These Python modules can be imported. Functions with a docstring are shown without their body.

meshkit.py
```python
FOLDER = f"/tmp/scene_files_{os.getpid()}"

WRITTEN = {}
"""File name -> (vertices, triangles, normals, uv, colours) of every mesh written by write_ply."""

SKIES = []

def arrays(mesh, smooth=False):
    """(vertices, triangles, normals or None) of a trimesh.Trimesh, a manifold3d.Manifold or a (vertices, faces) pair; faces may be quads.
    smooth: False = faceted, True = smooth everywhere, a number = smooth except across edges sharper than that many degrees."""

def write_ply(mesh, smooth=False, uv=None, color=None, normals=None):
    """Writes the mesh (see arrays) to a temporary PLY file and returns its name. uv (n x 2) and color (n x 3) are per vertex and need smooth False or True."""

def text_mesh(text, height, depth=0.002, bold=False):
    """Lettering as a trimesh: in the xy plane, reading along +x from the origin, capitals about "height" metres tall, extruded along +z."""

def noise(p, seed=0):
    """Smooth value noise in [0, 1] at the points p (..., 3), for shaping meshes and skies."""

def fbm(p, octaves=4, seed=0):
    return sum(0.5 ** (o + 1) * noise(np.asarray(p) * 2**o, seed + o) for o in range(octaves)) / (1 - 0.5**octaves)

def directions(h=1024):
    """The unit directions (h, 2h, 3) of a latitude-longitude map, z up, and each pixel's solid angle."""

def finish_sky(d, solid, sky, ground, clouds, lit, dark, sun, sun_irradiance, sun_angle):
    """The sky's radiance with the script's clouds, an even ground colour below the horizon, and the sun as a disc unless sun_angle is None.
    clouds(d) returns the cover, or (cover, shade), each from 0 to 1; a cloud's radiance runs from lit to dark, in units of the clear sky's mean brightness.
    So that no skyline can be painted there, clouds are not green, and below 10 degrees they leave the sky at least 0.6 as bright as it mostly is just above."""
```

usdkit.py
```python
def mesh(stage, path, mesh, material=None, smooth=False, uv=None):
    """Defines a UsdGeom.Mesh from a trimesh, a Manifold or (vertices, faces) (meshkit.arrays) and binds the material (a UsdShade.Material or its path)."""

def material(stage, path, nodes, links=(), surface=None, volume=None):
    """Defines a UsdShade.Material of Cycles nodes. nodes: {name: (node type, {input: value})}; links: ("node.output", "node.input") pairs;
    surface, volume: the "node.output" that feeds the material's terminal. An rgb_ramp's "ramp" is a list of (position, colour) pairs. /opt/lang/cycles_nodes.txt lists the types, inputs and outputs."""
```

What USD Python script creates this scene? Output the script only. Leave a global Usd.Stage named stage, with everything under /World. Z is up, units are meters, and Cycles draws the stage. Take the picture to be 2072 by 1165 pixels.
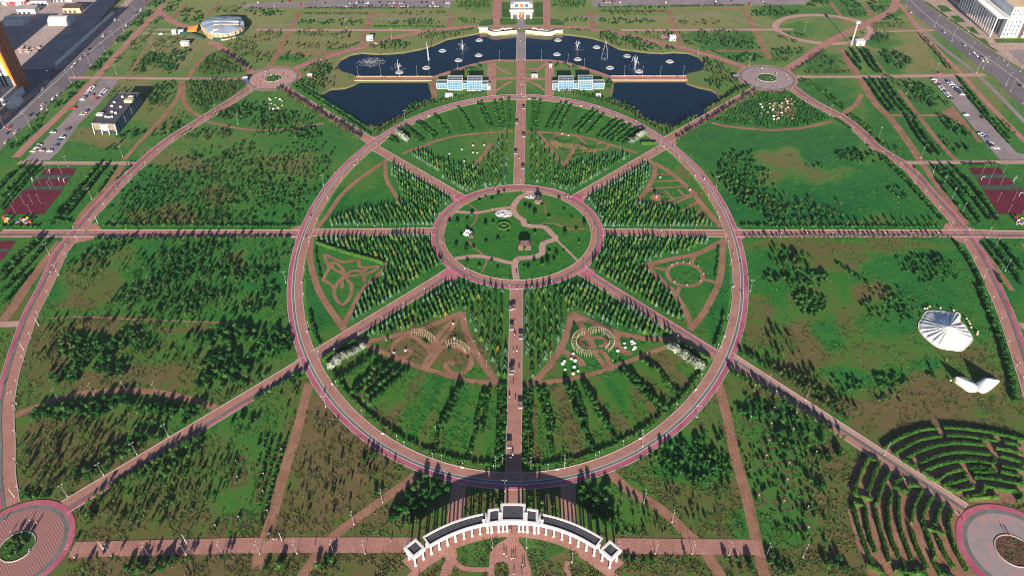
import math, random, numpy as np, trimesh, usdkit, meshkit, shapely
from shapely.geometry import Polygon, LineString, Point, MultiPolygon
from shapely.ops import unary_union
from scipy.ndimage import distance_transform_edt
from pxr import Usd, UsdGeom, UsdLux, UsdShade, Sdf, Gf, Vt

stage = Usd.Stage.CreateInMemory()
UsdGeom.SetStageUpAxis(stage, "Z")
UsdGeom.SetStageMetersPerUnit(stage, 1.0)
UsdGeom.Xform.Define(stage, "/World")
UsdGeom.Scope.Define(stage, "/World/Looks")
RNG = np.random.default_rng(7)

# ---------------------------------------------------------------- camera
FPX, PITCH, ROLL, TH = 1511.506, 0.714752, -0.0150512, -0.0261225
CAMH = 300.0
CX, CY = 0.0139845 * CAMH, 1.3411341 * CAMH
c_, s_ = math.cos(TH), math.sin(TH)
def to_world2(v):
    v = np.asarray(v, float)
    return np.stack([c_ * v[..., 0] + s_ * v[..., 1], -s_ * v[..., 0] + c_ * v[..., 1]], -1)
CAM = np.array([*to_world2([-CX, -CY]), CAMH])
cp, sp, cr, sr = math.cos(PITCH), math.sin(PITCH), math.cos(ROLL), math.sin(ROLL)
def w3(v):
    return np.array([*to_world2(v[:2]), v[2]])
R0, U0, F0 = w3([1, 0, 0]), w3([0, sp, cp]), w3([0, cp, -sp])
RIGHT, UP = cr * R0 + sr * U0, -sr * R0 + cr * U0
cam = UsdGeom.Camera.Define(stage, "/World/camera")
cam.CreateHorizontalApertureAttr(36.0)
cam.CreateVerticalApertureAttr(36.0 * 575 / 1024)
cam.CreateFocalLengthAttr(36.0 * FPX / 2072)
cam.CreateClippingRangeAttr(Gf.Vec2f(1.0, 20000.0))
m4 = Gf.Matrix4d(*RIGHT, 0, *UP, 0, *(-F0), 0, *CAM, 1)
UsdGeom.Xformable(cam).AddTransformOp().Set(m4)
cam.CreateExposureAttr(EXPO := 1.13)
HAZE = 0.00005

# ---------------------------------------------------------------- sky and sun
SUN_EL, SUN_AZ = math.radians(16.5), math.radians(180.0 - 1.0)
sund = np.array([math.sin(SUN_AZ) * math.cos(SUN_EL), math.cos(SUN_AZ) * math.cos(SUN_EL), math.sin(SUN_EL)])
sky_look = usdkit.material(stage, "/World/Looks/sky", {
    "s": ("sky_texture", {"sky_type": "single_scattering", "sun_disc": False, "sun_elevation": SUN_EL, "sun_rotation": SUN_AZ, "air_density": 0.6, "aerosol_density": 0.25, "ozone_density": 2.5, "altitude": 350.0}),
    "b": ("background_shader", {"strength": 0.05})}, [("s.color", "b.color")], surface="b.background")
dome = UsdLux.DomeLight.Define(stage, "/World/sky")
UsdShade.MaterialBindingAPI.Apply(dome.GetPrim()).Bind(sky_look)
sun = UsdLux.DistantLight.Define(stage, "/World/sun")
sun.CreateAngleAttr(0.53)
sun.CreateIntensityAttr(1.25)
sun.CreateNormalizeAttr(True)
sun.CreateColorAttr(Gf.Vec3f(1.0, 0.86, 0.72))
zax = sund; xax = np.cross([0, 0, 1.0], zax); xax /= np.linalg.norm(xax); yax = np.cross(zax, xax)
UsdGeom.Xformable(sun).AddTransformOp().Set(Gf.Matrix4d(*xax, 0, *yax, 0, *zax, 0, 0, 0, 500, 1))

# ---------------------------------------------------------------- helpers
OX, OY = (0, 518, 1036, 1552), (0, 292, 584, 873)
def G(px, py, h=0.0):
    """the point at height h that lies at photograph pixel px, py"""
    x, y = (np.asarray(px, float) - 1036) / FPX, -(np.asarray(py, float) - 582.5) / FPX
    d = x[..., None] * RIGHT + y[..., None] * UP + F0
    return CAM + d * ((h - CAM[2]) / d[..., 2:])
def pts(s):
    return np.array([[float(v) for v in t.split(",")] for t in s.split()])
def P(s, h=0.0):
    a = pts(s)
    return G(a[:, 0], a[:, 1], h)[:, :2]
def zp(c, r, s):
    a = pts(s)
    return np.stack([OX[c] + a[:, 0] / 3.985, OY[r] + a[:, 1] / 3.985], -1)
def Z(c, r, s, h=0.0):
    a = zp(c, r, s)
    return G(a[:, 0], a[:, 1], h)[:, :2]
def ZZ(ox, oy, k, s, h=0.0):
    a = pts(s)
    return G(ox + a[:, 0] / k, oy + a[:, 1] / k, h)[:, :2]
def cat(*a):
    return np.vstack(a)
def project(p):
    """pixel of a world point (for deciding what is in the frame and how large)"""
    p = np.asarray(p, float).reshape(-1, 3) - CAM
    d = p @ F0
    return np.stack([1036 + FPX * (p @ RIGHT) / d, 582.5 - FPX * (p @ UP) / d], -1), d
def spline(p, step=3.0):
    p = np.asarray(p, float)
    if len(p) < 3:
        n = max(2, int(np.linalg.norm(p[1] - p[0]) / step) + 1)
        return p[0] + (p[1] - p[0]) * np.linspace(0, 1, n)[:, None]
    q = np.vstack([2 * p[0] - p[1], p, 2 * p[-1] - p[-2]])
    out = []
    for i in range(1, len(q) - 2):
        n = max(2, int(np.linalg.norm(q[i + 1] - q[i]) / step))
        t = np.linspace(0, 1, n, endpoint=False)[:, None]
        a, b, c, d = q[i - 1], q[i], q[i + 1], q[i + 2]
        out.append(0.5 * (2 * b + (c - a) * t + (2 * a - 5 * b + 4 * c - d) * t * t + (3 * b - a - 3 * c + d) * t ** 3))
    return np.vstack(out + [p[-1:]])
def normals2(p):
    t = np.gradient(p, axis=0)
    t /= np.linalg.norm(t, axis=1, keepdims=True) + 1e-9
    return np.stack([-t[:, 1], t[:, 0]], -1)
def band(line, a, b):
    """polygon between the offsets a and b (metres to the left of the line)"""
    n = normals2(line)
    g = Polygon(np.vstack([line + n * a, (line + n * b)[::-1]]))
    return g if g.is_valid else g.buffer(0)
_used = {}
def path_for(name, parent="/World"):
    k = (parent, name)
    i = _used.get(k, 0)
    _used[k] = i + 1
    return f"{parent}/{name}" if i == 0 else f"{parent}/{name}_{i:03d}"
def tagp(prim, label=None, category=None, group=None, kind=None):
    for k, v in (("label", label), ("category", category), ("group", group), ("kind", kind)):
        if v:
            prim.SetCustomDataByKey(k, v)
    return prim
def obj(name, mesh, m, parent="/World", smooth=False, **tags):
    parent = parent if isinstance(parent, str) else str(parent.GetPath())
    g = usdkit.mesh(stage, path_for(name, parent), mesh, LOOK[m] if isinstance(m, str) else m, smooth=smooth)
    tagp(g.GetPrim(), **tags)
    return g.GetPrim()
def thing(name, label, category, loc=(0, 0, 0), rz=0.0, group=None, scale=None):
    x = UsdGeom.Xform.Define(stage, path_for(name))
    place(x.GetPrim(), loc, rz, scale)
    return tagp(x.GetPrim(), label, category, group)
def place(prim, loc, rz=0.0, scale=None):
    x = UsdGeom.Xformable(prim)
    x.ClearXformOpOrder()
    x.AddTranslateOp().Set(Gf.Vec3d(*map(float, loc)))
    x.AddRotateZOp().Set(float(math.degrees(rz)))
    s = (1, 1, 1) if scale is None else ((scale,) * 3 if np.ndim(scale) == 0 else scale)
    x.AddScaleOp().Set(Gf.Vec3f(*map(float, s)))
def dup(src, loc, rz=0.0, scale=None, label=None, category=None, group=None, name=None):
    base = name or src.GetName().rstrip("0123456789").rstrip("_")
    x = UsdGeom.Xform.Define(stage, path_for(base)).GetPrim()
    x.GetReferences().AddInternalReference(src.GetPath())
    x.SetInstanceable(True)
    place(x, loc, rz, scale)
    was = src.GetCustomData()
    return tagp(x, label or was.get("label"), category or was.get("category"), group or was.get("group"))

def box(x0, x1, y0, y1, z0, z1):
    b = trimesh.creation.box((x1 - x0, y1 - y0, z1 - z0))
    b.apply_translation(((x0 + x1) / 2, (y0 + y1) / 2, (z0 + z1) / 2))
    return b
def cyl(r, z0, z1, n=10, r2=None):
    a = np.arange(n) * 2 * math.pi / n
    c = np.stack([np.cos(a), np.sin(a)], -1)
    r2 = r if r2 is None else r2
    v = np.vstack([np.c_[c * r, np.full(n, z0)], np.c_[c * r2, np.full(n, z1)], [[0, 0, z0], [0, 0, z1]]])
    f = []
    for i in range(n):
        j = (i + 1) % n
        f += [[i, j, n + j], [i, n + j, n + i], [2 * n, j, i], [2 * n + 1, n + i, n + j]]
    return trimesh.Trimesh(v, f, process=False)
def join(ms):
    return trimesh.util.concatenate(ms)
def xf(mesh, loc=(0, 0, 0), rz=0.0, s=None):
    m = mesh.copy()
    T = trimesh.transformations.rotation_matrix(rz, [0, 0, 1])
    if s is not None:
        T = T @ np.diag([*(s if np.ndim(s) else (s, s, s)), 1.0])
    T[:3, 3] = loc
    m.apply_transform(T)
    return m
def prism(poly, z0, z1):
    ms = []
    for g in (poly.geoms if hasattr(poly, "geoms") else [poly]):
        if g.area > 1e-4:
            m = trimesh.creation.extrude_polygon(g, z1 - z0, engine="earcut")
            m.apply_translation((0, 0, z0))
            ms.append(m)
    return join(ms)
def bar(a, b, r, n=5, r2=None):
    a, b = np.asarray(a, float), np.asarray(b, float)
    L = np.linalg.norm(b - a)
    m = cyl(r, 0, L, n, r2)
    m.apply_transform(trimesh.geometry.align_vectors([0, 0, 1], (b - a) / L))
    m.apply_translation(a)
    return m
def flat(poly, z):
    vs, fs, n = [], [], 0
    for g in (poly.geoms if hasattr(poly, "geoms") else [poly]):
        if g.geom_type != "Polygon" or g.area < 0.05:
            continue
        v, f = trimesh.creation.triangulate_polygon(g, engine="earcut")
        f = np.asarray(f)
        a = v[f[:, 1]] - v[f[:, 0]]; b = v[f[:, 2]] - v[f[:, 0]]
        fl = (a[:, 0] * b[:, 1] - a[:, 1] * b[:, 0]) < 0
        f[fl] = f[fl][:, ::-1]
        vs.append(np.c_[v, np.full(len(v), z)]); fs.append(f + n); n += len(v)
    return (np.vstack(vs), np.vstack(fs)) if vs else None

# ---------------------------------------------------------------- materials
LOOK = {}
def mat(name, c1, c2=None, scale=0.5, rough=0.9, spec=0.2, detail=4, c3=None, metallic=0.0, lo=0.35, hi=0.65, fine=None):
    """colour that wanders between c1 and c2 (and c3) with noise in world space; fine adds a second, small grain"""
    n = {"g": ("geometry", {}), "p": ("principled_bsdf", {"roughness": rough, "specular_ior_level": spec, "metallic": metallic}),
         "n": ("noise_texture", {"scale": scale, "detail": detail, "roughness": 0.6}),
         "r": ("rgb_ramp", {"ramp": [(lo, c1), (hi, c2 if c2 is not None else c1)] + ([(min(1, hi + 0.15), c3)] if c3 is not None else [])})}
    l = [("g.position", "n.vector"), ("n.fac", "r.fac")]
    if fine:
        n["n2"] = ("noise_texture", {"scale": fine[0], "detail": 2})
        n["r2"] = ("rgb_ramp", {"ramp": [(0.3, (1 - fine[1],) * 3), (0.7, (1 + fine[1],) * 3)]})
        n["m"] = ("mix_color", {"blend_type": "multiply", "fac": 1.0})
        l += [("g.position", "n2.vector"), ("n2.fac", "r2.fac"), ("r.color", "m.a"), ("r2.color", "m.b"), ("m.result", "p.base_color")]
    else:
        l += [("r.color", "p.base_color")]
    LOOK[name] = usdkit.material(stage, f"/World/Looks/{name}", n, l, surface="p.BSDF")
def foliage(name, dark, mid, light, odd=None, translucent=0.25):
    """leaves: tone by the single plant (object random) and by clump (noise over the plant)"""
    ramp = [(0.0, dark), (0.55, mid), (0.93, light)] + ([(0.985, light), (1.0, odd)] if odd else [])
    n = {"o": ("object_info", {}), "r": ("rgb_ramp", {"ramp": ramp}), "g": ("geometry", {}),
         "n": ("noise_texture", {"scale": 0.9, "detail": 2}), "r2": ("rgb_ramp", {"ramp": [(0.3, (0.55,) * 3), (0.7, (1.45,) * 3)]}),
         "m": ("mix_color", {"blend_type": "multiply", "fac": 1.0, "use_clamp": False}),
         "d": ("diffuse_bsdf", {}), "t": ("translucent_bsdf", {}), "x": ("mix_closure", {"fac": translucent})}
    l = [("o.random", "r.fac"), ("g.position", "n.vector"), ("n.fac", "r2.fac"), ("r.color", "m.a"), ("r2.color", "m.b"),
         ("m.result", "d.color"), ("m.result", "t.color"), ("d.BSDF", "x.closure1"), ("t.BSDF", "x.closure2")]
    LOOK[name] = usdkit.material(stage, f"/World/Looks/{name}", n, l, surface="x.closure")

mat("brick", (0.345, 0.170, 0.138), (0.44, 0.238, 0.198), 0.11, fine=(1.3, 0.2), lo=0.3, hi=0.7)
mat("brick_pale", (0.42, 0.255, 0.225), (0.51, 0.32, 0.285), 0.11, fine=(1.3, 0.2), lo=0.3, hi=0.7)
mat("magenta_paint", (0.38, 0.085, 0.145), (0.48, 0.165, 0.22), 0.06, fine=(0.8, 0.15))
mat("grey_strip", (0.13, 0.15, 0.14), (0.19, 0.205, 0.195), 0.1, fine=(1.0, 0.15))
mat("dirt", (0.25, 0.130, 0.085), (0.34, 0.19, 0.125), 0.12, fine=(0.9, 0.2))
mat("asphalt", (0.155, 0.14, 0.16), (0.21, 0.19, 0.21), 0.03, fine=(0.4, 0.12))
mat("asphalt_pale", (0.24, 0.205, 0.22), (0.31, 0.27, 0.28), 0.04, fine=(0.5, 0.12))
mat("concrete", (0.40, 0.31, 0.29), (0.50, 0.40, 0.37), 0.04, fine=(0.4, 0.2))
mat("gravel", (0.36, 0.25, 0.21), (0.50, 0.38, 0.33), 0.2, fine=(1.1, 0.3))
mat("white_line", (0.62, 0.58, 0.56), (0.75, 0.72, 0.70), 0.3)
mat("kerb", (0.45, 0.40, 0.37), (0.58, 0.53, 0.5), 0.3)
mat("lawn", (0.03, 0.105, 0.018), (0.065, 0.16, 0.03), 0.09, c3=(0.14, 0.15, 0.05), fine=(0.8, 0.35))
mat("lawn_bright", (0.045, 0.20, 0.022), (0.085, 0.24, 0.03), 0.15, fine=(0.9, 0.3))
mat("court_red", (0.115, 0.012, 0.03), (0.15, 0.02, 0.042), 0.1)
mat("court_green", (0.05, 0.075, 0.055), (0.075, 0.10, 0.075), 0.1)
mat("soil", (0.10, 0.05, 0.035), (0.17, 0.09, 0.06), 0.3, fine=(1.0, 0.4))

# ground: the primvar "cover" carries how dry the turf is at each spot (r), its hue (g) and distance haze painted as paleness (b)
LOOK["ground"] = usdkit.material(stage, "/World/Looks/ground", {
    "a": ("attribute", {"attribute": "cover"}), "s": ("separate_color", {"color_type": "rgb"}), "g": ("geometry", {}),
    "n1": ("noise_texture", {"scale": 0.09, "detail": 6, "roughness": 0.65, "distortion": 0.6}),
    "n2": ("noise_texture", {"scale": 1.0, "detail": 4, "roughness": 0.7}), "mp": ("mapping", {"scale": (0.22, 0.75, 1.0)}),
    "k1": ("math", {"math_type": "multiply_add", "value2": 0.62, "value3": -0.33}),
    "k2": ("math", {"math_type": "add"}),
    "k3": ("math", {"math_type": "multiply_add", "value2": 0.7, "value3": -0.35}),
    "k4": ("math", {"math_type": "add", "use_clamp": True}),
    "ra": ("rgb_ramp", {"ramp": [(0.0, (0.022, 0.130, 0.018)), (0.22, (0.040, 0.185, 0.024)), (0.42, (0.080, 0.180, 0.028)), (0.60, (0.125, 0.118, 0.042)), (0.8, (0.175, 0.122, 0.064)), (1.0, (0.255, 0.178, 0.115))]}),
    "rb": ("rgb_ramp", {"ramp": [(0.0, (0.012, 0.112, 0.036)), (0.25, (0.020, 0.160, 0.040)), (0.45, (0.048, 0.185, 0.040)), (0.62, (0.120, 0.155, 0.052)), (0.8, (0.195, 0.150, 0.080)), (1.0, (0.27, 0.195, 0.13))]}),
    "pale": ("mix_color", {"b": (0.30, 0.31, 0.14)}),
    "mx": ("mix_color", {}), "p": ("principled_bsdf", {"roughness": 1.0, "specular_ior_level": 0.05})},
    [("a.color", "s.color"), ("g.position", "n1.vector"), ("g.position", "mp.vector"), ("mp.vector", "n2.vector"), ("n1.fac", "k1.value1"), ("k1.value", "k2.value1"), ("s.r", "k2.value2"),
     ("n2.fac", "k3.value1"), ("k3.value", "k4.value1"), ("k2.value", "k4.value2"), ("k4.value", "ra.fac"), ("k4.value", "rb.fac"),
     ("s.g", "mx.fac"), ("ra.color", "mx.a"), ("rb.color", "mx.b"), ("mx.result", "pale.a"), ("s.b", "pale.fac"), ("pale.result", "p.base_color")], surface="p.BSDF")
LOOK["water"] = usdkit.material(stage, "/World/Looks/water", {
    "g": ("geometry", {}), "n": ("noise_texture", {"scale": 0.9, "detail": 3}), "b": ("bump", {"strength": 0.25, "distance": 0.05}),
    "n2": ("noise_texture", {"scale": 0.02, "detail": 3}), "r": ("rgb_ramp", {"ramp": [(0.3, (0.002, 0.014, 0.030)), (0.7, (0.003, 0.020, 0.042))]}),
    "p": ("principled_bsdf", {"roughness": 0.08, "ior": 1.33, "specular_ior_level": 0.5})},
    [("g.position", "n.vector"), ("n.fac", "b.height"), ("b.normal", "p.normal"), ("g.position", "n2.vector"), ("n2.fac", "r.fac"), ("r.color", "p.base_color")], surface="p.BSDF")

# ---------------------------------------------------------------- paths, roads and lakes
LAYERZ = {"bed": 0.03, "dirt": 0.06, "asphalt": 0.09, "brick": 0.12, "strip": 0.15, "line": 0.18}
TAKEN = {k: [] for k in LAYERZ}
BLOCK = []          # where nothing grows
def sheet(name, poly, m, layer, label=None, block=True):
    poly = poly if poly.is_valid else poly.buffer(0)
    if block:
        BLOCK.append(poly)
    hit = [g for g in TAKEN[layer] if g.intersects(poly)]
    rest = poly.difference(unary_union(hit)) if hit else poly
    if rest.is_empty or (f := flat(rest, LAYERZ[layer])) is None:
        return
    TAKEN[layer].append(poly)
    obj(name, f, m, kind="structure", label=label)
def way(name, line, width, m, layer, label=None, step=3.0, block=True):
    l = spline(line, step)
    sheet(name, band(l, -width / 2, width / 2), m, layer, label, block)
    return l
KERBS = []
def kerb(line, off, w=0.3, h=0.12, z=0.12):
    n = normals2(line)
    a, b = line + n * (off - w / 2), line + n * (off + w / 2)
    k = len(line)
    v = np.vstack([np.c_[a, np.full(k, z)], np.c_[a, np.full(k, z + h)], np.c_[b, np.full(k, z + h)], np.c_[b, np.full(k, z)]])
    f = []
    for i in range(k - 1):
        for q in range(3):
            x = q * k + i
            f += [[x, x + 1, x + k + 1], [x, x + k + 1, x + k]]
    return trimesh.Trimesh(v, np.array(f)[:, ::-1], process=False)
def laned(label, line, edges, kerbs=True):
    """edges: list of (from, to, material) across the line, metres to the left"""
    for a, b, m in edges:
        lay = "brick" if m.startswith("brick") else "strip"
        nm = {"brick": "path", "brick_pale": "path", "grey_strip": "cycle_path", "magenta_paint": "running_lane"}[m]
        sheet(nm, band(line, a, b), m, lay, label)
    if kerbs:
        for o in (min(e[0] for e in edges), max(e[1] for e in edges)):
            obj("kerb", kerb(line, o), "kerb", kind="structure", label="pale kerb edging the " + label)

def ellipse(cx, cy, rx, ry, n=220, a0=0.0, a1=2 * math.pi):
    t = np.linspace(a0, a1, n)
    return np.stack([cx + rx * np.cos(t), cy + ry * np.sin(t)], -1)
RX, RY = 147.3, 200.4            # outer edge of the big ring path
def ring(rx, ry, d0, d1, n=260):
    return Polygon(ellipse(0, 0, rx - d0, ry - d0, n), [ellipse(0, 0, rx - d1, ry - d1, n)])
L_RING = "big oval ring path"
sheet("running_lane", ring(RX, RY, 0.0, 2.7), "magenta_paint", "strip", "magenta running lane on the outer side of the " + L_RING)
sheet("cycle_path", ring(RX, RY, 3.0, 4.4), "grey_strip", "strip", "grey cycle strip in the middle of the " + L_RING)
sheet("white_line", ring(RX, RY, 2.7, 3.0), "white_line", "line", "pale line beside the running lane of the " + L_RING)
sheet("white_line", ring(RX, RY, 4.4, 4.7), "white_line", "line", "pale line between strip and bricks of the " + L_RING)
sheet("path", ring(RX, RY, -0.05, 9.3), "brick", "brick", "pink brick paving of the " + L_RING)
R1, R0_ = 57.6, 49.2
sheet("grass_verge", ring(RX, RY, 9.4, 11.2), "lawn_bright", "bed", "bright grass verge inside the big oval ring path", False)
L_IN = "round path about the central lawn"
sheet("running_lane", ring(R1, R1, 0.0, 2.6, 160), "magenta_paint", "strip", "magenta running lane on the outer side of the " + L_IN)
sheet("cycle_path", ring(R1, R1, 2.9, 4.2, 160), "grey_strip", "strip", "grey cycle strip in the middle of the " + L_IN)
sheet("path", ring(R1, R1, -0.05, R1 - R0_, 160), "brick", "brick", "pink brick paving of the " + L_IN)
for rr, rx, ry, n in ((0.0, RX, RY, 260), (9.3, RX, RY, 260), (0.0, R1, R1, 160), (R1 - R0_, R1, R1, 160)):
    obj("kerb", kerb(ellipse(0, 0, rx - rr, ry - rr, n), 0.0), "kerb", kind="structure", label="pale kerb edging a ring path")

def straight(p):
    return spline(np.asarray(p), 6.0)
ax_s = straight([(0.0, -57), (0.2, -222)])
laned("south axis path", ax_s, [(-3.75, 3.75, "brick")])
ax_n = straight([(0.3, 57), (1.3, 222)])
laned("north axis path", ax_n, [(-3.9, 3.9, "brick")])
def spoke(label, p, side):
    l = straight(p)
    e = [(-3.9, 0.9, "brick"), (1.1, 2.2, "grey_strip"), (2.3, 4.2, "magenta_paint")]
    laned(label, l, [(a * side, b * side, m) if side > 0 else (b * side, a * side, m) for a, b, m in e])
    sheet("path", band(l, -3.9, 4.2) if side > 0 else band(l, -4.2, 3.9), "brick", "brick", "brick bed of the " + label)
spoke("south-west spoke path inside the ring", cat(Z(1, 2, "475,535 1350,0"), Z(1, 1, "1590,1010")), -1)
spoke("south-east spoke path inside the ring", cat(Z(2, 1, "560,1020"), Z(2, 2, "780,0 1650,545")), 1)
laned("north-west spoke path inside the ring", straight(cat(Z(1, 1, "960,30 1670,440"))), [(-3.9, 3.9, "brick")])
laned("north-east spoke path inside the ring", straight(cat(Z(2, 1, "1240,10 520,430"))), [(-3.9, 3.9, "brick")])
laned("west spoke path inside the ring", straight(Z(1, 1, "430,715 1450,703")), [(-3.9, 3.9, "brick")])
laned("east spoke path inside the ring", straight(Z(2, 1, "725,712 1720,718")), [(-3.9, 3.9, "brick")])
laned("west path to the park edge", spline(cat(Z(1, 1, "340,718"), Z(0, 1, "820,718 560,722 0,716")), 8),
      [(-3.9, 0.4, "brick"), (0.6, 1.8, "grey_strip"), (1.9, 3.9, "magenta_paint")])
laned("east path to the park edge", spline(cat(Z(2, 1, "1800,718"), Z(3, 1, "0,718 1450,720 1720,722 2200,728")), 8),
      [(-3.9, -1.9, "magenta_paint"), (-1.8, -0.6, "grey_strip"), (-0.4, 3.9, "brick")])
laned("north-west path to the round plaza", straight(Z(1, 0, "930,1140 180,690")), [(-4.2, 4.2, "brick")])
laned("north-east path to the round plaza", straight(Z(2, 0, "1230,1140 2020,690")), [(-4.2, 4.2, "brick")])
laned("south-west path to the round plaza", straight(cat(Z(1, 2, "420,580"), Z(0, 3, "520,610"))),
      [(-4.2, 0.8, "brick"), (1.0, 2.2, "grey_strip"), (2.3, 4.2, "magenta_paint")])
laned("south-east path to the round plaza", straight(cat(Z(2, 2, "1740,545"), Z(3, 3, "1590,630"))),
      [(-4.2, -0.4, "brick"), (-0.2, 1.2, "grey_strip"), (1.3, 4.2, "brick_pale")])
arc_l = spline(cat(Z(0, 0, "2050,700 1850,830 1600,985 1340,1150"), Z(0, 1, "1160,140 980,310 850,450 720,590 600,735 500,860 430,1000"),
                   Z(0, 2, "345,20 250,200 170,420 100,640 60,800 35,1000"), Z(0, 3, "42,130 40,350 70,600")), 5)
laned("west boundary path", arc_l, [(-1.0, 4.6, "brick"), (-2.4, -1.2, "grey_strip"), (-4.8, -2.5, "magenta_paint")] )
arc_r = spline(cat(Z(3, 0, "190,700 340,810 600,950 735,1052"), Z(3, 1, "870,20 1010,110 1130,190 1270,340 1400,490 1500,600 1600,740 1660,820 1740,960 1830,1150"),
                   Z(3, 2, "1930,220 2000,420 2072,640 2150,900")), 5)
laned("east boundary path", arc_r, [(-4.6, 1.0, "brick"), (1.2, 2.4, "grey_strip"), (2.5, 4.8, "magenta_paint")])
for s in (Z(0, 1, "770,630 830,690 810,745 700,780 600,800 500,760 520,735 620,700"), Z(3, 1, "1410,690 1440,635 1560,640 1710,700 1740,760 1640,830 1500,765")):
    sheet("path", Polygon(s), "brick", "brick", "brick paved junction where the cross path meets the boundary path")
# widened corners where spokes meet the ring
for q in ("758,286", "1350,288", "622,735", "1478,733", "605,470", "1487,472"):
    sheet("path", Point(*P(q)[0]).buffer(7.5), "brick", "brick", "brick paved node on the " + L_RING)
for q in ("930,402", "1168,402", "912,556", "1186,552"):
    sheet("path", Point(*P(q)[0]).buffer(5.5), "magenta_paint", "line", "magenta paved node on the " + L_IN, )
BR = [("brick path", 4.6, "brick", "brick"), ("dirt path", 3.2, "dirt", "dirt")]
def many(m, layer, name, label, items):
    for w, a in items:
        way(name, a, w, m, layer, label)
many("brick_pale", "brick", "path", "straight pale brick path crossing the fields", [
    (5, Z(0, 0, "560,628 2000,642")), (5, Z(1, 0, "0,243 1330,247")), (5, Z(2, 0, "880,246 2072,242")), (5, cat(Z(2, 0, "2060,242"), Z(3, 0, "210,240"))),
    (6, Z(3, 0, "750,622 1760,606")), (5, Z(3, 0, "220,622 760,622")), (5, Z(0, 1, "150,150 1130,155")), (5, Z(3, 1, "1090,150 2150,145")), (5, Z(0, 2, "-80,292 190,282")),
    (5, Z(3, 2, "2040,300 2200,300")), (4, Z(0, 0, "1190,242 1620,242")), (3.5, Z(3, 0, "780,262 1350,246")), (3.5, Z(0, 0, "1150,272 1450,278"))])
many("brick", "brick", "path", "curved brick path round the lake", [
    (7, Z(1, 0, "310,552 480,492 700,422 870,377 1100,312 1350,257 1500,240 1780,217 2100,215")), (7, Z(2, 0, "0,215 420,220 680,247 870,272 1150,342 1400,397 1650,467 1880,547")),
    (5, Z(1, 0, "1430,635 1500,604 1850,502 2080,492")), (5, Z(2, 0, "20,492 360,497 640,572 810,632"))])
sheet("running_lane", band(spline(Z(1, 0, "310,545 480,485 700,415 870,372")), -1.2, 1.2), "magenta_paint", "strip", "bright red lane beside the lake path")
sheet("running_lane", band(spline(Z(2, 0, "880,280 1150,350 1400,405 1650,475 1850,548")), -1.2, 1.2), "magenta_paint", "strip", "magenta lane beside the eastern lake path")
way("path", Z(2, 0, "72,790 72,640 71,484"), 8.2, "brick", "brick", "straight brick axis path between the two glass greenhouses")
many("brick", "brick", "path", "brick path in the lake garden", [
    (9, Z(1, 0, "1945,-30 1940,212")), (9, Z(2, 0, "275,-30 275,215")), (8, Z(1, 0, "1902,510 1900,775")), (8, Z(2, 0, "300,505 302,772")),
    (5, Z(1, 0, "1900,638 2072,634")), (5, Z(2, 0, "0,632 320,640")), (2.5, Z(2, 0, "110,560 250,555")), (2.5, Z(2, 0, "110,605 170,598 270,510")), (2.5, Z(2, 0, "110,650 190,680 280,745")),
    (2.5, Z(1, 0, "1930,530 2000,580 2060,600")), (2.5, Z(1, 0, "1930,740 2010,685 2060,660"))])
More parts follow.
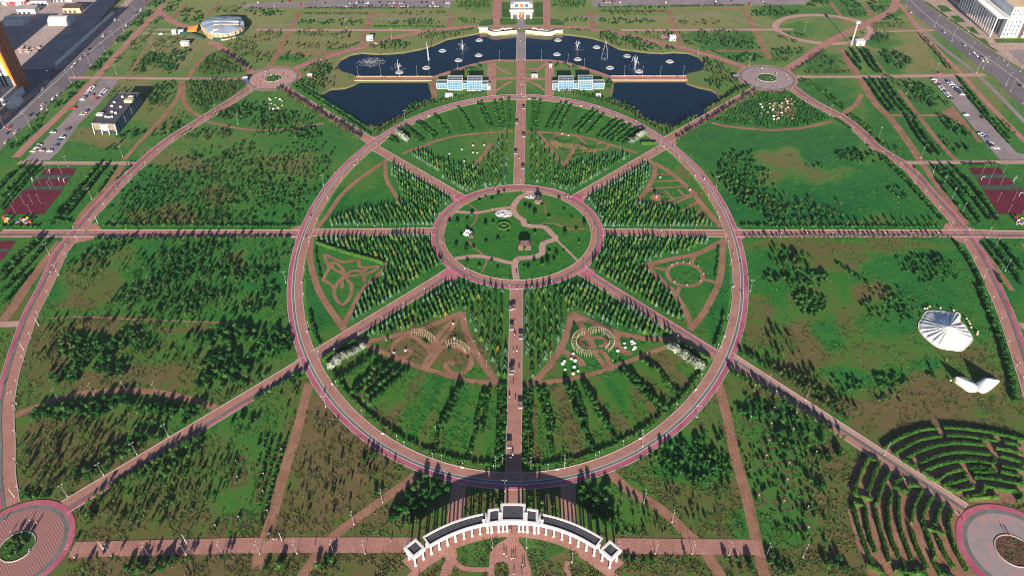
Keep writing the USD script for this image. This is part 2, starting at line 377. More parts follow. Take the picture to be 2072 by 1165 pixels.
many("brick", "brick", "path", "brick path near the arcade", [
    (7.5, cat(Z(0, 3, "580,950 2072,916"), Z(1, 3, "1260,913"))), (7.5, Z(2, 3, "835,920 1990,932")), (7, Z(1, 3, "1640,420 1600,735")), (7, Z(2, 3, "450,425 462,725"))])
many("brick", "brick", "path", "wide brick path to the park gate", [
    (9, cat(Z(3, 0, "150,570 300,472 500,342 720,232 850,172 1010,80 1040,0"))), (8, cat(Z(0, 0, "1270,95 1400,180 1500,215 1620,222"))), (8, Z(0, 0, "1700,340 1800,400 1900,480 2000,565 2060,610"))])
sheet("path", Polygon(ellipse(*Z(3, 0, "450,235")[0], 50, 40), [ellipse(*Z(3, 0, "450,235")[0], 43, 33)]), "brick_pale", "brick", "pale oval loop path round a lawn")
way("pavement", Z(0, 0, "1330,40 1050,330 810,590 560,850 230,1164 130,1270"), 7, "brick", "brick", "pink pavement along the western road")
way("pavement", Z(3, 0, "1000,-30 1130,110 1240,260 1400,432 1560,592 1700,752 1900,962 2100,1160"), 5, "brick", "brick", "pink pavement along the eastern road")
way("pavement", Z(3, 0, "1190,180 1400,372 1600,525 1680,592 1790,692 1950,852 2150,1060"), 4, "asphalt_pale", "asphalt", "grey pavement beside the eastern road")
# dirt paths
D = "narrow reddish dirt path through the fields"
many("dirt", "dirt", "dirt_path", D, [
    (4, Z(0, 0, "1460,655 1450,730 1430,800 1330,930 1230,1040 1110,1164 1000,1290")), (4, Z(0, 0, "1475,660 1475,750 1485,820 1530,890 1620,945")),
    (3.5, cat(Z(0, 0, "1620,970 1800,1012 1900,1032"), Z(1, 0, "0,1052 250,1042 420,1017 550,995"))), (3, Z(0, 0, "1180,425 1300,415 1450,412")), (3.5, Z(0, 0, "1040,600 1150,440 1260,300")),
    (3.5, Z(0, 0, "1500,40 1400,150")), (3.5, Z(0, 0, "1770,10 1670,130")), (4.5, Z(0, 0, "1690,410 1590,520 1520,622")),
    (5, Z(1, 0, "350,95 280,240 180,430 100,545")), (5, Z(1, 0, "950,95 890,240 845,365")), (3, Z(1, 0, "0,428 640,424")), (3, Z(1, 0, "350,97 900,100 1560,102")), (5, Z(1, 0, "1575,110 1558,238")),
    (5, Z(1, 0, "1425,650 1440,790")), (5, Z(2, 0, "630,90 657,238")), (3, Z(2, 0, "690,87 1200,85 1860,72")), (5, Z(2, 0, "1270,90 1330,290 1375,365")), (5, Z(2, 0, "1870,80 1950,222 2000,330 2080,480")),
    (3, Z(2, 0, "1560,412 2040,412")), (6, Z(3, 0, "560,390 610,410 640,480 740,622 870,832 1000,962 1150,1164 1230,1290")), (3, Z(3, 0, "780,362 960,602")), (3, Z(3, 0, "830,402 1070,408")),
    (4.5, Z(3, 0, "760,765 720,842 640,902 600,945")), (4, Z(3, 0, "990,932 1430,932")), (4, Z(3, 0, "1060,722 1250,972 1400,1164 1540,1310")), (4, Z(3, 0, "510,20 640,185")), (4, Z(3, 0, "780,40 860,145")),
    (3.5, cat(Z(2, 0, "1610,992 1750,1022 2060,1050"), Z(3, 0, "100,1048 300,1030 530,978"))), (5, Z(3, 1, "1230,130 1280,192 1400,372 1530,542 1610,645")), (3.5, Z(3, 1, "1710,822 1850,1002 1980,1180")),
    (5, Z(0, 1, "990,172 870,342 700,522 610,650")), (6, cat(Z(0, 1, "490,782 380,922 200,1164"), Z(0, 2, "120,130 20,262"))),
    (4, Z(0, 2, "100,1030 300,950 520,872 750,832 1000,820 1250,832 1500,882 1640,922 1745,962")), (1.3, Z(0, 2, "420,237 700,227 1100,247 1900,277")),
    (5, cat(Z(1, 2, "430,760 330,1150"), Z(1, 3, "250,250 120,722 60,882 0,1104"))), (4.5, Z(1, 3, "1290,352 1100,492 920,622 700,782 600,866 480,1012 360,1180")),
    (5, Z(2, 3, "790,332 950,472 1150,592 1300,712 1420,832 1490,892 1580,1002 1690,1180")), (5, cat(Z(2, 2, "1660,762 1700,902 1760,1150"), Z(2, 3, "1800,202 1880,482 1950,782 1990,962 2040,1180"))),
    (4, Z(3, 1, "2060,800 2150,900"))])
GD = "reddish dirt path in a star-shaped garden"
many("dirt", "dirt", "dirt_path", GD, [
    (3.5, Z(1, 1, "1070,118 830,282 680,422 560,592 470,700")), (3, Z(1, 1, "1040,150 1052,280 1120,402 1172,475")),
    (4, cat(Z(1, 1, "455,735 440,800 440,952 480,1102"), Z(1, 2, "510,22 600,172 690,292 712,335"))), (3, cat(Z(1, 1, "1030,965 1060,980 900,1130"), Z(1, 2, "850,20 790,132 712,282"))),
    (2.2, Z(1, 1, "550,885 570,950 590,1000 560,1050 540,1095")), (2.2, Z(1, 1, "550,885 620,917 700,950 760,945 830,930 825,970 850,992 920,990 995,982 930,1030 870,1060 880,1110")),
    (2.2, Z(1, 1, "715,1055 680,1030 620,1000 610,950 650,960 700,1010 715,1055")), (2.2, Z(1, 1, "715,1055 780,1020 860,1020 900,1000 840,1050 780,1060 715,1055")),
    (2.2, cat(Z(1, 1, "715,1055 670,1100 640,1150"), Z(1, 2, "630,20 645,80 700,132 760,60 770,-20"), Z(1, 1, "750,1110 715,1055"))), (2.2, Z(1, 1, "715,1055 690,1110 700,1164 ")),
    (2.2, cat(Z(1, 1, "540,1095 590,1120 640,1164"))), (3, cat(Z(1, 0, "1370,1164 1550,1112 1700,1087 1900,1070 2072,1057"))), (3, Z(1, 1, "1900,-10 1830,92 1760,175")), (3, Z(1, 1, "1180,78 1300,32 1420,-5")),
    (3, cat(Z(2, 0, "110,1062 400,1077 600,1112 780,1164"), Z(2, 1, "1010,72"))), (3, cat(Z(2, 0, "200,1062 260,1132"), Z(2, 1, "300,20 360,102 425,180"))),
    (3.2, Z(2, 1, "425,180 470,90 530,0")), (2.5, cat(Z(2, 0, "330,1164 320,1130 350,1095 420,1090 520,1100 560,1130 600,1164"))), (2.5, Z(2, 1, "330,-10 350,20 440,40 530,0")), (2.5, Z(2, 1, "530,0 580,30 660,45 750,40 775,15 740,-15 680,0")),
    (3.5, Z(2, 1, "1105,130 1150,172 1140,262 1080,372 1005,475")), (4, Z(2, 1, "1150,152 1280,232 1430,362 1560,522 1690,670")),
    (2, Z(2, 1, "1150,247 1290,242")), (2, Z(2, 1, "1130,302 1340,292")), (2, Z(2, 1, "1085,362 1250,350 1420,337")), (2, Z(2, 1, "1230,372 1310,455")), (2, Z(2, 1, "1340,362 1385,412")), (2, Z(2, 1, "1210,472 1350,430 1490,392")),
    (2, Z(2, 1, "1270,492 1480,402")), (2, Z(2, 1, "1360,542 1520,452")), (2, Z(2, 1, "1460,582 1550,512")), (2, Z(2, 1, "1080,382 1150,380 1215,395")), (2, Z(2, 1, "1010,475 1150,482 1215,475")),
    (4, cat(Z(2, 1, "1705,755 1690,1002 1650,1160"), Z(2, 2, "1540,202 1435,330"))), (4, Z(2, 1, "1690,785 1500,880 1300,922 1075,972")), (3.5, cat(Z(2, 1, "1080,972 1130,1022 1240,1130"), Z(2, 2, "1300,20 1400,182 1440,302"))),
    (2.5, Z(2, 1, "1110,985 1240,1012")), (3, Z(2, 1, "1440,965 1480,885")), (2.5, Z(2, 1, "1550,1090 1640,1112")), (2.5, cat(Z(2, 1, "1350,1150"), Z(2, 2, "1330,40"))),
    (3.5, Z(1, 2, "795,388 850,432 960,412 1200,362 1400,302 1600,212 1660,190")), (4, Z(1, 2, "1660,190 1690,330 1730,442 1830,602 1935,745")), (3.2, Z(1, 2, "850,440 1020,512 1260,612 1500,682 1700,737 2010,767")),
    (2.5, Z(1, 2, "1400,480 1340,440 1280,390 1180,395 1110,450 1110,520 1160,555 1230,545 1250,505 1210,490")), (3, Z(1, 2, "1480,470 1600,472 1710,520 1740,590 1700,660 1630,690 1560,670 1530,620 1560,590 1600,610")),
    (2.5, Z(1, 2, "1420,520 1370,580 1355,632")), (2.5, Z(1, 2, "1460,530 1420,580 1380,632")), (3, Z(1, 2, "1430,450 1500,342 1600,242 1640,205")), (2.5, Z(1, 2, "1470,450 1560,352 1620,242")),
    (4, Z(2, 2, "485,195 430,402 390,482 300,622 185,745")), (4, Z(2, 2, "485,195 650,272 840,352 1080,402 1340,402")), (3, Z(2, 2, "90,772 400,737 700,672 900,602 1100,522 1240,470 1330,412")),
    (4, Z(2, 2, "520,230 600,372 660,480")), (3, Z(2, 2, "650,500 760,640")), (3, Z(2, 2, "735,510 800,622")), (3, Z(2, 2, "650,500 735,505")), (4, Z(2, 2, "400,492 480,542 550,582 570,625")), (4, Z(2, 2, "845,362 850,452 900,512 965,517")),
    (2.5, Z(2, 2, "640,400 700,390 760,420 740,460 700,460")), (2.5, Z(2, 2, "620,400 560,410 560,450 640,480"))])
sheet("dirt_path", Polygon(ellipse(*Z(2, 1, "1395,1050")[0], 12.3, 12.3, 60), [ellipse(*Z(2, 1, "1395,1050")[0], 9.6, 9.6, 60)]), "dirt", "dirt", "round dirt path ring in the south-east garden")
sheet("dirt_path", Polygon(ellipse(*Z(2, 1, "1165,430")[0], 4.5, 4.5, 40)), "dirt", "dirt", "small round dirt spot in the north-east garden")
sheet("dirt_path", Polygon(ellipse(*Z(1, 2, "1440,485")[0], 4.6, 5.5, 40)), "dirt", "dirt", "round dirt centre of the south-west garden")
CL = "pink brick path winding over the central lawn"
many("brick_pale", "brick", "path", CL, [
    (4.2, Z(2, 1, "160,385 70,425 12,500 30,570 92,612 100,650 180,664 262,668 320,722 352,762 250,802 240,880 160,912 60,920 22,960 36,1095")),
    (3, cat(Z(1, 1, "1605,545 1780,552 1950,522 2060,510"))), (3.4, cat(Z(1, 1, "1605,922 1790,902 1950,932 2040,955"), Z(2, 1, "25,955"))), (1.6, Z(2, 1, "352,765 460,870 530,940"))])
many("dirt", "dirt", "dirt_path", "thin trodden trail on the central lawn", [(1.2, Z(1, 1, "1700,770 1780,850 1860,912")), (1.2, Z(1, 1, "1700,480 1770,520 1785,550")), (1.2, Z(1, 1, "1860,915 1855,960 1820,1030")),
    (1.4, Z(2, 1, "230,640 340,640 470,685 580,680")), (1.2, Z(2, 1, "215,470 260,490 275,560")), (1.2, Z(1, 1, "1690,690 1770,620 1780,560"))])
sheet("gravel_bed", Polygon(ellipse(*Z(1, 1, "2000,560")[0], 6.5, 5, 9)), "white_line", "dirt", "white gravel patch on the central lawn", False)
sheet("gravel_bed", Polygon(Z(2, 1, "90,430 150,395 190,390 195,440 140,445")), "concrete", "dirt", "pale gravel patch beside the northern winding path", False)
# garden track and roads
many("asphalt_pale", "asphalt", "track", "thin grey miniature railway track winding across the far fields", [
    (2.2, Z(1, 0, "0,210 280,200 380,165 580,131 900,146 1200,156 1500,146 1575,131")), (2.2, Z(2, 0, "400,151 660,136 900,156 1250,146 1400,126 1650,121 1850,171 1990,206 2090,208"))])
road_l = Polygon(cat(Z(0, 0, "1075,-20 900,170 650,380 480,560 410,625 200,800 0,965 -300,1230 -180,1400 50,1164 100,1110 330,910 560,700 740,545 960,290 1100,150 1240,-20")))
sheet("road", road_l, "asphalt", "asphalt", "wide asphalt road along the west side of the park")
road_r = Polygon(Z(3, 0, "1070,-20 1200,130 1350,250 1560,420 1740,560 1850,640 1950,760 2072,870 2300,1060 2300,760 2072,590 1845,440 1600,270 1307,56 1220,-20"))
sheet("road", road_r, "asphalt", "asphalt", "wide asphalt road along the east side of the park")
sheet("road_marking", band(spline(Z(0, 0, "1170,65 830,335 600,525 420,690 200,885 -60,1110")), -0.25, 0.25), "white_line", "line", "white centre line of the western road")
sheet("road_marking", band(spline(Z(0, 0, "700,440 600,430 520,515")), -0.1, 0.1), "white_line", "line", "thin white line of the western road")
sheet("road_marking", band(spline(Z(3, 0, "1150,0 1320,155 1530,300 1720,430 1860,530 2072,690 2300,870")), -0.25, 0.25), "white_line", "line", "white centre line of the eastern road")
for k in range(7):
    a, b = Z(0, 0, "0,1010 200,860")
    o = np.array([1.2, -0.9]) * (k - 3) * 1.4
    if k % 2 == 0:
        sheet("road_marking", band(straight([a + o, b + o]), -0.12, 0.12), "white_line", "line", "thin white lane line near the tower block")
sheet("parking_lot", Polygon(Z(0, 0, "830,627 960,642 900,722 800,842 640,1002 520,1164 470,1230 400,1290 180,1310 330,1160 420,1072 560,932 650,802 760,692")), "asphalt_pale", "asphalt", "long grey car park beside the western pavement")
sheet("parking_lot", Polygon(Z(3, 0, "1320,640 1440,612 1520,622 1640,832 1900,1112 2010,1230 2072,1245 2200,1250 2200,1290 1880,1290 1780,1180 1640,1002 1500,832")), "asphalt_pale", "asphalt", "long grey car park beside the eastern pavement")
sheet("parking_lot", Polygon(Z(1, 0, "-100,30 700,0 700,-120 1640,-120 1560,68 -120,64")), "asphalt_pale", "asphalt", "far grey car park behind the north-west fields")
sheet("parking_lot", Polygon(Z(2, 0, "640,-120 2400,-120 2380,38 1800,46 650,58")), "asphalt_pale", "asphalt", "far grey car park behind the north-east fields")
sheet("yard", Polygon(Z(0, 0, "-400,-80 1010,-80 480,545 330,560 200,560 -200,560")), "concrete", "bed", "pale concrete yard behind the tower block")
sheet("yard", Polygon(Z(0, 0, "-300,562 480,548 410,625 200,800 0,965 -300,1230")), "asphalt", "bed", "dark paved ground round the brown tower")
sheet("pavement", band(spline(Z(0, 0, "1060,-10 760,285 600,425 470,560")), -4, 4), "gravel", "brick", "pale pavement between yard and western road")
sheet("pavement", band(spline(Z(0, 0, "400,650 330,700 170,835 -20,990")), -3.5, 3.5), "gravel", "brick", "pale pavement in front of the tower block")
sheet("forecourt", Polygon(Z(3, 0, "1230,-40 1480,-40 1700,120 1900,330 2200,330 2200,640 1845,430 1600,262 1307,46")), "gravel", "bed", "pale paved forecourt of the white colonnaded building", True)
for s in ("1370,45 1440,48 1500,95 1410,100", "1475,130 1540,128 1605,180 1530,185", "1600,218 1660,220 1720,285 1650,262", "1715,305 1760,318 1800,365 1745,345"):
    sheet("lawn", Polygon(Z(3, 0, s)), "lawn", "asphalt", "small green bed between the eastern road and the white building", False)
sheet("lawn", Polygon(Z(3, 0, "1830,318 2150,318 2150,350 1850,348")), "lawn", "asphalt", "strip lawn in front of the white building", False)
sheet("grass_verge", band(spline(Z(3, 0, "1290,20 1330,50 1620,255 1860,420")), -2.2, 0.8), "lawn", "asphalt", "grass verge on the far side of the eastern road", False)
sheet("parking_lot", Polygon(Z(3, 0, "1940,405 2200,405 2200,560 2080,540")), "asphalt_pale", "asphalt", "corner of a car park beyond the eastern road")
sheet("dirt_path", Polygon(Z(3, 0, "1405,905 1500,858 1620,1000 1740,1150 1700,1150 1640,1060 1480,960")), "dirt", "dirt", "bare red soil beside the eastern car park")
# plazas
PLAZ = [(P("553,159")[0], 29.5, "north-west plaza", "brick_pale"), (P("1552,158")[0], 30.0, "north-east plaza", "concrete"),
        (P("33,1092")[0], 0, "south-west plaza", "brick_pale"), (P("2060,1100")[0], 0, "south-east plaza", "asphalt_pale")]
LOOK["chevron_brick"] = usdkit.material(stage, "/World/Looks/chevron_brick", {
    "g": ("geometry", {}), "s": ("separate_xyz", {}), "ab": ("math", {"math_type": "pingpong", "value2": 6.5}), "ad": ("math", {"math_type": "add"}), "sc": ("math", {"math_type": "multiply", "value2": 4.2}),
    "si": ("math", {"math_type": "sine"}), "r": ("rgb_ramp", {"ramp": [(0.0, (0.44, 0.235, 0.20)), (0.30, (0.44, 0.235, 0.20)), (0.45, (0.25, 0.12, 0.13)), (1.0, (0.25, 0.12, 0.13))]}),
    "mr": ("math", {"math_type": "multiply_add", "value2": 0.5, "value3": 0.5}), "p": ("principled_bsdf", {"roughness": 0.9, "specular_ior_level": 0.2})},
    [("g.position", "s.vector"), ("s.x", "ab.value1"), ("ab.value", "ad.value1"), ("s.y", "ad.value2"), ("ad.value", "sc.value1"), ("sc.value", "si.value1"), ("si.value", "mr.value1"), ("mr.value", "r.fac"), ("r.color", "p.base_color")], surface="p.BSDF")
LOOK["ray_concrete"] = usdkit.material(stage, "/World/Looks/ray_concrete", {
    "g": ("geometry", {}), "n": ("noise_texture", {"scale": 0.18, "detail": 5, "roughness": 0.7}),
    "r": ("rgb_ramp", {"ramp": [(0.42, (0.30, 0.255, 0.265)), (0.52, (0.34, 0.29, 0.295)), (0.60, (0.47, 0.24, 0.25)), (0.7, (0.34, 0.28, 0.28))]}), "p": ("principled_bsdf", {"roughness": 0.9, "specular_ior_level": 0.2})},
    [("g.position", "n.vector"), ("n.fac", "r.fac"), ("r.color", "p.base_color")], surface="p.BSDF")
def plaza(c, r, label, m, bed_r, full, rim="magenta_paint"):
    c = np.asarray(c)
    if full:
        e = lambda q: ellipse(*c, q, q, 90)
        sheet("plaza", Polygon(e(r - 4.7), [e(bed_r)]), m, "line", "paved floor of the " + label)
        sheet("cycle_path", Polygon(e(r - 2.8), [e(r - 4.7)]), "grey_strip", "line", "dark grey ring round the " + label)
        sheet("running_lane", Polygon(e(r), [e(r - 2.8)]), rim, "line", "outer ring round the " + label)
        sheet("flower_bed", Polygon(e(bed_r)), "soil" if "south-east" in label else "lawn", "line", "round planted bed in the middle of the " + label, False)
        obj("kerb", kerb(ellipse(*c, bed_r, bed_r, 60), 0.0, 0.4, 0.25, 0.17), "kerb", kind="structure", label="pale kerb round the bed of the " + label)
plaza(PLAZ[0][0], 25.5, PLAZ[0][2], "brick_pale", 7.5, True, "brick")
plaza(PLAZ[1][0], 27.0, PLAZ[1][2], "ray_concrete", 8.5, True, "brick")
# the two southern plazas: their rims were traced, so fit circles
def circle3(p):
    A = np.c_[2 * p, np.ones(len(p))]
    s = np.linalg.lstsq(A, (p ** 2).sum(1), rcond=None)[0]
    return s[:2], math.sqrt(s[2] + s[0] ** 2 + s[1] ** 2)
csw, rsw = circle3(cat(Z(0, 3, "310,553 450,570 600,680 612,800 590,900 470,1060 0,650")))
cse, rse = circle3(cat(Z(3, 3, "1640,610 1780,590 1950,605 1525,760 1530,880 1580,1010 1650,1110 1730,1164")))
plaza(csw, rsw, PLAZ[2][2], "chevron_brick", 0.31 * rsw, True)
plaza(cse, rse, PLAZ[3][2], "ray_concrete", 0.33 * rse, True)
# arcade forecourt
isl = Polygon(ellipse(*ZZ(940, 900, 4.396, "330,1115")[0], 3.3, 4.2, 40))
sheet("forecourt", Polygon(ZZ(940, 900, 4.396, "378,770 482,770 485,860 545,940 575,1050 592,1110 600,1300 200,1300 215,1110 225,960 290,880 375,830")).difference(isl), "brick", "brick", "brick forecourt south of the arcade")
ac = np.array([0.45, -281.1])
th = np.radians(np.linspace(90 - 47, 90 + 47, 60))
sheet("forecourt", Polygon(np.vstack([ac + 56.3 * np.stack([np.cos(th), np.sin(th)], -1), (ac + 65.5 * np.stack([np.cos(th), np.sin(th)], -1))[::-1]])), "brick", "brick", "brick floor under the curved arcade")
many("brick", "brick", "path", "mauve brick path curving through the arcade garden", [(2.2, Z(1, 3, "1520,930 1540,1000 1600,1040 1650,1090 1750,1110 1880,1110")), (4.5, Z(1, 3, "1560,920 1580,1000 1540,1100 1520,1180")), (2.2, Z(2, 3, "450,1040 440,1100 470,1180")), (3.5, Z(1, 3, "1520,970 1350,1080 1240,1180")), (3.5, Z(2, 3, "550,975 700,1080 840,1180"))])
sheet("lawn", Polygon(ZZ(940, 900, 4.396, "-200,890 0,855 200,805 375,788 372,825 290,876 222,955 214,1100 100,1085 -60,1020 -60,960")), "lawn", "bed", "bright lawn left of the arcade forecourt path", False)
sheet("lawn", Polygon(ZZ(940, 900, 4.396, "485,785 700,820 945,888 860,955 690,1025 640,1105 592,1105 578,1045 548,935 490,858")), "lawn", "bed", "bright lawn right of the arcade forecourt path", False)
# courts
for c, r, mm, s in ((0, 1, "court_red", "370,195 615,195 590,245 330,245"), (0, 1, "court_green", "328,247 589,247 566,280 300,280"), (0, 1, "court_red", "297,282 565,282 520,335 250,335"), (0, 1, "court_green", "247,337 518,337 500,368 198,368"), (0, 1, "court_red", "192,370 508,370 350,565 10,565"),
                    (0, 1, "court_red", "-40,780 130,780 90,840 -60,840"), (0, 1, "court_green", "-60,842 88,842 70,870 -60,870"), (0, 1, "court_red", "-60,872 68,872 20,930 -60,960"),
                    (3, 1, "court_red", "1625,192 1880,192 1910,239 1655,240"), (3, 1, "court_green", "1656,242 1911,241 1950,276 1690,278"), (3, 1, "court_red", "1691,280 1955,278 2000,327 1720,330"), (3, 1, "court_green", "1722,332 2003,329 2080,365 1740,367"), (3, 1, "court_red", "1742,370 2090,370 2260,565 1870,565")):
    sheet("sports_court", Polygon(Z(c, r, s)), mm, "strip", ("dark red" if mm == "court_red" else "dull green") + " sports court surface at the park edge")

LAKES = [Polygon(cat(Z(1, 0, "660,520 680,490 760,447 850,431 960,440 1040,440 1180,430 1330,401 1430,371 1540,322 1680,296 1800,272 1860,268 1900,287 1990,292 2072,284"), Z(2, 0, "110,282 270,291 330,279 420,282 520,292 650,312 760,346 860,400 980,415 1110,430 1210,435 1300,426 1420,433 1500,461 1550,520 1530,560 1460,575 1400,590 1385,612 800,612 640,562 360,488 0,486"),
                     Z(1, 0, "1850,490 1500,590 1400,612 830,612 780,590 700,570 665,545"))),
         Polygon(Z(1, 0, "830,664 1385,660 1400,720 1420,780 1300,830 1200,880 1180,920 1090,985 980,1010 900,1005 810,985 700,900 600,840 530,790 540,760 600,725 720,715 790,690")),
         Polygon(Z(2, 0, "825,660 1395,656 1410,680 1500,710 1600,730 1650,760 1665,800 1600,860 1530,930 1420,985 1300,1000 1190,990 1080,950 1000,920 990,880 900,820 800,780 815,740"))]
def soften(p):
    q = p.buffer(-1.5).buffer(1.5)
    return q
LAKES = [soften(p) for p in LAKES]
LAKE_U = unary_union(LAKES)
BLOCK_U = unary_union([g.buffer(0) for g in BLOCK])

# ---------------------------------------------------------------- ground
def uniq(a):
    return np.unique(np.round(a, 3))
gx = uniq(np.concatenate([np.linspace(-4000, -700, 12), np.linspace(-700, -600, 12), np.arange(-600, 560, 2.0), np.linspace(560, 700, 12), np.linspace(700, 4000, 12)]))
gy = uniq(np.concatenate([np.linspace(-3000, -400, 12), np.linspace(-400, -262, 20), np.arange(-262, 452, 2.0), np.linspace(452, 700, 24), np.linspace(700, 6000, 14)]))
XX, YY = np.meshgrid(gx, gy)
GP = np.stack([XX, YY, np.zeros_like(XX)], -1)
PXY, DEP = project(GP.reshape(-1, 3))
PX, PY = PXY[:, 0].reshape(XX.shape), PXY[:, 1].reshape(XX.shape)
bad = (DEP.reshape(XX.shape) < 20)
PX[bad], PY[bad] = 1036, 3000
def lerp(x, xs, ys):
    return np.interp(x, xs, ys)
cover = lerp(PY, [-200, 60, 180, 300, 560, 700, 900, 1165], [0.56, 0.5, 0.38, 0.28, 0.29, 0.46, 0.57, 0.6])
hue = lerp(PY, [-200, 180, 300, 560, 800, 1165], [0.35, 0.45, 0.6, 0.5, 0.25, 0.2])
wob = meshkit.fbm(np.stack([XX / 22, YY / 22, XX * 0], -1), 4, 3) - 0.5
wob2 = meshkit.fbm(np.stack([XX / 22, YY / 22, XX * 0], -1), 4, 9) - 0.5
WX, WY = PX + wob * 60, PY + wob2 * 40
